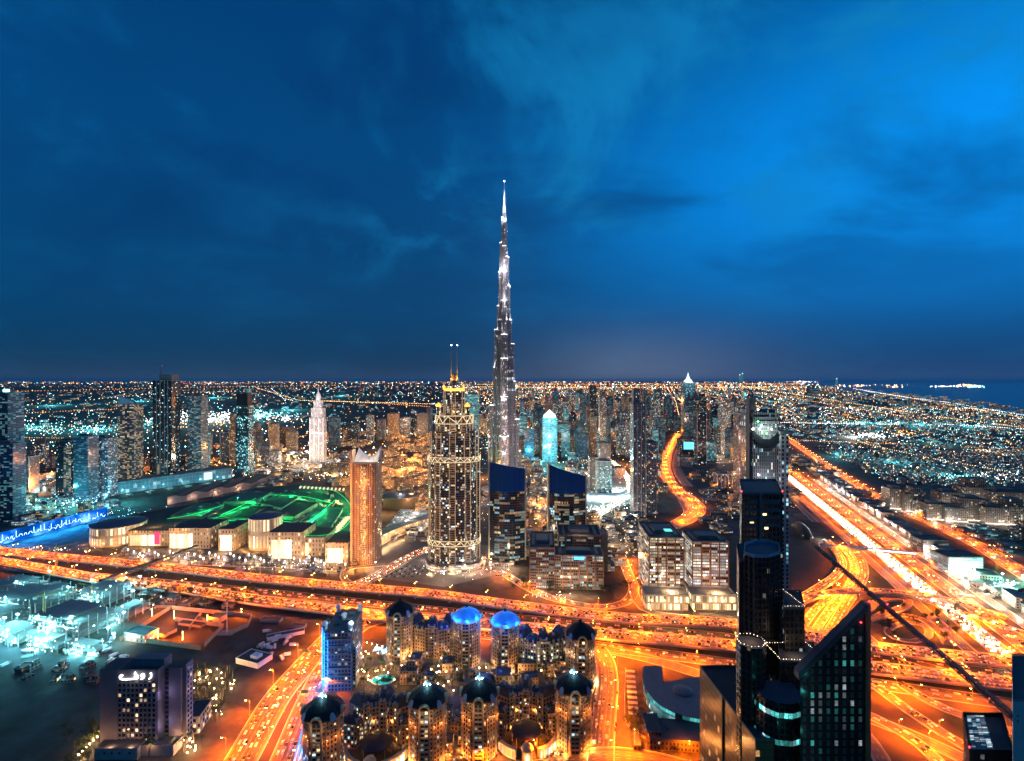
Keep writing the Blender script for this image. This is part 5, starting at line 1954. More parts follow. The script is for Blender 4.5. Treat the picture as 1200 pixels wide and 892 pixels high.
core.prism(ngon(0, 0, 8.5, 6, R(30)), 0, 716, 0, 1)
core.prism(ngon(0, 0, 6, 6, R(30)), 716.01, 745, 0, 1)
core.build('core', [F_SUP, CONC_D], e)
sp = MB()
sp.lathe(0, 0, [(4.2, 745.02), (3.6, 762), (2.6, 762.5), (2.3, 785), (1.6, 785.5), (1.3, 805), (0.9, 806), (0.6, 828)], 10)
sp.build('spire', plain('spire_steel', (0.6, 0.62, 0.65), 0.35, 0.5), e)
b = MB()
b.blob((0, 0, 829.5), 1.6)
b.build('spire_beacon', L_WHITE, e)
rsu = random.Random(6)
for x, y, z, r1 in sup_l:
    if y < 30:
        light('setback_flood', (x, y - 5, z - 2), (1.0, 0.95, 0.95), rsu.choice((5000, 30000, 110000, 220000)) if z > 300 else 14000, 1.5, e)
for z in (30, 70, 110, 150, 200, 250):
    for x in (-44, 0, 44):
        light('shaft_flood', (x, -58, z), (1.0, 0.74, 0.66), rsu.choice((12000, 30000, 70000)), 2.0, e)
for z in (730, 760, 790):
    for x in (-12, 12):
        light('spire_flood', (x, -10, z), (0.85, 0.95, 1.0), 22000, 1.0, e)
b = MB()
b.prism(ngon(0, 0, 62, 18), 0, 14, 0, 1)
b.build('podium', [F_OFF3, ROOF_L], e)

# ------------------------------------------------------------------ two glass towers with slanting dark blue tops
SCREEN = facade('blue_screen', (0.006, 0.10, 0.30), (0.003, 0.06, 0.22), 3.4, 60.0, 0.10, 0.0, 0.0, 0.0, COOL, COOL, 0.5, 0.0, 0.6, 0.0, 0.35, spec=0.03)  # blue glass, its base brightened in place of the lost sky reflection
F_PLZ = facade('plaza_glass', (0.03, 0.035, 0.04), (0.012, 0.02, 0.028), 2.2, 4.1, 0.10, 0.24, 0.34, 0.75, (1.0, 0.66, 0.32), (0.5, 0.9, 1.0), 0.4, 1.7, 0.35, run=4.0)
for x0, x1, yl, yr, yb, lb in ((574, 615, 541, 549, 656, 'curved glass tower with a slanting dark blue screen top next to the crowned tower'),
                               (644, 686, 545, 558, 647, 'curved glass tower with a slanting dark blue screen top above the stepped office block')):
    D = PD(yb)
    e = empty('glass_tower', (PX((x0 + x1) / 2, D), D, 0), 0, lb, 'tower')
    w = (x1 - x0) / FPX * D
    n = 14
    zl, zr = PZ(yl, D), PZ(yr, D)
    fr = [(-w / 2 + w * i / n, -9 * math.sin(math.pi * i / n)) for i in range(n + 1)]
    zsplit = lambda x: (zl + (zr - zl) * (x / w + 0.5)) * 0.74
    lo, up = MB(), MB()
    u = 0
    for i in range(n):
        (xa, ya), (xb, yb2) = fr[i], fr[i + 1]
        L = math.hypot(xb - xa, yb2 - ya)
        za, zb = zsplit(0) - 2, zsplit(0) - 2
        ta, tb = zl + (zr - zl) * (xa / w + 0.5), zl + (zr - zl) * (xb / w + 0.5)
        lo.face([(xa, ya, 0), (xb, yb2, 0), (xb, yb2, zb), (xa, ya, za)], 0, [(u, 0), (u + L, 0), (u + L, zb), (u, za)])
        up.face([(xa, ya - 0.4, za + 0.05), (xb, yb2 - 0.4, zb + 0.05), (xb, yb2 - 0.4, tb), (xa, ya - 0.4, ta)], 0, [(u, 1), (u + L, 1), (u + L, 50), (u, 50)])
        up.face([(xb, yb2 + 0.4, zb + 0.05), (xa, ya + 0.4, za + 0.05), (xa, ya + 0.4, ta), (xb, yb2 + 0.4, tb)], 0, [(u, 1), (u + L, 1), (u + L, 50), (u, 50)])
        up.face([(xa, ya - 0.4, ta), (xb, yb2 - 0.4, tb), (xb, yb2 + 0.4, tb), (xa, ya + 0.4, ta)], 0)
        u += L
    zt = zsplit(0) - 2
    lo.prism([(w / 2, 0), (w / 2, 34), (-w / 2, 34), (-w / 2, 0)], 0, zt, 0, 1, top=False)
    lo.face([(x, y, zt) for x, y in fr] + [(w / 2, 34, zt), (-w / 2, 34, zt)], 1)
    lo.build('facade', [F_PLZ, ROOF], e)
    up.build('screen', SCREEN, e)
    b = MB()
    for s in (-1, 1):
        b.box(*sorted((s * w / 2 - s * 0.1, s * (w / 2 + 2.4))), -1, 33, 0, (zl if s < 0 else zr) + 1)
    b.build('end_fin', plain('pale_fin', (0.34, 0.30, 0.22), 0.6), e)
    for i in range(1, n, 2):
        b = MB()
        x, y = fr[i]
        b.box(x - 0.25, x + 0.25, y - 1.2, y - 0.45, 0, zl + (zr - zl) * (x / w + 0.5) + 0.5)
        b.build('mullion', DARKSTEEL, e)
    light('foot_flood', (-w / 2 - 8, -10, 6), (1.0, 0.8, 0.5), 14000, 1.0, e)

# ------------------------------------------------------------------ crowned tower with twin masts
e = empty('crowned_tower', (PX(532.5, 835), 835, 0), 0, 'ornate brown tower with zigzag bands, a golden crown and twin masts', 'skyscraper')
F_CR = facade('crowned_glass', (0.05, 0.042, 0.04), (0.015, 0.018, 0.022), 2.6, 3.6, 0.14, 0.38, 0.26, 0.2, (1.0, 0.66, 0.36), (0.75, 0.92, 1.0), 0.45, 2.0, 0.6)
F_CRB = facade('crowned_balconies', (0.15, 0.115, 0.09), (0.012, 0.014, 0.018), 8.0, 3.6, 0.08, 0.50, 0.20, 0.1, (1.0, 0.6, 0.3), (0.75, 0.92, 1.0), 0.3, 1.3, 0.7)
BANDM = glow('zigzag_led', (1.0, 0.72, 0.40), 1.1)
GOLD = glow('gold_crown_lamp', (1.0, 0.40, 0.07), 2.0)


def ell(a, b_, n=24):
    return [(a * math.copysign(abs(math.cos(t)) ** 0.75, math.cos(t)), b_ * math.copysign(abs(math.sin(t)) ** 0.75, math.sin(t))) for t in (2 * math.pi * i / n for i in range(n))]


tiers = [(41, 30, 0, 176, True), (38.5, 28, 176.02, 219, True), (29, 24, 219.05, 244, True), (17.5, 15, 244.05, 285, True), (5.5, 5.5, 285.05, 300, False)]
b = MB()
for a_, b_, z0, z1, _ in tiers:
    b.prism(ell(a_ - 2, b_ - 2), z0, z1, 0, 1)
b.build('shaft', [F_CR, ROOF], e)
for a_, b_, z0, z1, bays in tiers[:4]:
    n = 10 if a_ > 20 else 6
    for i in range(n):
        t = 2 * math.pi * (i + 0.5) / n
        if math.sin(t) > 0.4:
            continue
        bx, by = (a_ - 2.4) * math.cos(t), (b_ - 2.4) * math.sin(t)
        rot = math.atan2(by / (b_ * b_), bx / (a_ * a_))
        q = MB()
        ww = 9.5 if a_ > 20 else 6.0
        q.prism(rect(bx, by, 5.6, ww, rot), z0, z1 - 3, 0, 1)
        q.build('balcony_bay', [F_CRB, ROOF], e)
        for sd in (-1, 1):
            q = MB()
            fx, fy = bx + 2.9 * math.cos(rot) - sd * ww / 2 * math.sin(rot), by + 2.9 * math.sin(rot) + sd * ww / 2 * math.cos(rot)
            q.prism(rect(fx, fy, 0.7, 0.7, rot), z0, z1 - 2, 0, 0)
            q.build('light_line', glow('soft_white_line', (1.0, 0.68, 0.40), 0.42), e)


def zigzag(a_, b_, z, h, n, r=0.42):
    q = MB()
    pts = []
    for i in range(n * 8 + 1):
        t = 2 * math.pi * i / (n * 8)
        f = abs(((i / 4) % 2) - 1)
        pts.append((a_ * math.copysign(abs(math.cos(t)) ** 0.75, math.cos(t)), b_ * math.copysign(abs(math.sin(t)) ** 0.75, math.sin(t)), z + h * f))
    q.path(pts, r, 5)
    for dz in (-0.8, h + 0.8):
        q.path([(p[0], p[1], z + dz) for p in pts], r * 0.9, 5)
    return q


zigzag(42.5, 31.5, 40, 6, 23).build('zigzag_band', BANDM, e)
zigzag(42.5, 31.5, 172, 5.5, 23).build('zigzag_band', BANDM, e)
zigzag(30.5, 25.5, 232, 11, 11, 0.5).build('zigzag_band', BANDM, e)
for x in (-23.5, 22.5):
    q = MB()
    q.prism(ngon(x, -16, 3.6, 8), 244.1, 258, 0, 1)
    q.lathe(x, -16, [(4.4, 258.05), (4.6, 260), (3.0, 262), (0.4, 265)], 10, 1)
    q.build('corner_turret', [F_CR, GOLD], e)
q = MB()
q.ring(ell(15.5, 13), 283, 287.5, 1.2)
q.build('crown_light', GOLD, e)
for x in (-16, 16):
    q = MB()
    q.lathe(x, -9, [(1.6, 285.1), (1.9, 289), (0.3, 294)], 8)
    q.build('crown_pinnacle', GOLD, e)
q = MB()
q.lathe(0, 0, [(6.2, 300.05), (5.4, 304), (3.2, 309), (1.0, 311)], 12)
q.build('crown_cap', plain('gold_cap', (0.45, 0.24, 0.08), 0.4, 0.5), e)
for x in (-4.8, 4.8):
    q = MB()
    q.lathe(x, -1, [(1.5, 300.1), (1.3, 312), (0.7, 322), (0.5, 340), (0.3, 357)], 8)
    q.build('mast', plain('mast_bronze', (0.4, 0.28, 0.18), 0.5, 0.4), e)
    q = MB()
    q.blob((x, -1, 357.5), 0.9)
    q.build('mast_lamp', L_WHITE, e)
    light('mast_flood', (x * 2.2, -7, 304), (1.0, 0.5, 0.15), 12000, 0.5, e)
for x in (-14, 0, 14):
    light('crown_flood', (x, -24, 250), (1.0, 0.6, 0.25), 9000, 0.6, e)
    light('crown_flood', (x * 2.4, -40, 4), (1.0, 0.65, 0.35), 12000, 0.6, e)
    light('crown_flood', (x * 1.8, -36, 222), (1.0, 0.62, 0.3), 9000, 0.6, e)
for x in (-30, -10, 10, 30):
    light('band_flood', (x, -40, 38), (1.0, 0.55, 0.22), 6000, 0.6, e)
    light('band_flood', (x, -42, 100), (1.0, 0.55, 0.22), 4000, 0.8, e)
    light('band_flood', (x, -40, 165), (1.0, 0.55, 0.22), 6000, 0.6, e)
q = MB()
q.prism(ell(46, 36), 0, 11, 0, 1)
q.build('podium', [F_OFF, ROOF_L], e)

# ------------------------------------------------------------------ orange floodlit tower with a sail top
e = empty('sail_topped_tower', (PX(428, 841), 841, 0), 0, 'orange floodlit tower with a curved front and a swooping sail roof beside the mall', 'tower')
hw = 19.5
fr = [(-hw, -4), (-hw + 5, -6), (-3, -10), (6, -10), (13, -7), (hw - 1, -1), (hw, 6), (hw, 30), (-hw, 30)]
b = MB()
b.prism(fr, 0, 165, 0, 1)
b.build('facade', [facade('orange_stone', (0.30, 0.20, 0.13), (0.03, 0.03, 0.03), 3.0, 3.5, 0.55, 0.16, 0.10, 0.1, WARM, WARM2, 0.4, 1.6, 0.8), ROOF], e)
b = MB()
sail = [(-hw, 30, 186), (-10, 31, 176), (0, 31, 171), (10, 30, 176), (hw, 29, 190)]
for (xa, ya, za), (xb, yb, zb) in zip(sail[:-1], sail[1:]):
    b.face([(xa, ya - 24, 165.1), (xb, yb - 24, 165.1), (xb, yb, zb), (xa, ya, za)])
    b.face([(xb, yb + 0.6, 165.1), (xa, ya + 0.6, 165.1), (xa, ya + 0.6, za), (xb, yb + 0.6, zb)])
    b.face([(xa, ya, za), (xb, yb, zb), (xb, yb + 0.6, zb), (xa, ya + 0.6, za)])
b.build('sail_roof', WHITEP, e)
b = MB()
b.prism([(-hw - 3.2, -6), (-hw - 0.05, -6), (-hw - 0.05, 12), (-hw - 3.2, 12)], 0, 187, 0, 1)
b.build('stair_core', [SANDST, ROOF], e)
b = MB()
b.box(-5, 5, -11.6, -10.05, 10, 160)
b.build('glass_bay', facade('sail_bay', (0.35, 0.28, 0.2), (0.05, 0.05, 0.05), 1.6, 3.5, 0.3, 0.3, 0.6, 0.2, WARM2, WARM, 0.4, 1.3), e)
for x in (-12, 0, 12):
    for z in (5, 45, 90, 135):
        light('facade_flood', (x, -30, z), (1.0, 0.32, 0.06), 22000, 0.8, e)
light('sail_flood', (0, -2, 182), (1.0, 0.75, 0.5), 22000, 0.8, e)
for z in (20, 60, 110, 150):
    light('core_flood', (-hw - 12, -22, z), (1.0, 0.38, 0.1), 15000, 0.8, e)

# ------------------------------------------------------------------ office blocks by the highway


def office(label, x0, x1, yt, yback, D, mat, extra=()):
    e = empty('office_block', (PX((x0 + x1) / 2, D), D, 0), R(-3), label, 'office block')
    w = (x1 - x0) / FPX * D
    z = PZ(yt, D)
    d = (CAM_H - z) * FPX / (yback - 446) - D
    pts = [(-w / 2, 0), (w / 2, 0), (w / 2, d), (-w / 2, d)]
    b = MB()
    b.prism(pts, 0, z, 0, 1)
    b.build('facade', [mat, ROOF], e)
    b = MB()
    b.ring(pts, z + 0.02, z + 1.8, 0.9)
    b.build('cornice', plain('brown_cornice', (0.28, 0.2, 0.15), 0.7), e)
    n = max(2, round(w / 11))
    for i in range(n + 1):
        b = MB()
        x = -w / 2 + w * i / n
        b.box(x - 0.8, x + 0.8, -1.3, -0.02, 0, z)
        b.build('pier', plain('red_brown_pier', (0.24, 0.10, 0.06), 0.7), e)
    b = MB()
    b.box(-w * 0.25, w * 0.25, d * 0.3, d * 0.7, z + 0.03, z + 5)
    b.build('plant_room', CONC_D, e)
    for x in (-w * 0.38, w * 0.38):
        b = MB()
        b.box(x - 2, x + 2, d * 0.15, d * 0.85, z + 0.03, z + 2.2)
        b.build('roof_unit', ROOF_L, e)
    return e, w, d, z


e, w, d, z = office('small square office block with rows of cool white windows beside the slip road bend', 621, 650, 643, 624, 740, F_OFF3)
light('street_wash', (-5, -18, 8), (1.0, 0.7, 0.4), 22000, 1.0, e)
e, w, d, z = office('front office block with a bright blue sign at its roof line', 650, 707, 652, 642, 735, F_OFF3)
b = MB()
b.box(-7, 7, -2.2, -1.4, z - 4, z - 0.5)
b.build('sign_panel', glow('blue_sign_panel', (0.05, 0.45, 1.0), 4.5), e)
for x in (-12, 12, -24):
    light('street_wash', (x, -22, 9), (1.0, 0.62, 0.32), 20000, 1.0, e)
e, w, d, z = office('taller rear office block with pale penthouse storeys behind the blue sign', 655, 704, 628, 616, 800, F_OFF3)
b = MB()
b.box(w * 0.5 + 0.1, w * 0.5 + 11, 2, 30, 0, z + 3)
b.build('stair_core', plain('brown_core', (0.26, 0.18, 0.13), 0.8), e)
light('roof_light', (0, -4, z + 8), (1.0, 0.75, 0.5), 6000, 1.0, e)
e, w, d, z = office('tall brown office block with a teal skylight on its roof', 761, 801, 631, 613, 705, F_OFF)
b = MB()
b.box(2, 12, d * 0.2, d * 0.34, z + 5.05, z + 6.0)
b.build('skylight', glow('teal_skylight', (0.12, 0.6, 0.6), 1.4), e)
light('street_wash', (0, -25, 24), (1.0, 0.6, 0.3), 26000, 1.0, e)
e, w, d, z = office('tall red brown office block with bright rows nearest the octagonal roofed tower', 812, 853, 636, 623, 700, F_OFF2)
light('street_wash', (0, -25, 24), (1.0, 0.55, 0.25), 30000, 1.0, e)
for x0, x1, lb in ((757, 806, 'low bright fronted podium hall below the teal skylight offices'), (812, 862, 'low podium hall with warm shop windows below the red brown offices')):
    D = 668
    e = empty('podium_hall', (PX((x0 + x1) / 2, D), D, 0), R(-3), lb, 'building')
    w = (x1 - x0) / FPX * D
    b = MB()
    b.prism([(-w / 2, 0), (w / 2, 0), (w / 2, 28), (-w / 2, 28)], 0, 19, 0, 1)
    b.build('facade', [facade('shop_front', (0.20, 0.14, 0.10), (0.1, 0.09, 0.07), 2.6, 9.5, 0.16, 0.22, 0.85, 0.1, (1.0, 0.74, 0.40), WARM2, 0.4, 2.2), ROOF_L], e)
    b = MB()
    b.ring([(-w / 2, 0), (w / 2, 0), (w / 2, 28), (-w / 2, 28)], 19.02, 20.6, 1.4)
    b.build('cornice', CONC, e)
    for x in (-w * 0.3, 0, w * 0.3):
        light('forecourt_light', (x, -14, 7), (1.0, 0.68, 0.34), 14000, 0.8, e)

# ------------------------------------------------------------------ the mall
MALLW = plain('mall_sandstone', (0.42, 0.33, 0.24), 0.8)
ENT = facade('entrance_glow', (0.4, 0.32, 0.22), (0.5, 0.45, 0.35), 5.0, 20.0, 0.10, 0.04, 1.0, 0.0, (1.0, 0.78, 0.48), (1.0, 0.92, 0.78), 0.4, 2.4)
mall = empty('shopping_mall', (*P(280, 620).xy, 0), 0, 'sprawling sandstone shopping mall with green lit roofs and glowing entrance fronts', 'mall')
om = mall.location.copy()


def mp(px, py, z=0.0):
    p = P(px, py, z)
    return (p.x - om.x, p.y - om.y)


def slab(parent, name, pxs, z0, z1, mats, offs=None):
    """a prism whose roof outline is given in plan by points at height z1, ordered counter-clockwise"""
    b = MB()
    pts = [mp(px, py, z1) for px, py in pxs]
    ar = sum(pts[i][0] * pts[(i + 1) % len(pts)][1] - pts[(i + 1) % len(pts)][0] * pts[i][1] for i in range(len(pts)))
    if ar < 0:
        pts.reverse()
    b.prism(pts, z0, z1, 0, 1)
    b.build(name, mats, parent)
    q = MB()
    q.ring(pts, z1 + 0.02, z1 + 1.3, 0.4)
    q.build('parapet', CONC_D, parent)
    return pts


MROOF = plain('mall_roof_membrane', (0.04, 0.045, 0.045), 0.85, var=0.4, scale=0.05)
slab(mall, 'hall', [(150, 612), (300, 622), (408, 627), (414, 604), (404, 578), (350, 568), (300, 572), (230, 590), (150, 604)], 0, 24, [facade('mall_hall_wall', (0.36, 0.28, 0.20), (0.04, 0.035, 0.03), 15, 24, 0.72, 0.35, 0.8, 0.3, (1.0, 0.60, 0.24), WARM2, 0.4, 2.2, 0.8), MROOF])
for pxs, z, mat in (([(300, 602), (345, 606), (372, 590), (330, 584)], 31, MROOF), ([(306, 590), (330, 578), (352, 582), (330, 596)], 33, ROOF), ([(345, 618), (388, 618), (402, 596), (368, 596)], 29, plain('teal_roof_panels', (0.03, 0.075, 0.075), 0.6, var=0.5, scale=0.12)),
                    ([(243, 606), (290, 608), (312, 594), (268, 592)], 30, MROOF), ([(200, 605), (236, 606), (262, 592), (232, 590)], 29, ROOF), ([(262, 588), (300, 588), (318, 577), (286, 577)], 30, plain('teal_roof_panels', (0.03, 0.075, 0.075)))):
    slab(mall, 'roof_block', pxs, 24.05, z, [CONC, mat])
rgm = random.Random(4)
for i in range(170):
    px, py = rgm.uniform(205, 400), rgm.uniform(574, 622)
    if px < 300 and py < 600 - (px - 205) * 0.2:
        continue
    x, y = mp(px, py, 25)
    if i % 6 == 0:
        light('roof_lamp', (x, y - 5, 31), rgm.choice(((1.0, 0.6, 0.25), (0.8, 1.0, 0.9), (0.1, 1.0, 0.4))), 2500, 0.4, mall)
    b = MB()
    b.prism(rect(x, y, rgm.uniform(3, 12), rgm.uniform(3, 8), R(-15)), 24.06, 26 + rgm.uniform(0, 4), 0, 0)
    b.build('roof_unit', rgm.choice((ROOF_L, CONC, ROOF, STEEL)), mall)


def led(parent, pxs, z, mat, r=0.5, name='light_strip', step=8.0):
    pts = smooth([Vector((*mp(px, py, z), z)) for px, py in pxs], step)
    b = MB()
    b.path(pts, r, 5)
    b.build(name, mat, parent)
    return pts


GREENC = (0.02, 1.0, 0.22)
for pxs, z in (([(352, 570), (388, 574), (408, 588), (412, 606), (398, 622), (372, 628), (340, 626)], 32), ([(338, 628), (352, 620), (372, 604), (394, 585)], 30), ([(196, 608), (226, 603), (262, 592)], 31), ([(210, 617), (240, 611), (274, 600), (300, 590)], 30),
               ([(240, 613), (300, 608), (342, 612)], 29), ([(316, 580), (356, 582), (390, 590)], 33), ([(258, 604), (276, 596), (300, 584)], 31)):
    pts = led(mall, pxs, z, LED_G, 0.32)
    for p in pts[1::3]:
        light('green_flood', p + Vector((0, 0, 3.5)), GREENC, rgm.choice((1500, 6000, 30000)), 0.8, mall)
for i in range(9):
    x, y = mp(392 + 2.0 * i, 624 - 2.2 * i, 25)
    b = MB()
    b.prism(rect(x, y, 14, 1.2, R(30)), 24.05, 27, 0, 0)
    b.build('roof_fin', glow('warm_fin_light', (1.0, 0.8, 0.45), 1.0), mall)
for i in range(12):
    x, y = mp(352 + 4.6 * i, 571 + 0.25 * i, 26)
    b = MB()
    b.prism(rect(x, y, 3, 14, R(12)), 24.05, 28, 0, 0)
    b.build('roof_fin', glow('pale_fin_light', (1.0, 0.9, 0.6), 0.8), mall)
# entrance fronts
for (x0, x1, yt, yb, lit0, lit1, hz) in ((150, 200, 622, 640, 152, 188, 20), (198, 246, 619, 643, 199, 226, 24), (256, 274, 620, 646, 258, 272, 26), (314, 354, 624, 655, 318, 342, 30), (354, 380, 630, 652, 354, 362, 22), (381, 408, 636, 660, 384, 402, 20)):
    D = PD(yb)
    X0, X1 = PX(x0, D) - om.x, PX(x1, D) - om.x
    h = PZ(yt, D)
    b = MB()
    b.prism([(X0, D - om.y), (X1, D - om.y), (X1, D - om.y + 60), (X0, D - om.y + 60)], 0, h, 0, 1)
    b.build('entrance_block', [facade('mall_front', (0.36, 0.27, 0.185), (0.10, 0.08, 0.06), 5.5, 7.5, 0.62, 0.42, 0.55, 0.2, (1.0, 0.55, 0.2), WARM2, 0.4, 1.7, 0.8), MROOF], mall)
    b = MB()
    X0, X1 = PX(lit0, D) - om.x, PX(lit1, D) - om.x
    b.face([(X0, D - om.y - 0.15, 1), (X1, D - om.y - 0.15, 1), (X1, D - om.y - 0.15, h * 0.72), (X0, D - om.y - 0.15, h * 0.72)], 0, [(0, 1), (X1 - X0, 1), (X1 - X0, 19), (0, 19)])
    b.build('entrance_glazing', ENT, mall)
    for q in range(3):
        light('forecourt_light', (X0 + (X1 - X0) * (q + 0.5) / 3, D - om.y - 12, 9), (1.0, 0.55, 0.22), 7000, 1.0, mall)
D = PD(640)
for x0, x1, yt, yb, nm in ((284, 321, 607, 646, 'rotunda'), (90, 146, 619, 642, 'drum')):
    D = PD(yb)
    r = (x1 - x0) / 2 / FPX * D
    h = PZ(yt, D) * 0.9
    cx, cyy = PX((x0 + x1) / 2, D) - om.x, D - om.y + r
    b = MB()
    b.lathe(cx, cyy, [(r, 0), (r, h), (r * 1.04, h + 0.5), (r * 1.04, h + 2.5)], 28, 0, cap=False)
    b.lathe(cx, cyy, [(r * 1.04, h + 2.5), (r * 0.8, h + 4.0), (r * 0.4, h + 5.0), (0.3, h + 5.4)], 28, 1)
    b.build(nm, [facade(nm + '_wall', (0.45, 0.34, 0.22), (0.4, 0.35, 0.3), 6, h * 0.55, 0.45, 0.3, 0.75, 0.1, (1.0, 0.75, 0.4), WARM2, 0.3, 2.2), plain('blue_grey_roof_dome', (0.05, 0.075, 0.11), 0.6)], mall)
    for a in range(-150, 0, 30):
        light('rotunda_flood', (cx + (r + 9) * math.cos(R(a)), cyy + (r + 9) * math.sin(R(a)), 5), (1.0, 0.46, 0.14), 6000, 0.8, mall)
b = MB()      # arched portal
D = PD(642)
for i in range(12):
    a0_, a1_ = R(180 * i / 12), R(180 * (i + 1) / 12)
    cx = PX(236, D) - om.x
    for r0, r1 in ((9, 13),):
        q = [(cx + r * math.cos(a), D - om.y - 1.5, 14 + r * math.sin(a)) for a, r in ((a0_, r0), (a0_, r1), (a1_, r1), (a1_, r0))]
        b.face(q)
b.build('portal_arch', glow('amber_arch_light', (1.0, 0.62, 0.2), 2.4), mall)
for px, py, wt in ((170, 650, 60000), (215, 655, 70000), (255, 658, 70000), (300, 660, 70000), (340, 662, 60000), (380, 664, 50000), (130, 655, 40000), (420, 650, 30000)):
    p = P(px, py)
    light('forecourt_mast_light', (p.x - om.x, p.y - om.y, 14), (1.0, 0.66, 0.40), wt * 0.5, 1.5, mall)
for px, py in ((150, 624), (200, 628), (180, 618), (222, 618), (250, 622)):
    light('roof_edge_light', (*mp(px, py - 4, 34), 34), (1.0, 0.5, 0.15), 16000, 1.0, mall)
# red banner
b = MB()
D = PD(640)
b.box(PX(182, D) - om.x, PX(188, D) - om.x, D - om.y - 3.2, D - om.y - 2.2, 4, 26)
b.build('banner', glow('red_lit_banner', (1.0, 0.05, 0.12), 1.6), mall)

# palm light columns on the forecourt
for i in range(44):
    p = P(150 + 5.9 * i + (i % 3), 652 + 0.05 * i * 5 + (i % 4) * 2.4)
    e = empty('forecourt_lantern', (p.x, p.y, 0), 0, 'slim white light column in the rows on the mall forecourt', 'light column', 'light columns on the mall forecourt')
    b = MB()
    b.tube((0, 0, 0), (0, 0, 10), 0.5, 0.4, 6)
    b.build('post', STEEL, e)
    b = MB()
    b.tube((0, 0, 10), (0, 0, 13), 0.9, 0.9, 8)
    b.build('lantern', glow('forecourt_lantern', (1.0, 0.85, 0.8), 5.0), e)

# wavy roofed hall, bluish car park, disc roof, multi storey car park, beige curved wall
e = empty('wave_roof_hall', (*P(250, 592).xy, 0), 0, 'long hall with a dark rippling roof behind the green lit mall', 'building')
oe = e.location
b = MB()
A = [P(196 + (302 - 196) * i / 24, 592 - (592 - 571) * i / 24) for i in range(25)]
for i in range(24):
    a, c = A[i], A[i + 1]
    za, zb = 17 + 3.5 * math.sin(i * 1.05), 17 + 3.5 * math.sin((i + 1) * 1.05)
    dv = Vector((18, 62, 0))
    b.face([a - oe + Vector((0, 0, za)), c - oe + Vector((0, 0, zb)), c - oe + dv + Vector((0, 0, zb + 14)), a - oe + dv + Vector((0, 0, za + 14))], 1)
    b.face([a - oe, c - oe, c - oe + Vector((0, 0, zb)), a - oe + Vector((0, 0, za))], 0)
    b.face([c - oe + dv, a - oe + dv, a - oe + dv + Vector((0, 0, za + 14)), c - oe + dv + Vector((0, 0, zb + 14))], 0)
for a, z in ((A[0], 22), (A[-1], 22)):
    b.face([a - oe, a - oe + dv, a - oe + dv + Vector((0, 0, 26)), a - oe + Vector((0, 0, z - 3))], 0)
b.build('hall', [plain('pinkish_wall', (0.34, 0.25, 0.2), 0.8), plain('dark_wave_roof', (0.028, 0.034, 0.04), 0.5)], e)
for i in (2, 8, 14, 20):
    light('wall_wash', A[i] - oe + Vector((0, -14, 8)), (1.0, 0.70, 0.5), 5000, 1.0, e)
for a, c, h, lb in (((112, 583), (272, 560), 30, 'very long low car park with pale bluish panels behind the wavy roof'),):
    p0, p1 = P(*a), P(*c)
    e = empty('car_park', (p0.x, p0.y, 0), 0, lb, 'car park')
    dv = p1 - p0
    nrm = Vector((-dv.y, dv.x, 0)).normalized() * 55
    if nrm.y < 0:
        nrm = -nrm
    pts = [(0, 0), (dv.x, dv.y), (dv.x + nrm.x, dv.y + nrm.y), (nrm.x, nrm.y)]
    b = MB()
    b.prism(pts, 0, h, 0, 1)
    b.build('wall', [facade('bluish_panels', (0.20, 0.27, 0.29), (0.14, 0.20, 0.22), 9.0, 10.0, 0.12, 0.10, 0.25, 0.2, (0.55, 0.95, 1.0), COOL, 0.4, 0.5, 0.6), ROOF_L], e)
    b = MB()
    b.ring(pts, h + 0.02, h + 1.4, 0.5)
    b.build('parapet', CONC, e)
    b = MB()
    s0 = dv.normalized()
    q = Vector((dv.x * 0.78, dv.y * 0.78, 0)) - Vector((s0.y, -s0.x, 0)) * -0.6
    b.face([(dv.x * .76 + s0.y * 0.5, dv.y * .76 - s0.x * 0.5, 5), (dv.x * .83 + s0.y * 0.5, dv.y * .83 - s0.x * 0.5, 5), (dv.x * .83 + s0.y * 0.5, dv.y * .83 - s0.x * 0.5, 27), (dv.x * .76 + s0.y * 0.5, dv.y * .76 - s0.x * 0.5, 27)])
    b.build('lit_screen', glow('pale_screen', (0.75, 0.95, 1.0), 0.9), e)
    for i in range(7):
        q = p0.lerp(p1, (i + 0.3) / 7) - p0
        light('panel_flood', (q.x + s0.y * 22, q.y - s0.x * 22, 6), (0.3, 0.9, 1.0), 15000, 1.5, e)
p = P(466, 596)
e = empty('disc_roof_building', (p.x, p.y, 0), 0, 'round dark disc roof between the mall and the crowned tower', 'building')
b = MB()
b.lathe(0, 30, [(40, 0), (40, 22), (46, 22.5), (46, 24.5), (30, 26), (0.5, 26.5)], 36)
b.build('drum', plain('disc_roof', (0.05, 0.052, 0.06), 0.7), e, smooth=False)
b = MB()
b.path([(43 * math.cos(R(a)), 30 + 43 * math.sin(R(a)), 25.2) for a in range(0, 361, 10)], 0.5, 5)
b.build('rim', CONC, e)
b = MB()
b.lathe(0, 30, [(3, 26.55), (2.6, 28), (0.4, 29)], 12)
b.build('roof_lantern', glow('roof_lantern_glow', (1.0, 0.85, 0.6), 2.0), e)
light('roof_light', (0, 30, 34), (0.9, 0.9, 1.0), 15000, 1.0, e)
p0 = P(474, 622)
e = empty('multi_storey_car_park', (p0.x, p0.y, 0), R(-8), 'concrete multi storey car park with rows of white lit bays beside the crowned tower', 'car park')
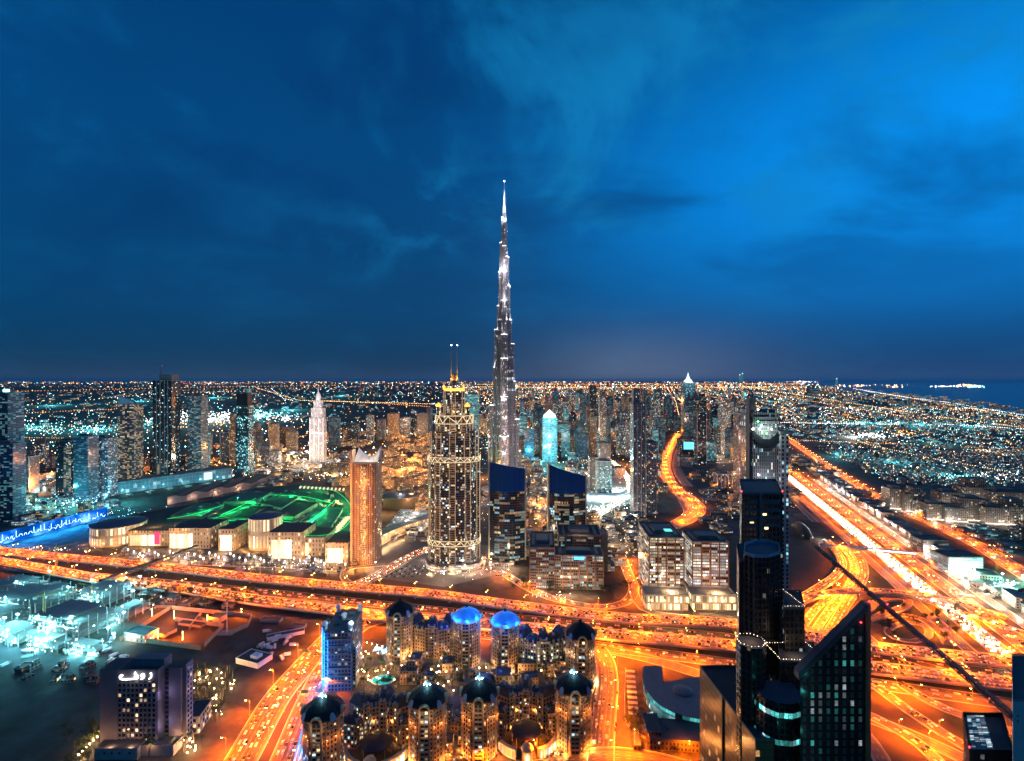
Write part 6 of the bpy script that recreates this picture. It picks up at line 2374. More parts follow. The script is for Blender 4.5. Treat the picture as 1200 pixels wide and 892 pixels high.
for lv in range(4):
    b = MB()
    b.box(-38, 38, lv * 22, lv * 22 + 21, 0, 8 + lv * 4.0)
    b.build('deck', [facade('car_park_bays', (0.36, 0.35, 0.34), (0.05, 0.05, 0.05), 5.2, 4.0, 0.25, 0.45, 0.7, 0.2, (1.0, 0.92, 0.8), COOL, 0.3, 1.6)], e)
    b = MB()
    for k_ in range(12):
        b.box(-35 + k_ * 6.0, -32 + k_ * 6.0, lv * 22 + 3, lv * 22 + 17, 8.02 + lv * 4.0, 9.2 + lv * 4.0)
    b.build('roof_slats', CONC, e)
    light('deck_light', (0, lv * 22 - 8, 14 + lv * 4), (1.0, 0.92, 0.85), 15000, 1.0, e)
wl = smooth(PL([(432, 652), (446, 640), (470, 628), (500, 618), (512, 614)]), 8)
e = empty('curved_hall', (wl[0].x, wl[0].y, 0), 0, 'long beige hall curving towards the foot of the crowned tower, lit amber', 'building')
b = MB()
back = offset_line(wl, -26)
u = 0.0
for i in range(len(wl) - 1):
    a, c, d_, f_ = wl[i] - wl[0], wl[i + 1] - wl[0], back[i + 1] - wl[0], back[i] - wl[0]
    z = Vector((0, 0, 17))
    L = (c - a).length
    b.face([a, c, c + z, a + z], 0, [(u, 0), (u + L, 0), (u + L, 17), (u, 17)])
    b.face([a + z, c + z, d_ + z, f_ + z], 1)
    b.face([d_, f_, f_ + z, d_ + z], 0)
    u += L
b.build('hall', [facade('beige_hall', (0.44, 0.34, 0.25), (0.3, 0.2, 0.1), 6, 6, 0.5, 0.4, 0.5, 0.3, (1.0, 0.6, 0.2), WARM2, 0.4, 1.8, 0.8), ROOF_L], e)
for i in range(1, len(wl), 2):
    light('wall_wash', wl[i] - wl[0] + Vector((12, -16, 6)), (1.0, 0.6, 0.3), 15000, 1.0, e)
for px, py in ((440, 668), (470, 664), (500, 656), (545, 672), (575, 668), (590, 680), (520, 682), (560, 655)):
    p = P(px, py)
    e = empty('plaza_light_mast', (p.x, p.y, 0), 0, 'white light mast on the paved plaza round the crowned tower', 'light mast', 'plaza light masts')
    b = MB()
    b.tube((0, 0, 0), (0, 0, 12), 0.3, 0.15, 6)
    b.build('pole', STEEL, e)
    b = MB()
    b.blob((0, 0, 12.4), 0.8)
    b.build('lamp', L_WHITE, e)
    light('plaza_light', (0, 0, 11.4), (1.0, 0.80, 0.68), 15000, 0.6, e)

# covered walkway from the station to the mall
e = empty('covered_footbridge', (*P(130, 682).xy, 0), 0, 'long dark trussed footbridge crossing over the highway towards the mall', 'footbridge')
oe = e.location
wl = smooth([P(118, 684, 14), P(150, 672, 14), P(190, 658, 14), P(232, 642, 14)], 10)
loc = [p - oe for p in wl]
b = MB()
L_, R_ = offset_line(loc, -4), offset_line(loc, 4)
for i in range(len(loc) - 1):
    z = Vector((0, 0, 5))
    b.face([R_[i], L_[i], L_[i + 1], R_[i + 1]])
    b.face([L_[i] + z, R_[i] + z, R_[i + 1] + z, L_[i + 1] + z])
    b.face([L_[i], L_[i] + z, L_[i + 1] + z, L_[i + 1]], 0)
    b.face([R_[i] + z, R_[i], R_[i + 1], R_[i + 1] + z], 0)
b.build('tube', plain('bronze_cladding', (0.05, 0.045, 0.04), 0.5), e)
b = MB()
for i in range(len(loc) - 1):
    z, h_ = Vector((0, 0, 5)), Vector((0, 0, 0.3))
    b.tube(R_[i] + h_ + Vector((0, -0.3, 0)), R_[i + 1] + z + Vector((0, -0.3, 0)), 0.22, 0.22, 4)
    b.tube(R_[i] + z + Vector((0, -0.3, 0)), R_[i + 1] + h_ + Vector((0, -0.3, 0)), 0.22, 0.22, 4)
b.build('truss_lattice', STEEL, e)
for i in range(2, len(loc), 5):
    b = MB()
    b.tube((loc[i].x, loc[i].y, 0), (loc[i].x, loc[i].y, 14), 1.0, 1.0, 8)
    b.build('pier', CONC, e)

# blue neon hoarding with running script
p0, p1 = P(-5, 640), P(126, 606)
e = empty('neon_hoarding', (p0.x, p0.y, 0), 0, 'long electric blue light wall with white running script beside the highway', 'light wall')
dv = p1 - p0
nrm = Vector((dv.y, -dv.x, 0)).normalized()
b = MB()
N_ = 20
for i in range(N_):
    a, c = dv * (i / N_), dv * ((i + 1) / N_)
    z = Vector((0, 0, 22))
    b.face([a, c, c + z, a + z])
    b.face([c - nrm * 2, a - nrm * 2, a - nrm * 2 + z, c - nrm * 2 + z])
    b.face([a + z, c + z, c - nrm * 2 + z, a - nrm * 2 + z])
b.build('wall', glow_var('electric_blue_screen', (0.0, 0.16, 0.95), 1.0, 0.03), e)
b = MB()
rgs = random.Random(21)
x = 0.03
while x < 0.96:       # flowing letter strokes: long baseline, hooks and tall uprights
    w = rgs.uniform(0.015, 0.035)
    kind_ = rgs.random()
    bz = 7.0
    P3 = lambda t, z: dv * t + nrm * 0.8 + Vector((0, 0, z))
    if kind_ < 0.3:
        b.path([P3(x, bz), P3(x, bz + rgs.uniform(7, 12))], 0.4, 4)
        b.path([P3(x, bz), P3(x + w * 0.7, bz)], 0.35, 4)
    elif kind_ < 0.65:
        b.path([P3(x, bz), P3(x + w * 0.3, bz + 4), P3(x + w * 0.7, bz + 4), P3(x + w, bz)], 0.38, 4)
    else:
        b.path([P3(x, bz), P3(x + w * 0.4, bz - 3.5), P3(x + w * 0.8, bz - 2), P3(x + w, bz)], 0.38, 4)
        b.blob(P3(x + w * 0.5, bz + 3.5), 0.6)
    x += w + (0.012 if rgs.random() < 0.3 else 0.0)
b.build('script_lettering', glow('pale_neon_script', (0.5, 0.85, 1.0), 2.2), e)
for i in range(8):
    q = dv * ((i + 0.5) / 8) + nrm * 22
    light('blue_spill', (q.x, q.y, 12), (0.01, 0.30, 1.0), 120000, 2.0, e)

# ------------------------------------------------------------------ construction site flooded with teal light
HAL = (0.20, 0.85, 1.0)


def frame_building(label, px, py, w, d, lv, rz, boxes=True):
    p = P(px, py)
    e = empty('building_frame', (p.x, p.y, 0), R(rz), label, 'building frame')
    for k_ in range(lv):
        b = MB()
        z = 4.0 * (k_ + 1)
        s = 1.0 if k_ < lv - 1 else 0.75
        b.box(-w / 2, -w / 2 + w * s, -d / 2, d / 2, z - 0.35, z)
        b.build('floor_slab', CONC, e)
        if (k_ + int(px)) % 3:
            b = MB()
            x_ = -w / 2 + w * s * (0.1 + 0.13 * ((k_ * 5 + int(px)) % 4))
            b.box(x_, min(x_ + w * 0.42, -w / 2 + w * s), -d / 2 - 0.4, -d / 2 - 0.03, z - 0.9, z - 0.45)
            b.build('added_strip', glow('added_teal_strip', (0.4, 0.95, 1.0), 5.0), e)  # glowing strips added along slab edges to sharpen the lit frames
    nx, ny = max(2, int(w / 9)), max(2, int(d / 9))
    for i in range(nx + 1):
        for j in range(ny + 1):
            if 0 < i < nx and 0 < j < ny:
                continue
            b = MB()
            x, y = -w / 2 + 0.6 + (w - 1.2) * i / nx, -d / 2 + 0.6 + (d - 1.2) * j / ny
            b.box(x - 0.4, x + 0.4, y - 0.4, y + 0.4, 0, 4.0 * lv + 2.5 if (i + j) % 2 else 4.0 * lv - 0.36)
            b.build('column', CONC, e)
    b = MB()
    for i in range(int(w / 3)):
        x = -w / 2 + 3 * i
        b.tube((x, -d / 2 - 1.2, 0), (x, -d / 2 - 1.2, 4 * lv + 1), 0.1, 0.1, 4)
    for z in range(2, int(4 * lv), 2):
        b.tube((-w / 2, -d / 2 - 1.2, z), (w / 2, -d / 2 - 1.2, z), 0.08, 0.08, 4)
    b.build('scaffold_lattice', STEEL, e)
    rr = random.Random(int(px))
    for i in range(26):
        b = MB()
        b.blob((rr.uniform(-w / 2, w / 2), -d / 2 - 1.5, 4.0 * rr.randint(0, lv) + rr.uniform(1, 3.4)), rr.uniform(0.25, 0.5))
        b.build('work_lamp', rr.choice((L_TEAL, L_WHITE, L_TEAL)), e)
    for i in range(7):
        x, y = rr.uniform(-w / 2, w / 2), rr.uniform(-d / 2, d / 2)
        z = 4.0 * rr.randint(0, lv) + 3.2
        light('site_light', (x, -d / 2 - 4 if i % 2 else y, z), HAL, 26000, 0.5, e)
        b = MB()
        b.blob((x, -d / 2 - 2.4 if i % 2 else y, z), 0.8)
        b.build('work_lamp', L_TEAL, e)
    return e


frame_building('concrete building frame under teal floodlights, the larger of the two with scaffold on its face', 88, 738, 72, 44, 6, -14)
frame_building('lower concrete building frame under teal floodlights next to the cross highway', 38, 712, 80, 46, 5, -14)
frame_building('small concrete frame with open floors at the back of the teal lit site', 122, 705, 46, 40, 5, -14)
frame_building('low concrete frame at the edge of the teal lit site beside the dark field', 20, 748, 52, 30, 3, -14)
for i, (px, py, w_, d_, lv_, lb) in enumerate(((28, 692, 60, 24, 4, 'teal lit concrete frame along the highway verge by the leaning crane'), (150, 722, 26, 40, 3, 'narrow teal lit frame next to the walled compound'), (-2, 706, 50, 30, 6, 'tall teal lit frame cut by the picture edge beside the highway'), (66, 700, 40, 24, 4, 'teal lit concrete frame with four floors beside the yellow leaning crane'), (140, 690, 34, 20, 3, 'small teal lit frame nearest the covered footbridge'), (6, 730, 40, 30, 4, 'teal lit frame cut by the picture edge'),
                                     (104, 762, 40, 16, 2, 'low teal lit frame with two floors beside the material stacks'), (60, 758, 44, 18, 3, 'three floored teal lit frame before the larger frame'))):
    frame_building('concrete ' + lb, px, py, w_, d_, lv_, -14)
rgs = random.Random(17)
for i in range(16):
    px, py = rgs.uniform(-5, 165), rgs.uniform(684, 764)
    p = P(px, py)
    e = empty('flood_mast', (p.x, p.y, 0), 0, 'floodlight mast with teal white lamps on the construction site', 'floodlight', 'floodlight masts of the construction site')
    h = rgs.uniform(14, 26)
    b = MB()
    b.tube((0, 0, 0), (0, 0, h), 0.3, 0.2, 6)
    b.build('pole', STEEL, e)
    for s in (-1, 1):
        b = MB()
        b.box(s * 0.9 - 0.7, s * 0.9 + 0.7, -0.3, 0.3, h, h + 0.9)
        b.build('lamp', L_TEAL, e)
    light('flood', (0, -0.8, h - 0.6), HAL, 34000, 0.5, e)
for i in range(26):
    px, py = rgs.uniform(5, 150), rgs.uniform(690, 770)
    p = P(px, py)
    e = empty('material_stack', (p.x, p.y, 0), R(rgs.uniform(-40, 40)), 'stack of boards and crates on the teal lit construction ground', 'building material', 'material stacks on the construction site')
    w, d, h = rgs.uniform(4, 12), rgs.uniform(3, 6), rgs.uniform(1.2, 4)
    for k_ in range(3):
        b = MB()
        b.prism(rect(rgs.uniform(-0.4, 0.4), rgs.uniform(-0.3, 0.3), w, d, R(rgs.uniform(-4, 4))), h * k_ / 3 + 0.02, h * (k_ + 1) / 3, 0, 0)
        b.build('layer', rgs.choice((CONC, WHITEP, STEEL, CONC_D)), e)


def crane(label, px, py, h, rz, jib=34, z0=0.0, pos=None, col=None):
    p = pos or P(px, py)
    e = empty('tower_crane', (p.x, p.y, z0), R(rz), label, 'crane')
    m_ = col or plain('crane_yellow', (0.45, 0.30, 0.05), 0.5)
    b = MB()
    for sx in (-1, 1):
        for sy in (-1, 1):
            b.tube((sx, sy, 0), (sx, sy, h), 0.16, 0.16, 4)
    k_ = 0
    z = 0
    while z < h - 2.5:
        for (ax, ay), (bx, by) in (((-1, -1), (1, -1)), ((1, -1), (1, 1)), ((1, 1), (-1, 1)), ((-1, 1), (-1, -1))):
            if k_ % 2:
                ax, ay, bx, by = bx, by, ax, ay
            b.tube((ax, ay, z), (bx, by, z + 2.5), 0.1, 0.1, 3, caps=False)
        z += 2.5
        k_ += 1
    b.build('mast_lattice', m_, e)
    b = MB()
    for y, zz in ((-0.8, 0), (0.8, 0), (0, 1.8)):
        b.tube((-10, y, h + zz), (jib, y, h + zz * 0.6), 0.16, 0.14, 4)
    for i in range(int((jib + 10) / 3)):
        x = -10 + 3 * i
        b.tube((x, -0.8, h), (x + 1.5, 0, h + 1.6), 0.09, 0.09, 3, caps=False)
        b.tube((x + 1.5, 0, h + 1.6), (x + 3, 0.8, h), 0.09, 0.09, 3, caps=False)
    b.build('jib', m_, e)
    b = MB()
    b.tube((0, 0, h), (0, 0, h + 7), 0.5, 0.2, 6)
    b.tube((0, 0, h + 6.8), (jib * 0.7, 0, h + 1.4), 0.08, 0.08, 3)
    b.tube((0, 0, h + 6.8), (-9, 0, h + 1.2), 0.08, 0.08, 3)
    b.build('tie', m_, e)
    b = MB()
    b.box(-10, -6.5, -1.2, 1.2, h - 2.2, h + 0.6)
    b.build('counterweight', CONC, e)
    b = MB()
    b.box(0.8, 2.6, -1.2, 0.9, h - 2.6, h - 0.4)
    b.build('cab', WHITEP, e)
    return e


crane('yellow tower crane over the larger teal lit building frame', 52, 742, 44, 25)
crane('yellow tower crane leaning over the highway edge at the back of the teal lit site', 66, 672, 40, 60, 28)
crane('short tower crane behind the small teal lit frame', 108, 720, 36, 160, 26)

# ------------------------------------------------------------------ towers at the left
T = tower
e, w, d, z = T('blue glass tower cut by the picture edge with a bright teal lantern top', -14, 9, 460, 600, F_BLUE, 40)
b = MB()
b.prism(rect(w * 0.30, 6, 9, 6), z + 0.1, z + 7, 0, 0)
b.build('lantern', glow('teal_lantern', (0.3, 0.9, 1.0), 8.0), e)
p = P(4, 585)
e, w, d, z = T('broad lower tower with teal lit storeys at the picture edge', -10, 15, 521, 612, F_BLUE, 30)
T('white edged slab with a dark front behind the edge towers', 17, 34, 536, 580, F_GREY, 30, fins=(-1, 1), cap=WHITEP)
e, w, d, z = T('dark tower with one gold lit strip of rooms down its side', 65, 84, 517, 582, F_DARK, 34)
b = MB()
b.box(w * 0.02, w * 0.46, -0.9, -0.03, 6, z - 14)
b.build('lit_strip', F_GOLD, e)
T('dark blue glass tower with a teal glow, behind the gold stripped tower', 86, 103, 512, 588, F_BLUE, 34)
T('blue grey apartment tower with rows of small lit windows', 104, 126, 514, 583, facade('blue_rows', (0.10, 0.13, 0.18), (0.02, 0.035, 0.05), 3.2, 3.6, 0.2, 0.4, 0.42, 0.2, (0.5, 0.8, 1.0), WARM2, 0.35, 1.3), 34)
e, w, d, z = T('tall tower with a raked crown and gold lit middle storeys', 138, 157, 474, 574, F_GOLD, 36)
b = MB()
b.face([(-w / 2, 0, z), (w / 2, 0, z), (w / 2, 0, z + 8), (-w / 2, 0, z + 24)])
b.face([(w / 2, 6, z), (-w / 2, 6, z), (-w / 2, 6, z + 24), (w / 2, 6, z + 8)])
b.face([(-w / 2, 0, z + 24), (w / 2, 0, z + 8), (w / 2, 6, z + 8), (-w / 2, 6, z + 24)])
b.face([(-w / 2, 6, z), (-w / 2, 0, z), (-w / 2, 0, z + 24), (-w / 2, 6, z + 24)])
b.build('crown', plain('pale_crown', (0.4, 0.42, 0.45), 0.5), e)
e, w, d, z = T('tallest dark tower of the far cluster, unfinished, with a crane on its roof', 179, 201, 446, 568, F_DARK, 40, fins=(-0.6, -0.2, 0.25, 0.6), cap=plain('pale_column_cladding', (0.26, 0.26, 0.28), 0.6))
b = MB()
b.box(-w * 0.2, w * 0.45, 3, d - 3, z, PZ(439, PD(568)))
b.build('top_frame', CONC_D, e)
b = MB()
b.box(-w * 0.25, w * 0.3, -0.9, -0.03, 30, 66)
b.build('lit_storeys', F_GOLD, e)
cpos = Vector((PX(186, PD(568)), PD(568) + 10, 0))
crane('dark luffing crane on top of the tallest unfinished tower', 0, 0, PZ(428, PD(568)) - z, 5, 18, z, cpos, DARKSTEEL)
T('blue grey tower with gold lit lower storeys beyond the unfinished tower', 220, 236, 464, 562, facade('lower_gold', (0.20, 0.22, 0.24), (0.03, 0.05, 0.06), 3.2, 3.6, 0.25, 0.35, 0.42, 0.35, (1.0, 0.8, 0.5), TEAL, 0.35, 1.7, run=2.0), 34)
T('slim tower with a bright teal strip beside the dull orange yard', 237, 243, 507, 546, F_TEAL, 20, plant=False)
T('small white framed block with a dark face', 258, 269, 507, 544, F_GREY, 24, fins=(-1, 1), cap=WHITEP)
T('tan slab tower standing against the dark teal lamped tower', 269, 276, 485, 546, F_TAN, 26, plant=False)
e, w, d, z = T('dark tower with teal lamps under a black unfinished top', 276, 291, 476, 558, facade('teal_spots', (0.04, 0.05, 0.055), (0.012, 0.03, 0.04), 3.4, 3.8, 0.2, 0.3, 0.3, 0.5, (0.3, 0.95, 1.0), COOL, 0.3, 1.8), 34, mast=14)
b = MB()
b.box(-w * 0.45, w * 0.4, 3, d - 3, z, PZ(461, PD(558)))
b.build('top_frame', BLK, e)
e, w, d, z = T('thin white lit mast tower beyond the teal lamped tower', 288, 292, 456, 505, F_TEAL, 30, plant=False, mast=40)
for x0, x1, yt, yb, m_, lb in ((300, 305, 506, 536, F_BLUE, 'little blue tower beside the tan block before the white spired tower'), (314, 324, 497, 536, F_TAN, 'tan block tower before the white spired tower'), (325, 345, 503, 522, F_DARK, 'broad dark office slab behind the orange road bend'),
                               (385, 397, 490, 526, F_BLUE, 'bluish tower immediately behind the white spired tower'), (407, 420, 497, 520, F_DARK, 'dark stub tower over the old quarter'), (429, 437, 487, 519, F_MIX, 'slim mixed lit tower in the row above the old quarter'),
                               (441, 451, 492, 516, F_GREY, 'grey ribbed tower in the row above the old quarter'), (454, 467, 485, 513, F_TAN, 'reddish tan tower in the row above the old quarter'), (469, 480, 490, 512, F_MIX, 'stepped mixed lit block in the row above the old quarter'),
                               (481, 488, 482, 509, F_DARK, 'narrow black tower in the row above the old quarter'), (489, 501, 485, 512, facade('arched_top_flats', (0.18, 0.2, 0.22), (0.02, 0.03, 0.04), 3.5, 3.6, 0.4, 0.4, 0.2, 0.1, COOL, WARM2, 0.4, 1.4), 'wide bluish twin block in the row above the old quarter'),
                               (545, 561, 462, 530, F_TEAL, 'teal floodlit tower glowing behind the crowned tower'), (500, 506, 478, 508, F_GREY, 'grey tower peeping past the crowned tower')):
    T(lb, x0, x1, yt, yb, m_, 26)
rl = random.Random(77)
LEFTG = 'small towers and flats in the district behind the mall'
for i in range(34):
    px = rl.uniform(20, 345)
    yb = rl.uniform(520, 566)
    hgt = rl.uniform(8, 26)
    w = rl.uniform(5, 13)
    m_ = rl.choice((F_MIX, F_CONC, F_BLUE, F_GREY, F_DARK, F_TAN))
    T('small flats block with scattered lit windows in the district behind the mall', px, px + w, yb - hgt, yb, m_, 22, rl.uniform(-12, 12), LEFTG, name='flats_block', cat='flats', plant=i % 2 == 0)

# white spired tower
D = 1765
e = empty('white_spired_tower', (PX(371, D), D, 0), 0, 'brightly floodlit white hotel tower with stepped top and a spire', 'tower')
F_WH = facade('white_tower', (0.62, 0.60, 0.60), (0.10, 0.09, 0.09), 3.2, 3.6, 0.5, 0.15, 0.3, 0.2, WARM2, WHITE, 0.4, 1.6, 0.6)
b = MB()
b.prism(rect(0, 16, 46, 32), 0, 168, 0, 1)
b.prism(rect(0, 16, 40, 28), 168.05, 205, 0, 1)
b.prism(rect(0, 16, 27, 20), 205.05, 232, 0, 1)
b.build('shaft', [F_WH, WHITEP], e)
b = MB()
b.lathe(0, 16, [(9, 232.05), (9, 246), (7, 252), (4, 258), (1.5, 262)], 14)
b.lathe(0, 16, [(0.9, 262), (0.6, 276), (0.3, 292)], 6)
b.build('spire', WHITEP, e)
for x in (-23, -8, 8, 23):
    b = MB()
    b.box(x - 1.6, x + 1.6, -1.8, -0.03, 0, 172)
    b.build('pilaster', WHITEP, e)
b = MB()
b.ring(rect(0, 16, 46, 32), 116, 121, 1.6)
b.build('cornice', WHITEP, e)
for z in (10, 60, 110, 160, 210, 245):
    for x in (-26, 0, 26):
        light('tower_flood', (x * (1 if z < 190 else 0.5), -30, z), (1.0, 0.80, 0.76), 14000, 1.5, e)
b = MB()
b.lathe(0, 20, [(54, 0), (54, 16), (50, 16.05), (46, 22), (0.5, 22.05)], 30)
b.build('podium', [F_OFF], e)
light('podium_flood', (0, -60, 14), (1.0, 0.65, 0.35), 90000, 2.0, e)

# ------------------------------------------------------------------ business district towers in the middle distance
e, w, d, z = T('teal floodlit office tower with a dazzling white crown', 636, 653, 490, 542, F_TEAL, 40)
b = MB()
b.lathe(0, d / 2, [(w * 0.45, z + 0.05), (w * 0.4, z + 12), (w * 0.2, z + 20), (1, z + 30)], 12)
b.build('crown', glow('white_teal_crown', (0.65, 1.0, 1.0), 1.6), e)
light('crown_flood', (0, -26, z + 14), (0.4, 1.0, 1.0), 150000, 2.0, e)
for z in (30, 90, 150):
    light('face_flood', (0, -40, z), (0.3, 0.95, 1.0), 160000, 2.0, e)
T('wide teal office slab beside the crowned teal one', 654, 668, 497, 536, F_TEAL, 34)
T('boxy teal glass block above the slanted blue screen', 676, 690, 510, 538, F_BLUE, 34)
T('turquoise tower to the side of the supertall base', 608, 618, 488, 536, F_TEAL, 30)
T('low dark teal block under the turquoise tower', 614, 626, 504, 540, F_BLUE, 30)
T('dark tower with a lit red sign in the middle distance', 691, 699, 452, 512, F_DARK, 34, red=True)
T('square blue black tower beside the red sign tower', 679, 687, 462, 512, F_BLUE, 34)
T('pinkish tower among the middle distance offices', 664, 670, 474, 512, F_TAN, 30)
e, w, d, z = T('slender grey tower with rounded ribs standing alone at the boulevard', 742, 757, 474, 606, F_GREY, 30, fins=(-0.95, -0.35, 0.3, 0.95), cap=plain('grey_rib', (0.30, 0.28, 0.29), 0.5))
b = MB()
b.box(-w * 0.42, w * 0.05, 6, d - 6, z, PZ(455, PD(606)))
b.build('upper_shaft', F_GREY, e)
b = MB()
b.box(-w * 0.55, w * 0.55, -1.5, d + 1, z + 0.05, z + 4)
b.build('cap', CONC_D, e)
T('dark olive flats tower beside the slender grey one', 758, 771, 519, 604, F_CONC, 30)
T('teal and white hotel tower on the curved boulevard, the larger', 700, 717, 541, 580, facade('white_teal_hotel', (0.42, 0.44, 0.44), (0.05, 0.12, 0.13), 3.4, 3.6, 0.25, 0.35, 0.6, 0.3, (0.4, 0.95, 0.95), WHITE, 0.35, 1.5), 30, cap=WHITEP)
T('pale rear wing of the boulevard hotel', 691, 701, 536, 576, F_CONC, 30)
T('cream topped flats behind the boulevard hotel', 702, 716, 520, 555, F_CONC, 30)
p = P(708, 586)
e = empty('curved_podium', (p.x, p.y, 0), 0, 'white curved podium glowing teal round the boulevard hotel', 'podium')
b = MB()
strip_faces(b, 0, 60, 66, 92, 190, 350, 0, 18, 24)
b.build('wall', plain('white_podium', (0.6, 0.6, 0.6), 0.6), e)
b = MB()
strip_faces(b, 0, 60, 92.05, 93, 195, 345, 5, 15, 24)
b.build('window_band', glow('podium_window_band', (0.7, 1.0, 1.0), 1.8), e)
for a in (205, 235, 265, 295, 325):
    light('podium_flood', (106 * math.cos(R(a)), 60 + 106 * math.sin(R(a)), 20), (0.35, 1.0, 1.0), 22000, 2.0, e)
T('mid grey office block with blue glass beside the slender tower', 724, 741, 494, 532, F_BLUE, 40)
e, w, d, z = T('dark glass tower with a lit white pyramid spire, tallest on the skyline row', 801, 815, 449, 504, facade('spired_glass', (0.05, 0.08, 0.10), (0.02, 0.05, 0.07), 4.5, 5.0, 0.2, 0.3, 0.2, 0.2, TEAL, COOL, 0.4, 1.2), 50)
b = MB()
b.lathe(0, 25, [(w * 0.40, z + 0.1), (w * 0.36, z + 14), (w * 0.18, z + 26), (w * 0.05, z + 50), (0.5, z + 66)], 4, a0=R(45))
b.build('spire', glow('white_spire_light', (0.75, 1.0, 1.0), 1.5), e)
light('spire_flood', (0, -60, z + 20), (0.6, 1.0, 1.0), 300000, 4.0, e)
T('dark tower outlined by pale vertical frames', 817, 828, 483, 545, F_DARK, 34, fins=(-1, 1), cap=plain('pale_pink_frame', (0.6, 0.48, 0.46), 0.6))
T('black twin tower with red lamps, the shorter', 834, 844, 474, 520, F_DARK, 34, red=True)
T('tower crowned with red lamps, the taller of the dark pair', 845, 857, 467, 532, F_MIX, 34, red=True)
e, w, d, z = T('low block with a bright blue lit billboard', 797, 814, 515, 536, F_DARK, 40)
b = MB()
b.box(-w * 0.25, w * 0.45, -1.6, -0.05, z * 0.45, z * 0.85)
b.build('billboard', glow('blue_billboard', (0.12, 0.6, 1.0), 1.8), e)
T('little turquoise glass block beside the framed tower', 828, 840, 517, 540, F_TEAL, 34)
T('white ribbed low block on the dark lot', 841, 858, 556, 571, F_GREY, 34, fins=(-1, -0.5, 0, 0.5, 1), cap=WHITEP)
T('pinkish flats block beside the winding ribbon avenue', 797, 812, 536, 548, F_CONC, 30)
rb = random.Random(42)
kinds = [(F_BLUE, 'bluish glass tower in the crowded business district beyond the boulevard', 'bluish towers of the business district'),
         (F_DARK, 'black glass tower in the crowded business district beyond the boulevard', 'black towers of the business district'),
         (F_MIX, 'grey tower with mixed warm and cool windows in the crowded business district', 'mixed lit towers of the business district'),
         (F_TAN, 'tan stone tower with warm windows in the crowded business district', 'tan towers of the business district'),
         (F_TEAL, 'teal floodlit block in the crowded business district', 'teal lit blocks of the business district'),
         (F_GREY, 'ribbed grey tower in the crowded business district', 'ribbed grey towers of the business district')]
for i in range(150):
    px = rb.uniform(606, 868)
    yb = 505 + 34 * rb.random() ** 0.8
    if px > 770 and yb > 512 and px < 835:
        continue
    hgt = rb.uniform(10, 48) * (1.0 if 620 < px < 860 else 0.7)
    w = rb.uniform(5.5, 11)
    m_, lb, g = kinds[rb.choices(range(6), (5, 5, 5, 3, 3, 3))[0]]
    T(lb, px, px + w, max(458, yb - hgt), yb, m_, 34, rb.uniform(-15, 15), g, plant=i % 3 == 0, red=i % 9 == 0)
for i in range(44):
    px = rb.uniform(622, 862)
    yb = rb.uniform(500, 528)
    if 772 < px < 836 or 734 < px < 744:
        continue
    m_, lb, g = kinds[rb.choices(range(6), (5, 5, 5, 3, 2, 3))[0]]
    T(lb, px, px + rb.uniform(4.5, 7.5), max(459, yb - rb.uniform(34, 58)), yb, m_, 30, rb.uniform(-12, 12), g, plant=i % 3 == 0, red=i % 6 == 0)
for i in range(46):
    px = rb.uniform(604, 800)
    yb = rb.uniform(540, 600)
    if 730 < px < 742 or 686 < px < 742 and yb > 560 or 770 < px or 640 < px < 690 and yb > 560:
        continue
    T('low flats block with warm shop light in the streets below the business district', px, px + rb.uniform(8, 16), yb - rb.uniform(5, 14), yb, rb.choice((F_CONC, F_OFF3, F_TAN, F_MIX)), 34, rb.uniform(-15, 15), 'low blocks below the business district', name='low_block', cat='building', plant=i % 2 == 0)

# ------------------------------------------------------------------ right: station, footbridge, frontage, flats
p = P(944, 628)
e = empty('metro_station', (p.x, p.y, 0), R(-16), 'dark shell roofed metro station beside the trunk highway', 'station')
b = MB()
prof = []
for i in range(13):
    t = i / 12
    hw_ = 13.5 * max(0.0, math.sin(math.pi * t)) ** 0.5 + 0.01
    ring_ = [(hw_ * math.cos(R(a)), -30 + 110 * t, 1 + 15 * max(0.0, math.sin(math.pi * t)) ** 0.6 * math.sin(R(a))) for a in range(0, 181, 20)]
    prof.append(ring_)
for i in range(12):
    for j in range(9):
        b.face([prof[i][j], prof[i + 1][j], prof[i + 1][j + 1], prof[i][j + 1]])
b.build('shell', plain('dark_bronze_shell', (0.02, 0.018, 0.02), 0.6, 0.0, spec=0.2), e, smooth=True)
b = MB()
b.box(-9, 9, -16, 66, 0, 5)
b.build('base', [facade('station_base', (0.2, 0.18, 0.17), (0.1, 0.1, 0.1), 4, 4, 0.2, 0.3, 0.7, 0.1, WARM2, COOL, 0.4, 1.6)], e)
light('station_light', (24, -22, 9), (1.0, 0.9, 0.8), 20000, 1.0, e)
e = empty('footbridge', (*P(960, 650).xy, 0), 0, 'pale lit footbridge crossing straight over the trunk highway from the station', 'footbridge')
oe = e.location
A_, B_ = P(962, 640, 10) - oe, P(1072, 650, 10) - oe
b = MB()
n_ = Vector((0, 1, 0)) * 3.0
z = Vector((0, 0, 4.0))
b.face([A_ - n_, B_ - n_, B_ - n_ + z, A_ - n_ + z])
b.face([B_ + n_, A_ + n_, A_ + n_ + z, B_ + n_ + z])
b.face([A_ - n_ + z, B_ - n_ + z, B_ + n_ + z, A_ + n_ + z])
b.face([A_ + n_, B_ + n_, B_ - n_, A_ - n_])
b.build('tube', plain('bridge_cladding', (0.4, 0.36, 0.34), 0.5), e)
b = MB()
C_ = A_.lerp(B_, 0.5)
o_ = Vector((0, -0.12, 0)) - n_
b.face([C_ + o_ + z * 0.3, B_ + o_ + z * 0.3, B_ + o_ + z * 0.85, C_ + o_ + z * 0.85])
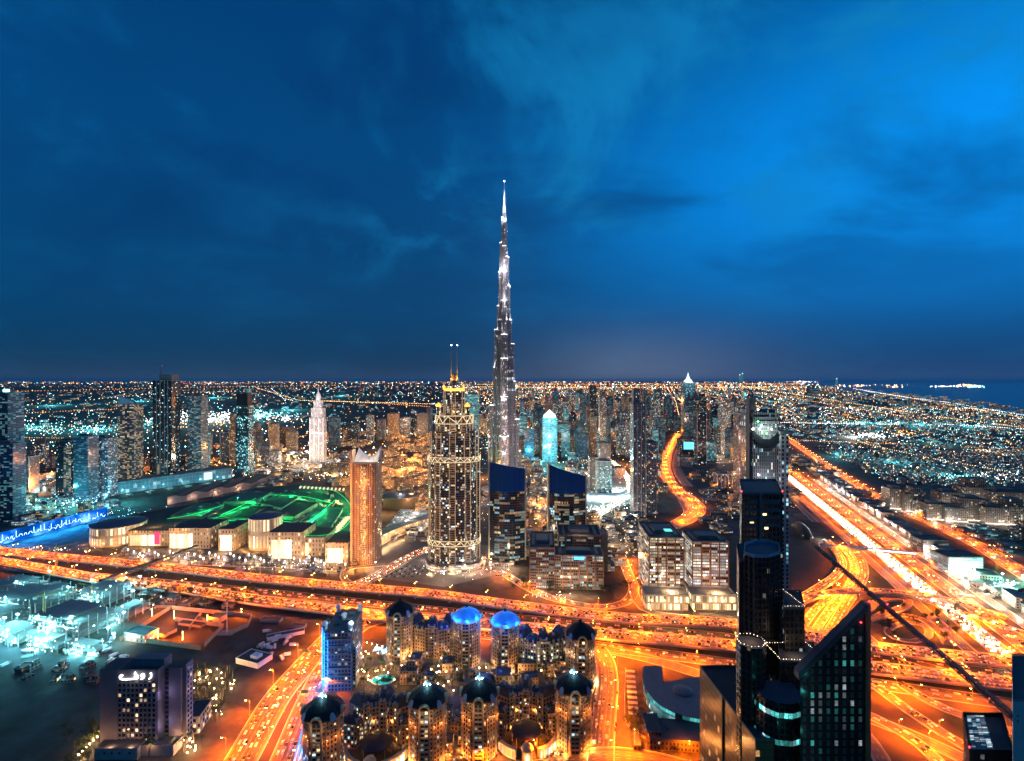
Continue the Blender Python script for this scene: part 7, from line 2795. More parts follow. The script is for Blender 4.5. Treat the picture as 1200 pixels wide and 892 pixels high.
b.build('window_band', glow('footbridge_windows', (1.0, 0.9, 0.95), 2.0), e)
for t_ in (0.02, 0.3, 0.6, 0.98):
    q = A_.lerp(B_, t_)
    b = MB()
    b.tube((q.x, q.y, 0), (q.x, q.y, 10), 1.0, 1.0, 8)
    b.build('pier', CONC, e)
# frontage row along the trunk road
rf_ = random.Random(9)
frl = smooth(shift(trunk[:4], 98), 10)
acc = 0
for i in range(len(frl) - 1):
    acc += (frl[i + 1] - frl[i]).length
    p = frl[i]
    if acc > 38 and 640 < p.y < 1560:
        acc = 0
        ang = math.atan2(frl[i + 1].y - p.y, frl[i + 1].x - p.x)
        e = empty('shop_block', (p.x, p.y, 0), ang, 'low shop block with lit signs in the row along the trunk highway', 'shop', 'shop blocks along the trunk highway')
        h = rf_.uniform(7, 15)
        b = MB()
        b.prism(rect(0, 0, 30, 26), 0, h, 0, 1)
        b.build('wall', [rf_.choice((F_CONC, F_OFF3, F_GREY, F_TAN)), rf_.choice((ROOF, ROOF_L))], e)
        b = MB()
        b.ring(rect(0, 0, 30, 26), h + 0.02, h + 1.0, 0.3)
        b.build('parapet', CONC, e)
        b = MB()
        b.box(-10, 10, 13.05, 13.4, h * 0.5, h * 0.75)
        b.build('sign_panel', glow(*rf_.choice((('white_sign', (1.0, 0.92, 0.9), 4.0), ('amber_sign', (1.0, 0.6, 0.2), 3.0), ('pink_sign', (1.0, 0.45, 0.6), 2.6), ('blue_sign', (0.2, 0.5, 1.0), 3.0)))), e)
        light('front_light', (0, 22, 7), rf_.choice(((1.0, 0.75, 0.55), (0.95, 0.95, 1.0), (1.0, 0.5, 0.35))), 30000, 1.0, e)
for i, (px, py) in enumerate(((972, 572), (980, 574), (988, 577))):
    p = P(px, py)
    e = empty('tent_roof', (p.x, p.y, 0), 0, 'white peaked tent roof by the trunk highway', 'tent', 'peaked tent roofs')
    b = MB()
    b.lathe(0, 0, [(14, 6), (8, 9.5), (3, 14), (0.5, 18)], 8)
    b.build('canopy', WHITEP, e)
    for a in range(0, 360, 90):
        b = MB()
        b.tube((12.5 * math.cos(R(a)), 12.5 * math.sin(R(a)), 0), (12.5 * math.cos(R(a)), 12.5 * math.sin(R(a)), 6.4), 0.25, 0.25, 6)
        b.build('post', STEEL, e)
# white louvred garage and the teal lit lot on the right
e, w, d, z = T('low garage with white louvred walls beside the teal lit works', 1112, 1152, 654, 674, facade('garage_louvres', (0.55, 0.56, 0.56), (0.12, 0.16, 0.16), 9, 2.4, 0.08, 0.45, 0.6, 0.1, (0.8, 1.0, 1.0), COOL, 0.3, 0.7), 34, name='garage', cat='garage', plant=False)
light('garage_flood', (0, -20, 10), (0.7, 1.0, 0.95), 30000, 1.0, e)
light('garage_flood', (-24, -10, 10), (1.0, 0.95, 0.95), 30000, 1.0, e)
e, w, d, z = T('dark roofed shed with a white lit front between the footbridge and the garage', 1082, 1112, 634, 648, F_OFF3, 30, name='shed', cat='shed', plant=False)
light('garage_flood', (-10, -16, 10), (0.9, 0.95, 1.0), 30000, 1.0, e)
frame_building('concrete frame on the pale teal works beside the avenue', 1160, 688, 44, 30, 2, 20)
rgs = random.Random(31)
for i in range(12):
    px, py = rgs.uniform(1110, 1205), rgs.uniform(668, 706)
    if py < 654 + (px - 1090) * 0.25:
        py += 8
    p = P(px, py)
    e = empty('flood_mast', (p.x, p.y, 0), 0, 'floodlight mast with greenish white lamps on the works beside the trunk highway', 'floodlight', 'floodlight masts of the roadside works')
    h = rgs.uniform(10, 18)
    b = MB()
    b.tube((0, 0, 0), (0, 0, h), 0.3, 0.2, 6)
    b.build('pole', STEEL, e)
    b = MB()
    b.box(-1.2, 1.2, -0.3, 0.3, h, h + 0.9)
    b.build('lamp', glow('greenish_white_lamp', (0.6, 1.0, 0.85), 25.0), e)
    light('flood', (0, -0.8, h - 0.6), (0.35, 1.0, 0.75), 45000, 0.5, e)
for i in range(16):
    px, py = rgs.uniform(1115, 1205), rgs.uniform(672, 704)
    p = P(px, py)
    e = empty('material_stack', (p.x, p.y, 0), R(rgs.uniform(-40, 40)), 'stack of building material on the greenish lit roadside works', 'building material', 'material stacks on the roadside works')
    w, d, h = rgs.uniform(4, 10), rgs.uniform(3, 6), rgs.uniform(1.2, 4)
    for k_ in range(2):
        b = MB()
        b.prism(rect(rgs.uniform(-0.4, 0.4), 0, w, d, R(rgs.uniform(-4, 4))), h * k_ / 2 + 0.02, h * (k_ + 1) / 2, 0, 0)
        b.build('layer', rgs.choice((CONC, WHITEP, STEEL)), e)
crane('yellow crane with bright lamps over the roadside works by the avenue', 1168, 668, 26, 75, 22)
p = P(1168, 668)
bn = empty('billboard', (*P(1198, 705).xy, 0), R(20), 'dark red roadside billboard at the picture edge beside the works', 'billboard')
b = MB()
b.box(-9, 9, -0.4, 0.4, 6, 18)
b.build('panel', plain('dull_red_panel', (0.30, 0.05, 0.03), 0.6), bn)
for x in (-6, 6):
    b = MB()
    b.tube((x, 0.6, 0), (x, 0.6, 8), 0.4, 0.4, 6)
    b.build('post', STEEL, bn)
# rows of flats behind the avenue
F_ROW = facade('row_flats', (0.20, 0.155, 0.12), (0.02, 0.025, 0.03), 3.8, 3.6, 0.5, 0.4, 0.16, 0.12, WARM2, COOL, 0.35, 1.5, 0.8)
rows = [(1044, 1062, 574, 598), (1062, 1070, 580, 601), (1070, 1084, 577, 602), (1080, 1092, 590, 606), (1088, 1112, 592, 611), (1110, 1132, 596, 613), (1130, 1156, 586, 612), (1157, 1180, 596, 616), (1178, 1204, 595, 617), (1104, 1124, 578, 594), (1130, 1160, 572, 586), (1165, 1200, 578, 594)]
for i, (x0, x1, yt, yb) in enumerate(rows):
    e, w, d, z = T('brown flats block lit from the street in the terrace behind the avenue', x0, x1, yt, yb, F_ROW, 40, -12, 'flats in the terrace behind the avenue', name='flats_block', cat='flats')
    for x in (-w / 3, w / 3):
        light('street_wash', (x, -15, 5), (1.0, 0.88, 0.75), 12000, 1.0, e)
    b = MB()
    b.box(-w / 2, w / 2, -3.0, -0.05, 3.5, 4.2)
    b.build('awning', LED_W, e)

# ------------------------------------------------------------------ old quarter, villas: small houses, each its own thing
rv = random.Random(123)


def house_proto(kind, w, d, h, mat, roof, upper=0.5):
    b = MB()
    b.prism(rect(0, 0, w, d), 0, h, 0, 1)
    b.ring(rect(0, 0, w, d), h + 0.02, h + 0.9, 0.25, 1)
    if upper:
        b.prism(rect(-w * 0.12, d * 0.1, w * upper, d * upper), h + 0.03, h + 3.6, 0, 1)
    o = b.build(kind, [mat, roof])
    o.location = (0, 0, -500)
    tmpl.append(o)
    return o


OLDM = [facade('old_quarter_%d' % i, c, (0.03, 0.03, 0.03), 3.4, 3.5, 0.5, 0.45, l, 0.1, (1.0, 0.52, 0.18), WARM2, 0.4, 3.4, 0.8) for i, (c, l) in enumerate((((0.40, 0.28, 0.18), 0.45), ((0.34, 0.25, 0.17), 0.32), ((0.45, 0.35, 0.25), 0.5)))]
OLD = [house_proto('old_quarter_house', w, d, h, OLDM[i % 3], plain('terracotta_roof', (0.22, 0.14, 0.09), 0.9)) for i, (w, d, h) in enumerate(((34, 26, 14), (46, 24, 18), (26, 30, 12), (54, 30, 20), (30, 22, 22)))]
n = 0
for i in range(400):
    px, py = rv.uniform(384, 516), 508 + 82 * rv.random() ** 1.1
    if px < 440 and py > 570 or (n > 135):
        continue
    p = P(px, py)
    tag(dup(rv.choice(OLD), (p.x, p.y, 0), rv.uniform(-0.5, 0.5)), 'low sand coloured house with amber windows in the old quarter between mall and spire towers', 'house', 'houses of the amber lit old quarter')
    n += 1
for i in range(44):
    px, py = rv.uniform(386, 516), rv.uniform(508, 606)
    p = P(px, py)
    light('quarter_light', (p.x, p.y, 26), (1.0, 0.42, 0.12), 95000 * (p.y / 1400) ** 1.2, 2.0)
VILM = [facade('villa_wall_%d' % i, c, (0.03, 0.03, 0.03), 3.2, 3.3, 0.5, 0.4, 0.20, 0.1, WARM2, COOL, 0.5, 3.2, 0.8) for i, c in enumerate(((0.34, 0.32, 0.30), (0.26, 0.25, 0.25), (0.36, 0.30, 0.24)))]
VIL = [house_proto('villa', w, d, h, VILM[i % 3], (ROOF_L, ROOF, plain('pale_tile_roof', (0.26, 0.24, 0.23), 0.9))[i % 3]) for i, (w, d, h) in enumerate(((18, 16, 7), (22, 14, 8), (16, 20, 7), (26, 18, 9), (14, 14, 10)))]
n = 0
grid = []
for i in range(26):
    for j in range(30):
        base = Vector((880 + 36 * i, 800 + 46 * j, 0))
        x = base.x + 0.31 * (base.y - 700) + rv.uniform(-8, 8)
        y = base.y - 0.2 * 36 * i * 0.6 + rv.uniform(-6, 6)
        grid.append((x, y))
rest = MB()
sel = []
for x, y in grid:
    if y < 560:
        continue
    sx, sy = 600 + 600 * x / y, 446 + 180000 / y
    if sx > 1210 or sx < 930 or rv.random() < 0.12:
        continue
    # keep clear of the avenue and the terrace
    ax = 1317 - (2432 - y) * 0.318
    if x < ax + 75 or (sy > 570 and sx > 1035):
        continue
    sel.append((y, x))
sel.sort()
VL = 'low flat roofed villa in the dim grid of houses beyond the avenue'
for k_, (y, x) in enumerate(sel[:270]):
    tag(dup(rv.choice(VIL), (x, y, 0), R(-17) + rv.choice((0, R(90)))), VL, 'villa', 'villas of the dim grid beyond the avenue')
print('villas', len(sel))

# ------------------------------------------------------------------ the far city: a mass of blocks and lamps nobody could count
far_b = {0: MB(), 1: MB(), 2: MB()}


def far_block(x, y, w, d, h, m):
    far_b[m].prism(rect(x, y, w, d, rv.uniform(-0.4, 0.4)), 0, h, 0, 1)


for i in range(5200):
    py = 447.9 + 62 * rv.random() ** 1.9
    px = rv.uniform(-20, 1220)
    D = PD(py)
    p = P(px, py)
    if px > 940 and p.x > 0:
        cy_ = 512 - 63 * min(1, max(0, (1320 - px) / 360)) ** 0.55     # keep off the sea
        if py < cy_ + 1:
            continue
    if px < 520 and 452 < py < 500 and rv.random() < 0.82:
        continue
    if px < 520 and py > 500:
        continue
    if 600 < px < 870 and py > 503 or 780 < px < 840 and py > 478:
        continue
    s = min(3.0, max(1.0, D / 3000))
    tall = rv.random() < (0.10 if 560 < px < 880 else 0.0)
    w = rv.uniform(14, 34) * s
    h = rv.uniform(6, 16) * (1 + 0.25 * s) if not tall else rv.uniform(50, 150)
    far_block(p.x, p.y, w if not tall else 34, rv.uniform(14, 30) * s if not tall else 34, h, rv.choice((0, 1, 2)))
for i in range(900):     # the rest of the villa district, further off
    px, py = rv.uniform(930, 1215), rv.uniform(492, 560)
    p = P(px, py)
    ax = 1317 - (2432 - p.y) * 0.318
    if p.x < ax + 70 or p.y < 1650:
        continue
    far_block(p.x, p.y, rv.uniform(14, 26), rv.uniform(12, 22), rv.uniform(5, 10), rv.choice((0, 1, 2)))
FARM = [facade('far_blocks_warm', (0.26, 0.23, 0.20), (0.03, 0.03, 0.03), 5.0, 4.0, 0.4, 0.4, 0.32, 0.2, (1.0, 0.55, 0.2), WARM2, 0.5, 4.0), facade('far_blocks_cool', (0.2, 0.22, 0.24), (0.03, 0.03, 0.03), 5.0, 4.0, 0.4, 0.4, 0.28, 0.2, COOL, TEAL, 0.4, 3.0),
        facade('far_blocks_dark', (0.12, 0.12, 0.13), (0.03, 0.03, 0.03), 5.0, 4.0, 0.4, 0.4, 0.14, 0.1, WARM2, COOL, 0.4, 3.0)]
for k_, b in far_b.items():
    tag(b.build('distant_city_blocks', [FARM[k_], (ROOF_L, ROOF, ROOF)[k_]]), kind='stuff')

lampcol = {'orange': (1.0, 0.36, 0.06), 'amber': (1.0, 0.62, 0.26), 'white': (0.95, 0.97, 1.0), 'teal': (0.25, 0.95, 1.0), 'blue': (0.2, 0.5, 1.0), 'red': (1.0, 0.05, 0.04)}
LB = {(c, s): MB() for c in lampcol for s in (0, 1, 2)}
STR_ = (2.6, 7.0, 18.0)


def far_lamp(px, py, col, size=0.5, s=0, z=9.0):
    D = PD(py)
    r = max(0.35, size * D / 600.0)
    p = P(px, py)
    LB[(col, s)].blob((p.x, p.y, z + r), r)


def pick(weights):
    k = list(weights)
    return rv.choices(k, [weights[q] for q in k])[0]


def line_lamps(pxs, col, gap_px, size=0.5, s=1, jitter=0.3):
    for (x0, y0), (x1, y1) in zip(pxs[:-1], pxs[1:]):
        L = math.hypot(x1 - x0, (y1 - y0) * 2)
        n = max(1, int(L / gap_px))
        for i in range(n):
            t = (i + rv.uniform(0, 0.3)) / n
            far_lamp(x0 + (x1 - x0) * t, y0 + (y1 - y0) * t + rv.uniform(-jitter, jitter) * 0.3, col, size, s)


def on_sea(px, py):
    if px < 945:
        return False
    pts = [(960, 449), (975, 452.5), (990, 457.5), (1050, 465), (1120, 474), (1200, 488), (1320, 512)]
    for (xa, ya), (xb, yb) in zip(pts[:-1], pts[1:]):
        if xa <= px <= xb:
            return py < ya + (yb - ya) * (px - xa) / (xb - xa) + 0.6
    return True


CITY = {'orange': 5, 'amber': 4, 'white': 2, 'teal': 2, 'red': 0.3}
RIGHT = {'orange': 2.4, 'amber': 4, 'white': 5, 'teal': 4, 'blue': 0.5}
LEFT = {'orange': 3, 'amber': 2, 'white': 2, 'teal': 5}
for i in range(1900):      # horizon band
    px, py = rv.uniform(-10, 960), 447.8 + 7 * rv.random() ** 1.5
    if px < 520 and py > 450.5 and rv.random() < 0.75:
        continue
    far_lamp(px, py, pick(CITY), rv.uniform(0.15, 0.4), rv.choice((0, 0, 0, 1, 1, 2)))
for i in range(1700):      # city centre to the north
    px, py = rv.uniform(520, 960), 453 + 55 * rv.random() ** 1.3
    if on_sea(px, py):
        continue
    far_lamp(px, py, pick(CITY), rv.uniform(0.16, 0.42), rv.choice((0, 0, 0, 1, 1, 2)), rv.uniform(5, 30))
for i in range(900):      # the flat coast district to the right
    px, py = rv.uniform(905, 1210), 452 + 112 * rv.random() ** 1.15
    if on_sea(px, py) or (py > 505 and px < 925 + (py - 516) * 1.77 + 22) or (px < 1015 and 502 < py < 516):
        continue
    far_lamp(px, py, pick(RIGHT), rv.uniform(0.18, 0.5), rv.choice((0, 0, 0, 1, 1, 2)), rv.uniform(3, 8))
for i in range(900):      # streets between the landmarks
    px, py = rv.uniform(560, 770), 508 + 120 * rv.random() ** 1.6
    far_lamp(px, py, pick({'orange': 4, 'amber': 5, 'white': 2, 'teal': 2}), rv.uniform(0.14, 0.36), rv.choice((0, 1, 1, 2)), rv.uniform(4, 9))
for i in range(160):
    px, py = rv.uniform(835, 935), rv.uniform(506, 600)
    far_lamp(px, py, pick({'orange': 5, 'amber': 3, 'white': 1}), rv.uniform(0.14, 0.34), rv.choice((0, 1, 1, 2)), rv.uniform(4, 9))
for i in range(520):      # dark open land on the left
    px, py = rv.uniform(-10, 530), rv.uniform(453, 505)
    far_lamp(px, py, pick(LEFT), rv.uniform(0.2, 0.5), rv.choice((0, 1, 1)))
for i in range(1200):      # district behind the mall
    px, py = rv.uniform(-10, 600), rv.uniform(498, 566)
    if px > 480 and py > 530:
        continue
    far_lamp(px, py, pick({'orange': 5, 'amber': 4, 'white': 2, 'teal': 2}), rv.uniform(0.25, 0.6), rv.choice((0, 1, 1, 2)), rv.uniform(3, 9))
for cx, cy_, rx, ry, n, col in ((20, 497, 60, 5, 60, 'teal'), (100, 505, 60, 6, 110, 'teal'), (250, 489, 60, 6, 240, 'white'), (225, 496, 60, 5, 120, 'amber'), (305, 487, 30, 6, 150, 'teal'), (165, 495, 30, 5, 60, 'teal'), (330, 492, 20, 4, 60, 'white'),
                                (40, 505, 20, 4, 40, 'teal'), (1020, 512, 20, 4, 80, 'white'), (1010, 497, 60, 3, 60, 'teal'), (1060, 509, 14, 4, 40, 'orange'), (1120, 563, 30, 4, 60, 'teal'), (1170, 560, 30, 6, 50, 'white'), (1130, 452, 13, 1.0, 40, 'orange'), (1143, 453.5, 9, 0.8, 50, 'teal'),
                                (1110, 453.5, 20, 0.4, 30, 'white'), (1000, 453, 20, 0.4, 24, 'orange'), (1050, 454, 16, 0.3, 14, 'orange'), (1015, 452, 60, 0.5, 30, 'amber'), (940, 447.6, 14, 0.4, 30, 'white'), (655, 530, 35, 8, 60, 'teal'), (680, 555, 20, 6, 40, 'teal'),
                                (830, 530, 20, 6, 40, 'white'), (712, 600, 30, 6, 70, 'white'), (650, 600, 30, 30, 90, 'amber'), (480, 500, 40, 4, 50, 'orange'), (455, 507, 30, 3, 40, 'amber'), (350, 535, 40, 8, 70, 'amber'), (400, 560, 40, 5, 60, 'amber'), (60, 595, 60, 8, 150, 'teal'), (100, 588, 40, 8, 60, 'blue'), (60, 648, 50, 3, 40, 'amber'), (150, 605, 40, 6, 50, 'teal'),
                                (1180, 602, 30, 4, 60, 'white'), (1105, 606, 40, 4, 60, 'white'), (340, 667, 60, 5, 50, 'white'), (530, 672, 50, 8, 70, 'white'), (690, 660, 20, 30, 50, 'amber'), (735, 640, 20, 30, 60, 'amber'), (640, 705, 30, 3, 20, 'white')):
    for i in range(n):
        px, py = rv.gauss(cx, rx * 0.5), rv.gauss(cy_, ry * 0.5)
        if py < 447.5:
            continue
        far_lamp(px, py, col if rv.random() < 0.8 else 'white', rv.uniform(0.25, 0.6) if py < 600 else rv.uniform(0.15, 0.35), rv.choice((0, 1, 1, 2)), rv.uniform(3, 10))
for pxs, col, gap in (([(-5, 487), (60, 484), (130, 481), (150, 479)], 'orange', 2.6), ([(300, 455), (330, 464), (350, 470), (420, 472), (520, 475)], 'amber', 1.7), ([(318, 456), (332, 468), (345, 471)], 'white', 2.2), ([(-5, 460), (120, 457), (250, 454), (400, 452)], 'orange', 3.0),
                      ([(380, 471), (450, 474), (505, 478)], 'orange', 2.0), ([(100, 470), (180, 462), (280, 459)], 'amber', 4.0), ([(560, 462), (640, 468), (720, 478), (760, 470)], 'orange', 2.0), ([(720, 484), (748, 470), (766, 458)], 'amber', 1.8), ([(782, 455), (792, 472), (796, 490)], 'amber', 1.8),
                      ([(600, 455), (900, 455)], 'orange', 1.8), ([(600, 460), (860, 463)], 'amber', 2.4), ([(560, 451), (940, 450.5)], 'orange', 1.4), ([(845, 452), (855, 470), (864, 505)], 'orange', 1.6), ([(870, 453), (1000, 474), (1100, 490), (1200, 503)], 'amber', 1.8), ([(905, 463), (990, 478), (1070, 491)], 'orange', 1.9),
                      ([(915, 497), (1020, 499), (1110, 499), (1205, 505)], 'white', 1.6), ([(985, 512), (1020, 524), (1090, 540), (1180, 556)], 'amber', 2.4), ([(930, 518), (1060, 523)], 'orange', 2.2), ([(1000, 456), (1060, 466), (1120, 474), (1205, 489)], 'white', 1.7), ([(1015, 459), (1100, 473), (1205, 492)], 'amber', 2.0),
                      ([(20, 515), (80, 516), (140, 518)], 'orange', 2.2), ([(20, 578), (60, 570), (75, 560)], 'orange', 2.0), ([(300, 530), (330, 520), (360, 512)], 'orange', 1.8), ([(610, 590), (680, 610), (730, 612)], 'amber', 2.6), ([(690, 604), (712, 597), (735, 584), (741, 566), (726, 548)], 'white', 1.8)):
    line_lamps(pxs, col, gap * 1.25, 0.30)
for i in range(34):          # street lamps lined up in the grid of the coast district
    for j in range(110):
        if rv.random() < 0.18:
            continue
        y = 1100 + 42 * j
        x = 960 + 95 * i + 0.31 * (y - 700)
        if rv.random() < 0.35:
            x, y = 960 + 42 * j + 0.31 * (y - 700), 1200 + 130 * i
        if y > 9000 or y < 1000:
            continue
        px, py = 600 + 600 * x / y, 446 + 180000 / y
        if px > 1210 or px < 915 or on_sea(px, py) or py > 562 or (py > 505 and px < 925 + (py - 516) * 1.77 + 24):
            continue
        c = ('orange', 'amber', 'white', 'teal', 'amber', 'white')[(i * 5 + j // 9) % 6]
        far_lamp(px, py, c, rv.uniform(0.16, 0.34), rv.choice((0, 1, 1, 2)), 7)
for i in range(-70, 60):      # and of the plain to the north and east
    y = 3300.0
    while y < 24000:
        y *= 1.022
        if rv.random() < 0.25:
            continue
        x = i * 210 + 0.30 * y + rv.uniform(-6, 6)
        if i % 4 == 0 and rv.random() < 0.6:
            y2 = 3300 * 1.022 ** rv.randint(1, 110)
            x = rv.uniform(-0.9, 0.6) * y2
            yy = 3600 * 1.16 ** int(math.log(y2 / 3600) / math.log(1.16)) if y2 > 3600 else y2
        else:
            yy = y
        px, py = 600 + 600 * x / yy, 446 + 180000 / yy
        if px < -5 or px > 1205 or on_sea(px, py) or py > 500:
            continue
        if px < 520 and rv.random() < 0.72:
            continue
        far_lamp(px, py, ('orange', 'amber', 'orange', 'white', 'amber', 'orange', 'teal')[i % 7], rv.uniform(0.16, 0.32), rv.choice((0, 1, 1, 2)) if yy < 12000 else rv.choice((0, 0, 1)), 8)
for c in lampcol:
    for s in (0, 1, 2):
        if LB[(c, s)].f:
            tag(LB[(c, s)].build('distant_lamps', glow('far_lamp_%s_%d' % (c, s), lampcol[c], STR_[s])), kind='stuff')

# unseen fill lights added above the districts to brighten ground and walls
DL = ((40, 500, 60, 'T', 1.0), (110, 503, 60, 'T', 1.6), (180, 497, 60, 'T', 1.2), (245, 491, 60, 'W', 2.6), (305, 488, 60, 'T', 2.2), (60, 475, 60, 'T', 1.0), (160, 470, 60, 'T', 1.0), (340, 480, 60, 'T', 1.0), (400, 464, 60, 'T', 0.8), (250, 466, 60, 'T', 0.9),
      (40, 580, 30, 'O', 0.7), (60, 562, 30, 'O', 0.8), (30, 596, 25, 'T', 0.8), (150, 590, 30, 'T', 0.5), (90, 596, 30, 'T', 0.9), (150, 560, 30, 'O', 0.5), (170, 548, 30, 'O', 0.7), (245, 540, 30, 'O', 1.0), (330, 528, 30, 'O', 1.0), (350, 545, 30, 'W2', 0.8), (330, 552, 30, 'W2', 0.6),
      (620, 540, 40, 'T', 1.0), (645, 550, 40, 'T', 1.3), (670, 530, 40, 'T', 0.9), (690, 520, 40, 'W2', 0.9), (720, 510, 40, 'O', 0.9), (640, 510, 40, 'T', 0.8), (735, 545, 40, 'O', 0.5), (760, 500, 40, 'O', 0.8), (840, 535, 40, 'W2', 0.7), (865, 520, 40, 'O', 0.9), (850, 500, 40, 'O', 1.0),
      (625, 575, 20, 'O', 0.5), (632, 600, 20, 'O', 0.5), (630, 620, 20, 'O', 0.35), (705, 610, 20, 'W2', 0.4), (725, 640, 20, 'W2', 0.3), (735, 665, 20, 'O', 0.25), (715, 575, 20, 'W', 0.5), (738, 575, 25, 'W', 0.6), (700, 600, 25, 'W', 0.5), (600, 668, 14, 'W2', 0.2),
      (700, 480, 60, 'O', 1.2), (600, 475, 60, 'O', 1.2), (820, 475, 60, 'O', 1.2), (900, 470, 60, 'T', 0.8), (1000, 512, 30, 'W', 0.8), (1020, 498, 40, 'T', 1.0), (1120, 562, 25, 'T', 0.5), (1160, 530, 40, 'W2', 0.5), (1080, 500, 40, 'T', 0.8), (1050, 545, 30, 'T', 0.35), (980, 535, 30, 'T', 0.3), (1140, 500, 40, 'T', 0.7), (1100, 520, 30, 'T', 0.4))
DL = DL + ((660, 512, 40, 'O', 0.8), (710, 525, 40, 'O', 0.7), (760, 515, 40, 'O', 0.7), (625, 520, 40, 'O', 0.7), (870, 540, 30, 'O', 0.5), (905, 570, 25, 'O', 0.35), (850, 512, 40, 'O', 0.7), (740, 560, 25, 'O', 0.35), (660, 560, 25, 'O', 0.4), (560, 560, 25, 'O', 0.5), (480, 545, 25, 'O', 0.5))
dlc = {'T': (0.10, 0.80, 0.95), 'W': (0.85, 1.0, 0.95), 'O': (1.0, 0.32, 0.06), 'W2': (1.0, 0.72, 0.48)}
for px, py, z, c, k_ in DL:
    p = P(px, py)
    light('added_district_fill', (p.x, p.y, z), dlc[c], k_ * 520000 * (p.y / 1500) ** 1.6, 4.0)

# a slim lit sail shaped tower by the far shore
for px, yt, yb, lb in ((980.5, 444.5, 449.6, 'tiny pale blue lit tower standing at the far shore'), (870, 438.5, 449.2, 'tiny teal lit tower on the far skyline beyond the coast road'), (867, 440, 449.2, 'tiny dim tower touching the teal lit one on the far skyline')):
    D = PD(yb)
    e = empty('tower', (PX(px, D), D, 0), 0, lb, 'tower')
    w = 1.6 / 600 * D
    b = MB()
    b.prism(rect(0, 0, w, w), 0, PZ(yt, D), 0, 0)
    b.build('facade', F_TEAL, e)
    b = MB()
    b.prism(rect(0, 0, w * 0.5, w * 0.5), PZ(yt, D) + 0.1, PZ(yt, D) + w * 0.8, 0, 0)
    b.build('crown', glow('far_tower_crown', (0.5, 0.9, 1.0), 1.5), e)

# ------------------------------------------------------------------ trees


def leaf_card(b, c, s, r):
    a = Vector((r.gauss(0, 1), r.gauss(0, 1), r.gauss(0, 0.6))).normalized()
    u = a.orthogonal().normalized()
    v = a.cross(u)
    t = r.uniform(0, 6.28)
    u, v = u * math.cos(t) + v * math.sin(t), v * math.cos(t) - u * math.sin(t)
    b.face([c + u * s, c + v * s * 0.5, c - u * s, c - v * s * 0.5])


def tree_proto(seed, h=7.5):
    r = random.Random(seed)
    t = empty('tree', (0, 0, -500))
    b = MB()
    b.tube((0, 0, 0), (0.2, 0, h * 0.45), 0.28, 0.18, 7)
    for q in range(5):
        a = q * 1.26 + r.uniform(0, 0.5)
        b.tube((0.2, 0, h * 0.4), (1.7 * math.cos(a), 1.7 * math.sin(a), h * r.uniform(0.6, 0.8)), 0.14, 0.05, 5)
    b.build('trunk', BARK, t)
    b = MB()
    cl = [(Vector((r.gauss(0, 1.4), r.gauss(0, 1.4), h * r.uniform(0.5, 0.95))), r.uniform(0.8, 1.5)) for _ in range(11)]
    for _ in range(420):
        c, q = r.choice(cl)
        d = Vector((r.gauss(0, 1), r.gauss(0, 1), r.gauss(0, 0.8)))
        leaf_card(b, c + d.normalized() * q * r.random() ** 0.4, r.uniform(0.25, 0.5), r)
    b.build('crown', TREEM, t)
    tmpl.append(t)
    return t


def palm_proto(seed, h=8.0):
    r = random.Random(seed)
    t = empty('palm_tree', (0, 0, -500))
    b = MB()
    pts = [Vector((0.25 * math.sin(i * 0.4), 0, h * i / 6)) for i in range(7)]
    for i in range(6):
        b.tube(pts[i], pts[i + 1], 0.30 - 0.02 * i, 0.28 - 0.02 * i, 7)
    b.build('trunk', BARK, t)
    b = MB()
    top = pts[-1]
    for q in range(18):
        a = q * 2.4 + r.uniform(-0.2, 0.2)
        el = r.uniform(-0.2, 1.1)
        L = r.uniform(2.4, 3.4)
        d = Vector((math.cos(a), math.sin(a), 0))
        side = Vector((-d.y, d.x, 0))
        prev = top
        for s in range(5):
            tt = (s + 1) / 5
            nx = top + d * L * tt * math.cos(el * 0.6) + Vector((0, 0, L * (math.sin(el) * tt - 0.75 * tt * tt)))
            wd0, wd1 = 0.42 * (1 - abs(tt - 0.3)), 0.42 * (1 - tt) + 0.03
            b.face([prev - side * wd0, nx - side * wd1 - Vector((0, 0, 0.12)), nx, prev])
            b.face([prev, nx, nx + side * wd1 - Vector((0, 0, 0.12)), prev + side * wd0])
            prev = nx
    b.build('crown', TREEM, t)
    tmpl.append(t)
    return t


TREES = [tree_proto(1), tree_proto(2, 9), tree_proto(3, 6.5)]
PALMS = [palm_proto(4), palm_proto(5, 9.5)]


def plant(pxs, kinds_, label, cat, group):
    for px, py in pxs:
        p = P(px, py)
        tag(dup(rv.choice(kinds_), (p.x, p.y, 0.05), rv.uniform(0, 6.28), scale=rv.uniform(0.85, 1.35)), label, cat, group)


plant([(rv.uniform(424, 690), rv.uniform(776, 806)) for _ in range(70)], TREES, 'dark leafy tree in the courtyard of the domed residences', 'tree', 'courtyard trees')
plant([(rv.uniform(430, 545), rv.uniform(770, 812)) for _ in range(18)], PALMS, 'palm in the courtyard round the turquoise pool', 'palm', 'courtyard palms')
plant([(rv.uniform(222, 278), rv.uniform(786, 812)) for _ in range(34)] + [(rv.uniform(210, 262), rv.uniform(812, 850)) for _ in range(34)] + [(rv.uniform(165, 238), rv.uniform(850, 888)) for _ in range(40)], PALMS, 'palm in the lamp lit garden of the hotel with the white sign', 'palm', 'hotel garden palms')
plant([(rv.uniform(1030, 1130), rv.uniform(712, 752)) for _ in range(30)], TREES, 'dark bushy tree among the loops of the interchange', 'tree', 'interchange trees')
plant([(rv.uniform(165, 300), rv.uniform(692, 712)) for _ in range(40)], TREES, 'dark tree on the strip between the cross highway and the orange lit compound', 'tree', 'trees below the cross highway')
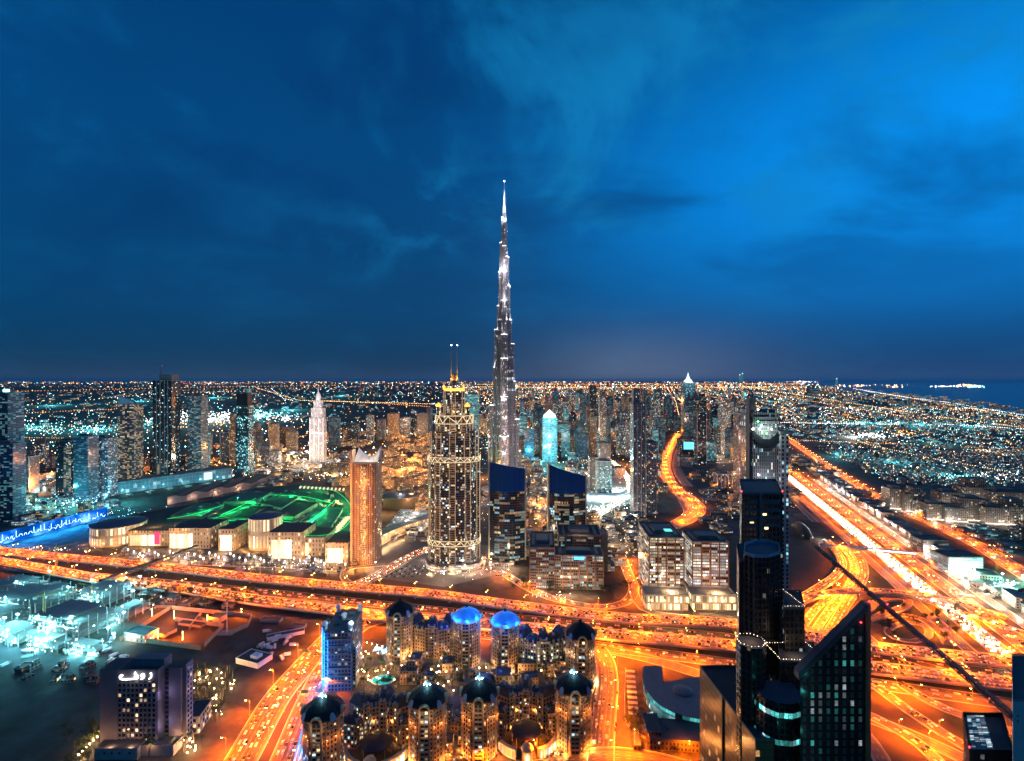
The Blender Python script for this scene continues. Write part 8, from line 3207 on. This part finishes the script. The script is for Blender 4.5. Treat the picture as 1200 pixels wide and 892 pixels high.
plant([(rv.uniform(160, 420), rv.uniform(655, 676)) for _ in range(56)], PALMS, 'palm along the forecourt road of the mall', 'palm', 'mall forecourt palms')
plant([(rv.uniform(735, 850), rv.uniform(840, 882)) for _ in range(20)] + [(rv.uniform(560, 690), rv.uniform(872, 880)) for _ in range(18)], TREES, 'dark street tree round the residence street and the low dark hall', 'tree', 'street trees by the residence street')
plant([(rv.uniform(600, 740), 690 + rv.uniform(-6, 6)) for _ in range(30)], TREES, 'dark tree on the bank below the stepped office blocks', 'tree', 'trees below the offices')

# ------------------------------------------------------------------ low blocks, sheds and yards that fill the ground between the landmarks
rq = random.Random(2024)
F_LOW1 = facade('low_block_warm', (0.24, 0.18, 0.13), (0.03, 0.03, 0.03), 3.4, 4.0, 0.35, 0.4, 0.45, 0.3, (1.0, 0.62, 0.28), COOL, 0.25, 2.6, 0.8, run=2.0)
F_LOW2 = facade('low_block_cool', (0.20, 0.21, 0.22), (0.03, 0.03, 0.03), 3.4, 4.0, 0.3, 0.4, 0.5, 0.3, (0.75, 0.95, 1.0), WARM2, 0.3, 2.2, 0.8, run=2.0)
F_LOW3 = facade('low_block_dark', (0.12, 0.10, 0.09), (0.02, 0.02, 0.02), 3.4, 4.0, 0.35, 0.4, 0.22, 0.2, (1.0, 0.62, 0.28), COOL, 0.3, 2.2, 0.8)
ROOFS = (ROOF, ROOF_L, CONC_D, plain('brown_roof', (0.10, 0.075, 0.06), 0.9))


def fill(n, x0, x1, y0, y1, mats, label, group, h=(6, 20), w=(16, 40), lights=None, lw=20000, every=2, ok=None, name='low_block', cat='building', z=7, gap=14.0):
    done = []
    tries = 0
    while len(done) < n and tries < n * 30:
        tries += 1
        px, py = rq.uniform(x0, x1), rq.uniform(y0, y1)
        if ok and not ok(px, py):
            continue
        p = P(px, py)
        ww, dd, hh = rq.uniform(*w), rq.uniform(*w), rq.uniform(*h)
        if any(abs(p.x - q[0]) < (ww + q[2]) / 2 + gap * 0.3 and abs(p.y - q[1]) < (dd + q[3]) / 2 + gap for q in done):
            continue
        done.append((p.x, p.y, ww, dd))
        e = empty(name, (p.x, p.y, 0), R(rq.choice((-15, 0, 12))), label, cat, group)
        b = MB()
        b.prism(rect(0, 0, ww, dd), 0, hh, 0, 1)
        if rq.random() < 0.5:
            b.prism(rect(ww * 0.1, dd * 0.1, ww * 0.55, dd * 0.5), hh + 0.02, hh + rq.uniform(3, 7), 0, 1)
        b.build('wall', [rq.choice(mats), rq.choice(ROOFS)], e)
        b = MB()
        b.ring(rect(0, 0, ww, dd), hh + 0.03, hh + 1.0, 0.3)
        b.build('parapet', CONC_D, e)
        b = MB()
        b.box(-ww * 0.3, -ww * 0.1, -dd * 0.3, -dd * 0.05, hh + 0.04, hh + 2.2)
        b.build('roof_unit', STEEL, e)
        b = MB()
        b.box(-ww * 0.4, ww * 0.4, -dd / 2 - 1.6, -dd / 2 - 0.03, 3.2, 3.5)
        b.build('awning', CONC, e)
        if lights and len(done) % every == 0:
            light('street_light', (rq.uniform(-ww / 2, ww / 2), -dd / 2 - 7, z), rq.choice(lights), lw * (p.y / 1000) ** 1.4, 0.8, e)
    return done


AMB, WHT, TEL, ORG = (1.0, 0.55, 0.22), (1.0, 0.88, 0.76), (0.25, 0.9, 1.0), (1.0, 0.32, 0.06)
fill(34, 600, 646, 556, 655, (F_LOW1, F_LOW1, F_LOW3), 'low amber lit shop block in the streets between the slanted blue screens', 'shop blocks between the slanted screens', (6, 18), (14, 30), (AMB, WHT), 16000)
fill(24, 690, 742, 606, 668, (F_LOW1, F_LOW2, F_LOW3), 'low block with bright shop lights between the stepped offices and the skylight offices', 'blocks between the office groups', (6, 16), (12, 26), (WHT, AMB), 13000, ok=lambda x, y: not (x < 712 and y > 612) and not (727 < x < 742 and y > 645))
fill(26, 812, 862, 552, 622, (F_LOW3, F_LOW3, F_LOW1), 'dark shed on the half empty lot inside the bend of the ribbon avenue', 'sheds on the lot inside the ribbon bend', (3, 9), (14, 40), (ORG,), 9000, every=3, name='shed', cat='shed', ok=lambda x, y: x > 826 or y < 566)
fill(30, 930, 1040, 522, 600, (F_LOW2, F_LOW3, F_LOW1), 'low store block between the trunk highway and the avenue', 'stores between trunk highway and avenue', (5, 14), (16, 44), (WHT, AMB, (1.0, 0.5, 0.4)), 11000,
     ok=lambda x, y: (x - 925) * 0.60 + 519 < y - 7 and x > 927 + (y - 560) * 1.22 + 62 * (y - 446) / 200)
fill(44, 4, 190, 556, 616, (F_LOW2, F_LOW2, F_LOW1), 'low bluish lit block in the district round the neon light wall', 'blocks round the neon light wall', (5, 18), (14, 36), (TEL, TEL, WHT, (0.1, 0.45, 1.0)), 15000,
     ok=lambda x, y: y < 640 - 34 * (x + 5) / 131 - 8 and not (x > 105 and 552 < y < 592) and not (x < 20 and y > 575))
fill(36, 296, 412, 530, 572, (F_LOW1, F_LOW2, F_LOW3), 'low block among the bright streets round the white spired tower', 'blocks round the white spired tower', (5, 18), (18, 42), (AMB, WHT), 12000, ok=lambda x, y: not (352 < x < 392 and y > 538))
fill(40, 180, 350, 522, 556, (F_LOW1, F_LOW3, F_LOW2), 'low block among orange lit yards beyond the bluish car park', 'blocks beyond the bluish car park', (5, 16), (20, 50), (ORG, AMB), 9000, every=2)
fill(30, 440, 512, 578, 606, (F_LOW1, F_LOW3), 'low block in the amber lit strip beyond the disc roof', 'blocks beyond the disc roof', (5, 14), (14, 30), (AMB,), 9000, ok=lambda x, y: not (440 < x < 492))
fill(22, 1050, 1205, 618, 646, (F_LOW3, F_LOW2), 'dim shed on the dark ground across the avenue from the garage', 'sheds across the avenue', (3, 7), (12, 34), (WHT, TEL), 4000, every=4, name='shed', cat='shed', ok=lambda x, y: y < 616 + (x - 1100) * 0.57 - 9)
fill(20, 560, 600, 660, 690, (F_LOW1, F_LOW2), 'kiosk on the paved plaza beside the crowned tower', 'kiosks on the crowned tower plaza', (3, 6), (6, 14), (WHT,), 6000, name='kiosk', cat='kiosk', ok=lambda x, y: y < 668 + (x - 560) * 0.3, gap=6)
fill(16, 172, 300, 694, 712, (F_LOW3,), 'low dark workshop on the strip below the cross highway', 'workshops below the cross highway', (3, 6), (10, 30), (TEL, WHT), 2500, every=3, name='workshop', cat='workshop')
fill(10, 20, 112, 782, 800, (F_LOW3,), 'site cabin at the edge of the dark field below the construction site', 'site cabins at the dark field', (2.8, 3.2), (5, 12), (TEL,), 3000, name='site_cabin', cat='cabin')

fill(30, 600, 772, 538, 566, (F_LOW1, F_LOW2, F_LOW3), 'mid height block in the bright streets around the boulevard hotel', 'blocks around the boulevard hotel', (12, 34), (18, 34), (AMB, TEL, WHT), 11000, ok=lambda x, y: not (684 < x < 745 or 630 < x < 660))
fill(26, 858, 930, 540, 600, (F_LOW3, F_LOW1), 'low block between the black towers and the ribbon avenue', 'blocks behind the black towers', (5, 16), (16, 34), (AMB, ORG), 9000)
fill(16, 416, 500, 606, 634, (F_LOW1, F_LOW2), 'low plant block between the sail topped tower and the car park', 'blocks beside the sail topped tower', (4, 10), (10, 24), (AMB,), 7000, ok=lambda x, y: x < 440 or y > 626)

fill(34, 140, 420, 646, 672, (F_LOW1, F_LOW2), 'small lit pavilion on the forecourt between the mall and the highway', 'pavilions on the mall forecourt', (3, 6), (5, 13), (WHT, AMB, (1.0, 0.6, 0.55)), 9000, name='pavilion', cat='pavilion', ok=lambda x, y: 640 + (x - 140) * 0.06 + 4 < y < 652 + (x - 140) * 0.085, gap=5, z=6)

fill(15, 470, 690, 779, 806, (F_BLOCK, F_BLOCK), 'low terraced wing in the courtyard garden of the domed residences', 'low wings in the residence courtyard', (6, 13), (9, 18), ((1.0, 0.45, 0.12), (1.0, 0.6, 0.25)), 5200, every=1, gap=4, z=5, ok=lambda x, y: not (530 < x < 612 and y < 785))
fill(6, 519, 546, 836, 880, (F_BLOCK, F_BLOCK), 'narrow garden wing in the gap between the two middle domed towers', 'garden wings between the middle towers', (5, 12), (7, 13), ((1.0, 0.45, 0.12),), 3500, every=1, gap=3, z=5)

# parked cars and lorries on the lots
LORRY = empty('lorry', (0, 0, -500))
b = MB()
b.box(-4.5, 2.2, -1.25, 1.25, 1.0, 3.6)
b.build('cargo_box', WHITEP, LORRY)
b = MB()
b.prism(rect(3.5, 0, 2.2, 2.3), 0.7, 2.9, 0, 0)
b.build('cab', plain('lorry_cab', (0.35, 0.30, 0.25), 0.4), LORRY)
b = MB()
b.box(-4.5, 4.4, -0.9, 0.9, 0.6, 0.98)
b.build('chassis', CONC_D, LORRY)
for x in (-3.4, -2.2, 3.2):
    for s in (-1, 1):
        b = MB()
        b.tube((x, s * 0.9, 0.5), (x, s * 1.2, 0.5), 0.5, 0.5, 10)
        b.build('wheel', plain('tyre_rubber', (0.02, 0.02, 0.02), 0.8), LORRY)
tmpl.append(LORRY)
for i in range(26):
    px, py = (rq.uniform(5, 165), rq.uniform(764, 782)) if i % 2 else (rq.uniform(300, 345), rq.uniform(738, 775))
    p = P(px, py)
    tag(dup(LORRY, (p.x, p.y, 0.06), rq.uniform(0, 6.28)), 'parked lorry with a pale box body on the bare ground near the teal construction site' if i % 2 else 'parked lorry with a pale box body on the dark lot by the avenue bend', 'lorry',
        'lorries near the construction site' if i % 2 else 'lorries on the dark lot')
for i in range(60):
    r_, c_ = divmod(i, 12)
    p = P(446 + 3.4 * c_ + r_ * 6.0, 676 - r_ * 3.0)
    if i % 3 == 1:
        continue
    tag(dup(PARKED[(i * 5) % 3], (p.x, p.y, 0.06), R(70)), 'parked car in the rows on the plaza beside the slip road to the crowned tower', 'car', 'cars parked on the plaza')
plant([(rq.uniform(600, 645), rq.uniform(575, 655)) for _ in range(22)], TREES, 'dark street tree among the amber shop blocks between the slanted screens', 'tree', 'trees among the amber shop blocks')
plant([(rq.uniform(70, 118), 905 - (x_ := rq.uniform(0, 1)) * 60 + rq.uniform(-3, 3)) for _ in range(14)], TREES, 'bush on the dark field beside the hotel lane', 'bush', 'bushes on the dark field')

# ------------------------------------------------------------------ the thin night haze
hz = MB()
hz.box(-199000, 199000, -2900, 259000, -1.0, 860.0)
hm = bpy.data.materials.new('night_haze')
hm.use_nodes = True
k_ = NT(hm.node_tree)
pv = k_.new('ShaderNodeVolumePrincipled')
pv.inputs['Color'].default_value = (0.75, 0.85, 1.0, 1)
pv.inputs['Density'].default_value = 6e-6
pv.inputs['Anisotropy'].default_value = 0.3
k_.put(k_.new('ShaderNodeOutputMaterial').inputs['Volume'], pv.outputs[0])
hobj = tag(hz.build('haze', hm), kind='stuff')

# ------------------------------------------------------------------ remove the unplaced originals of the repeats


def wipe(o):
    for c in list(KIDS.get(o.name, [])):
        wipe(c)
    bpy.data.objects.remove(o)


for t_ in tmpl:
    wipe(t_)

for o_ in bpy.data.objects:
    if o_.parent is None and 'category' in o_ and 'kind' not in o_:
        o_['kind'] = 'thing'
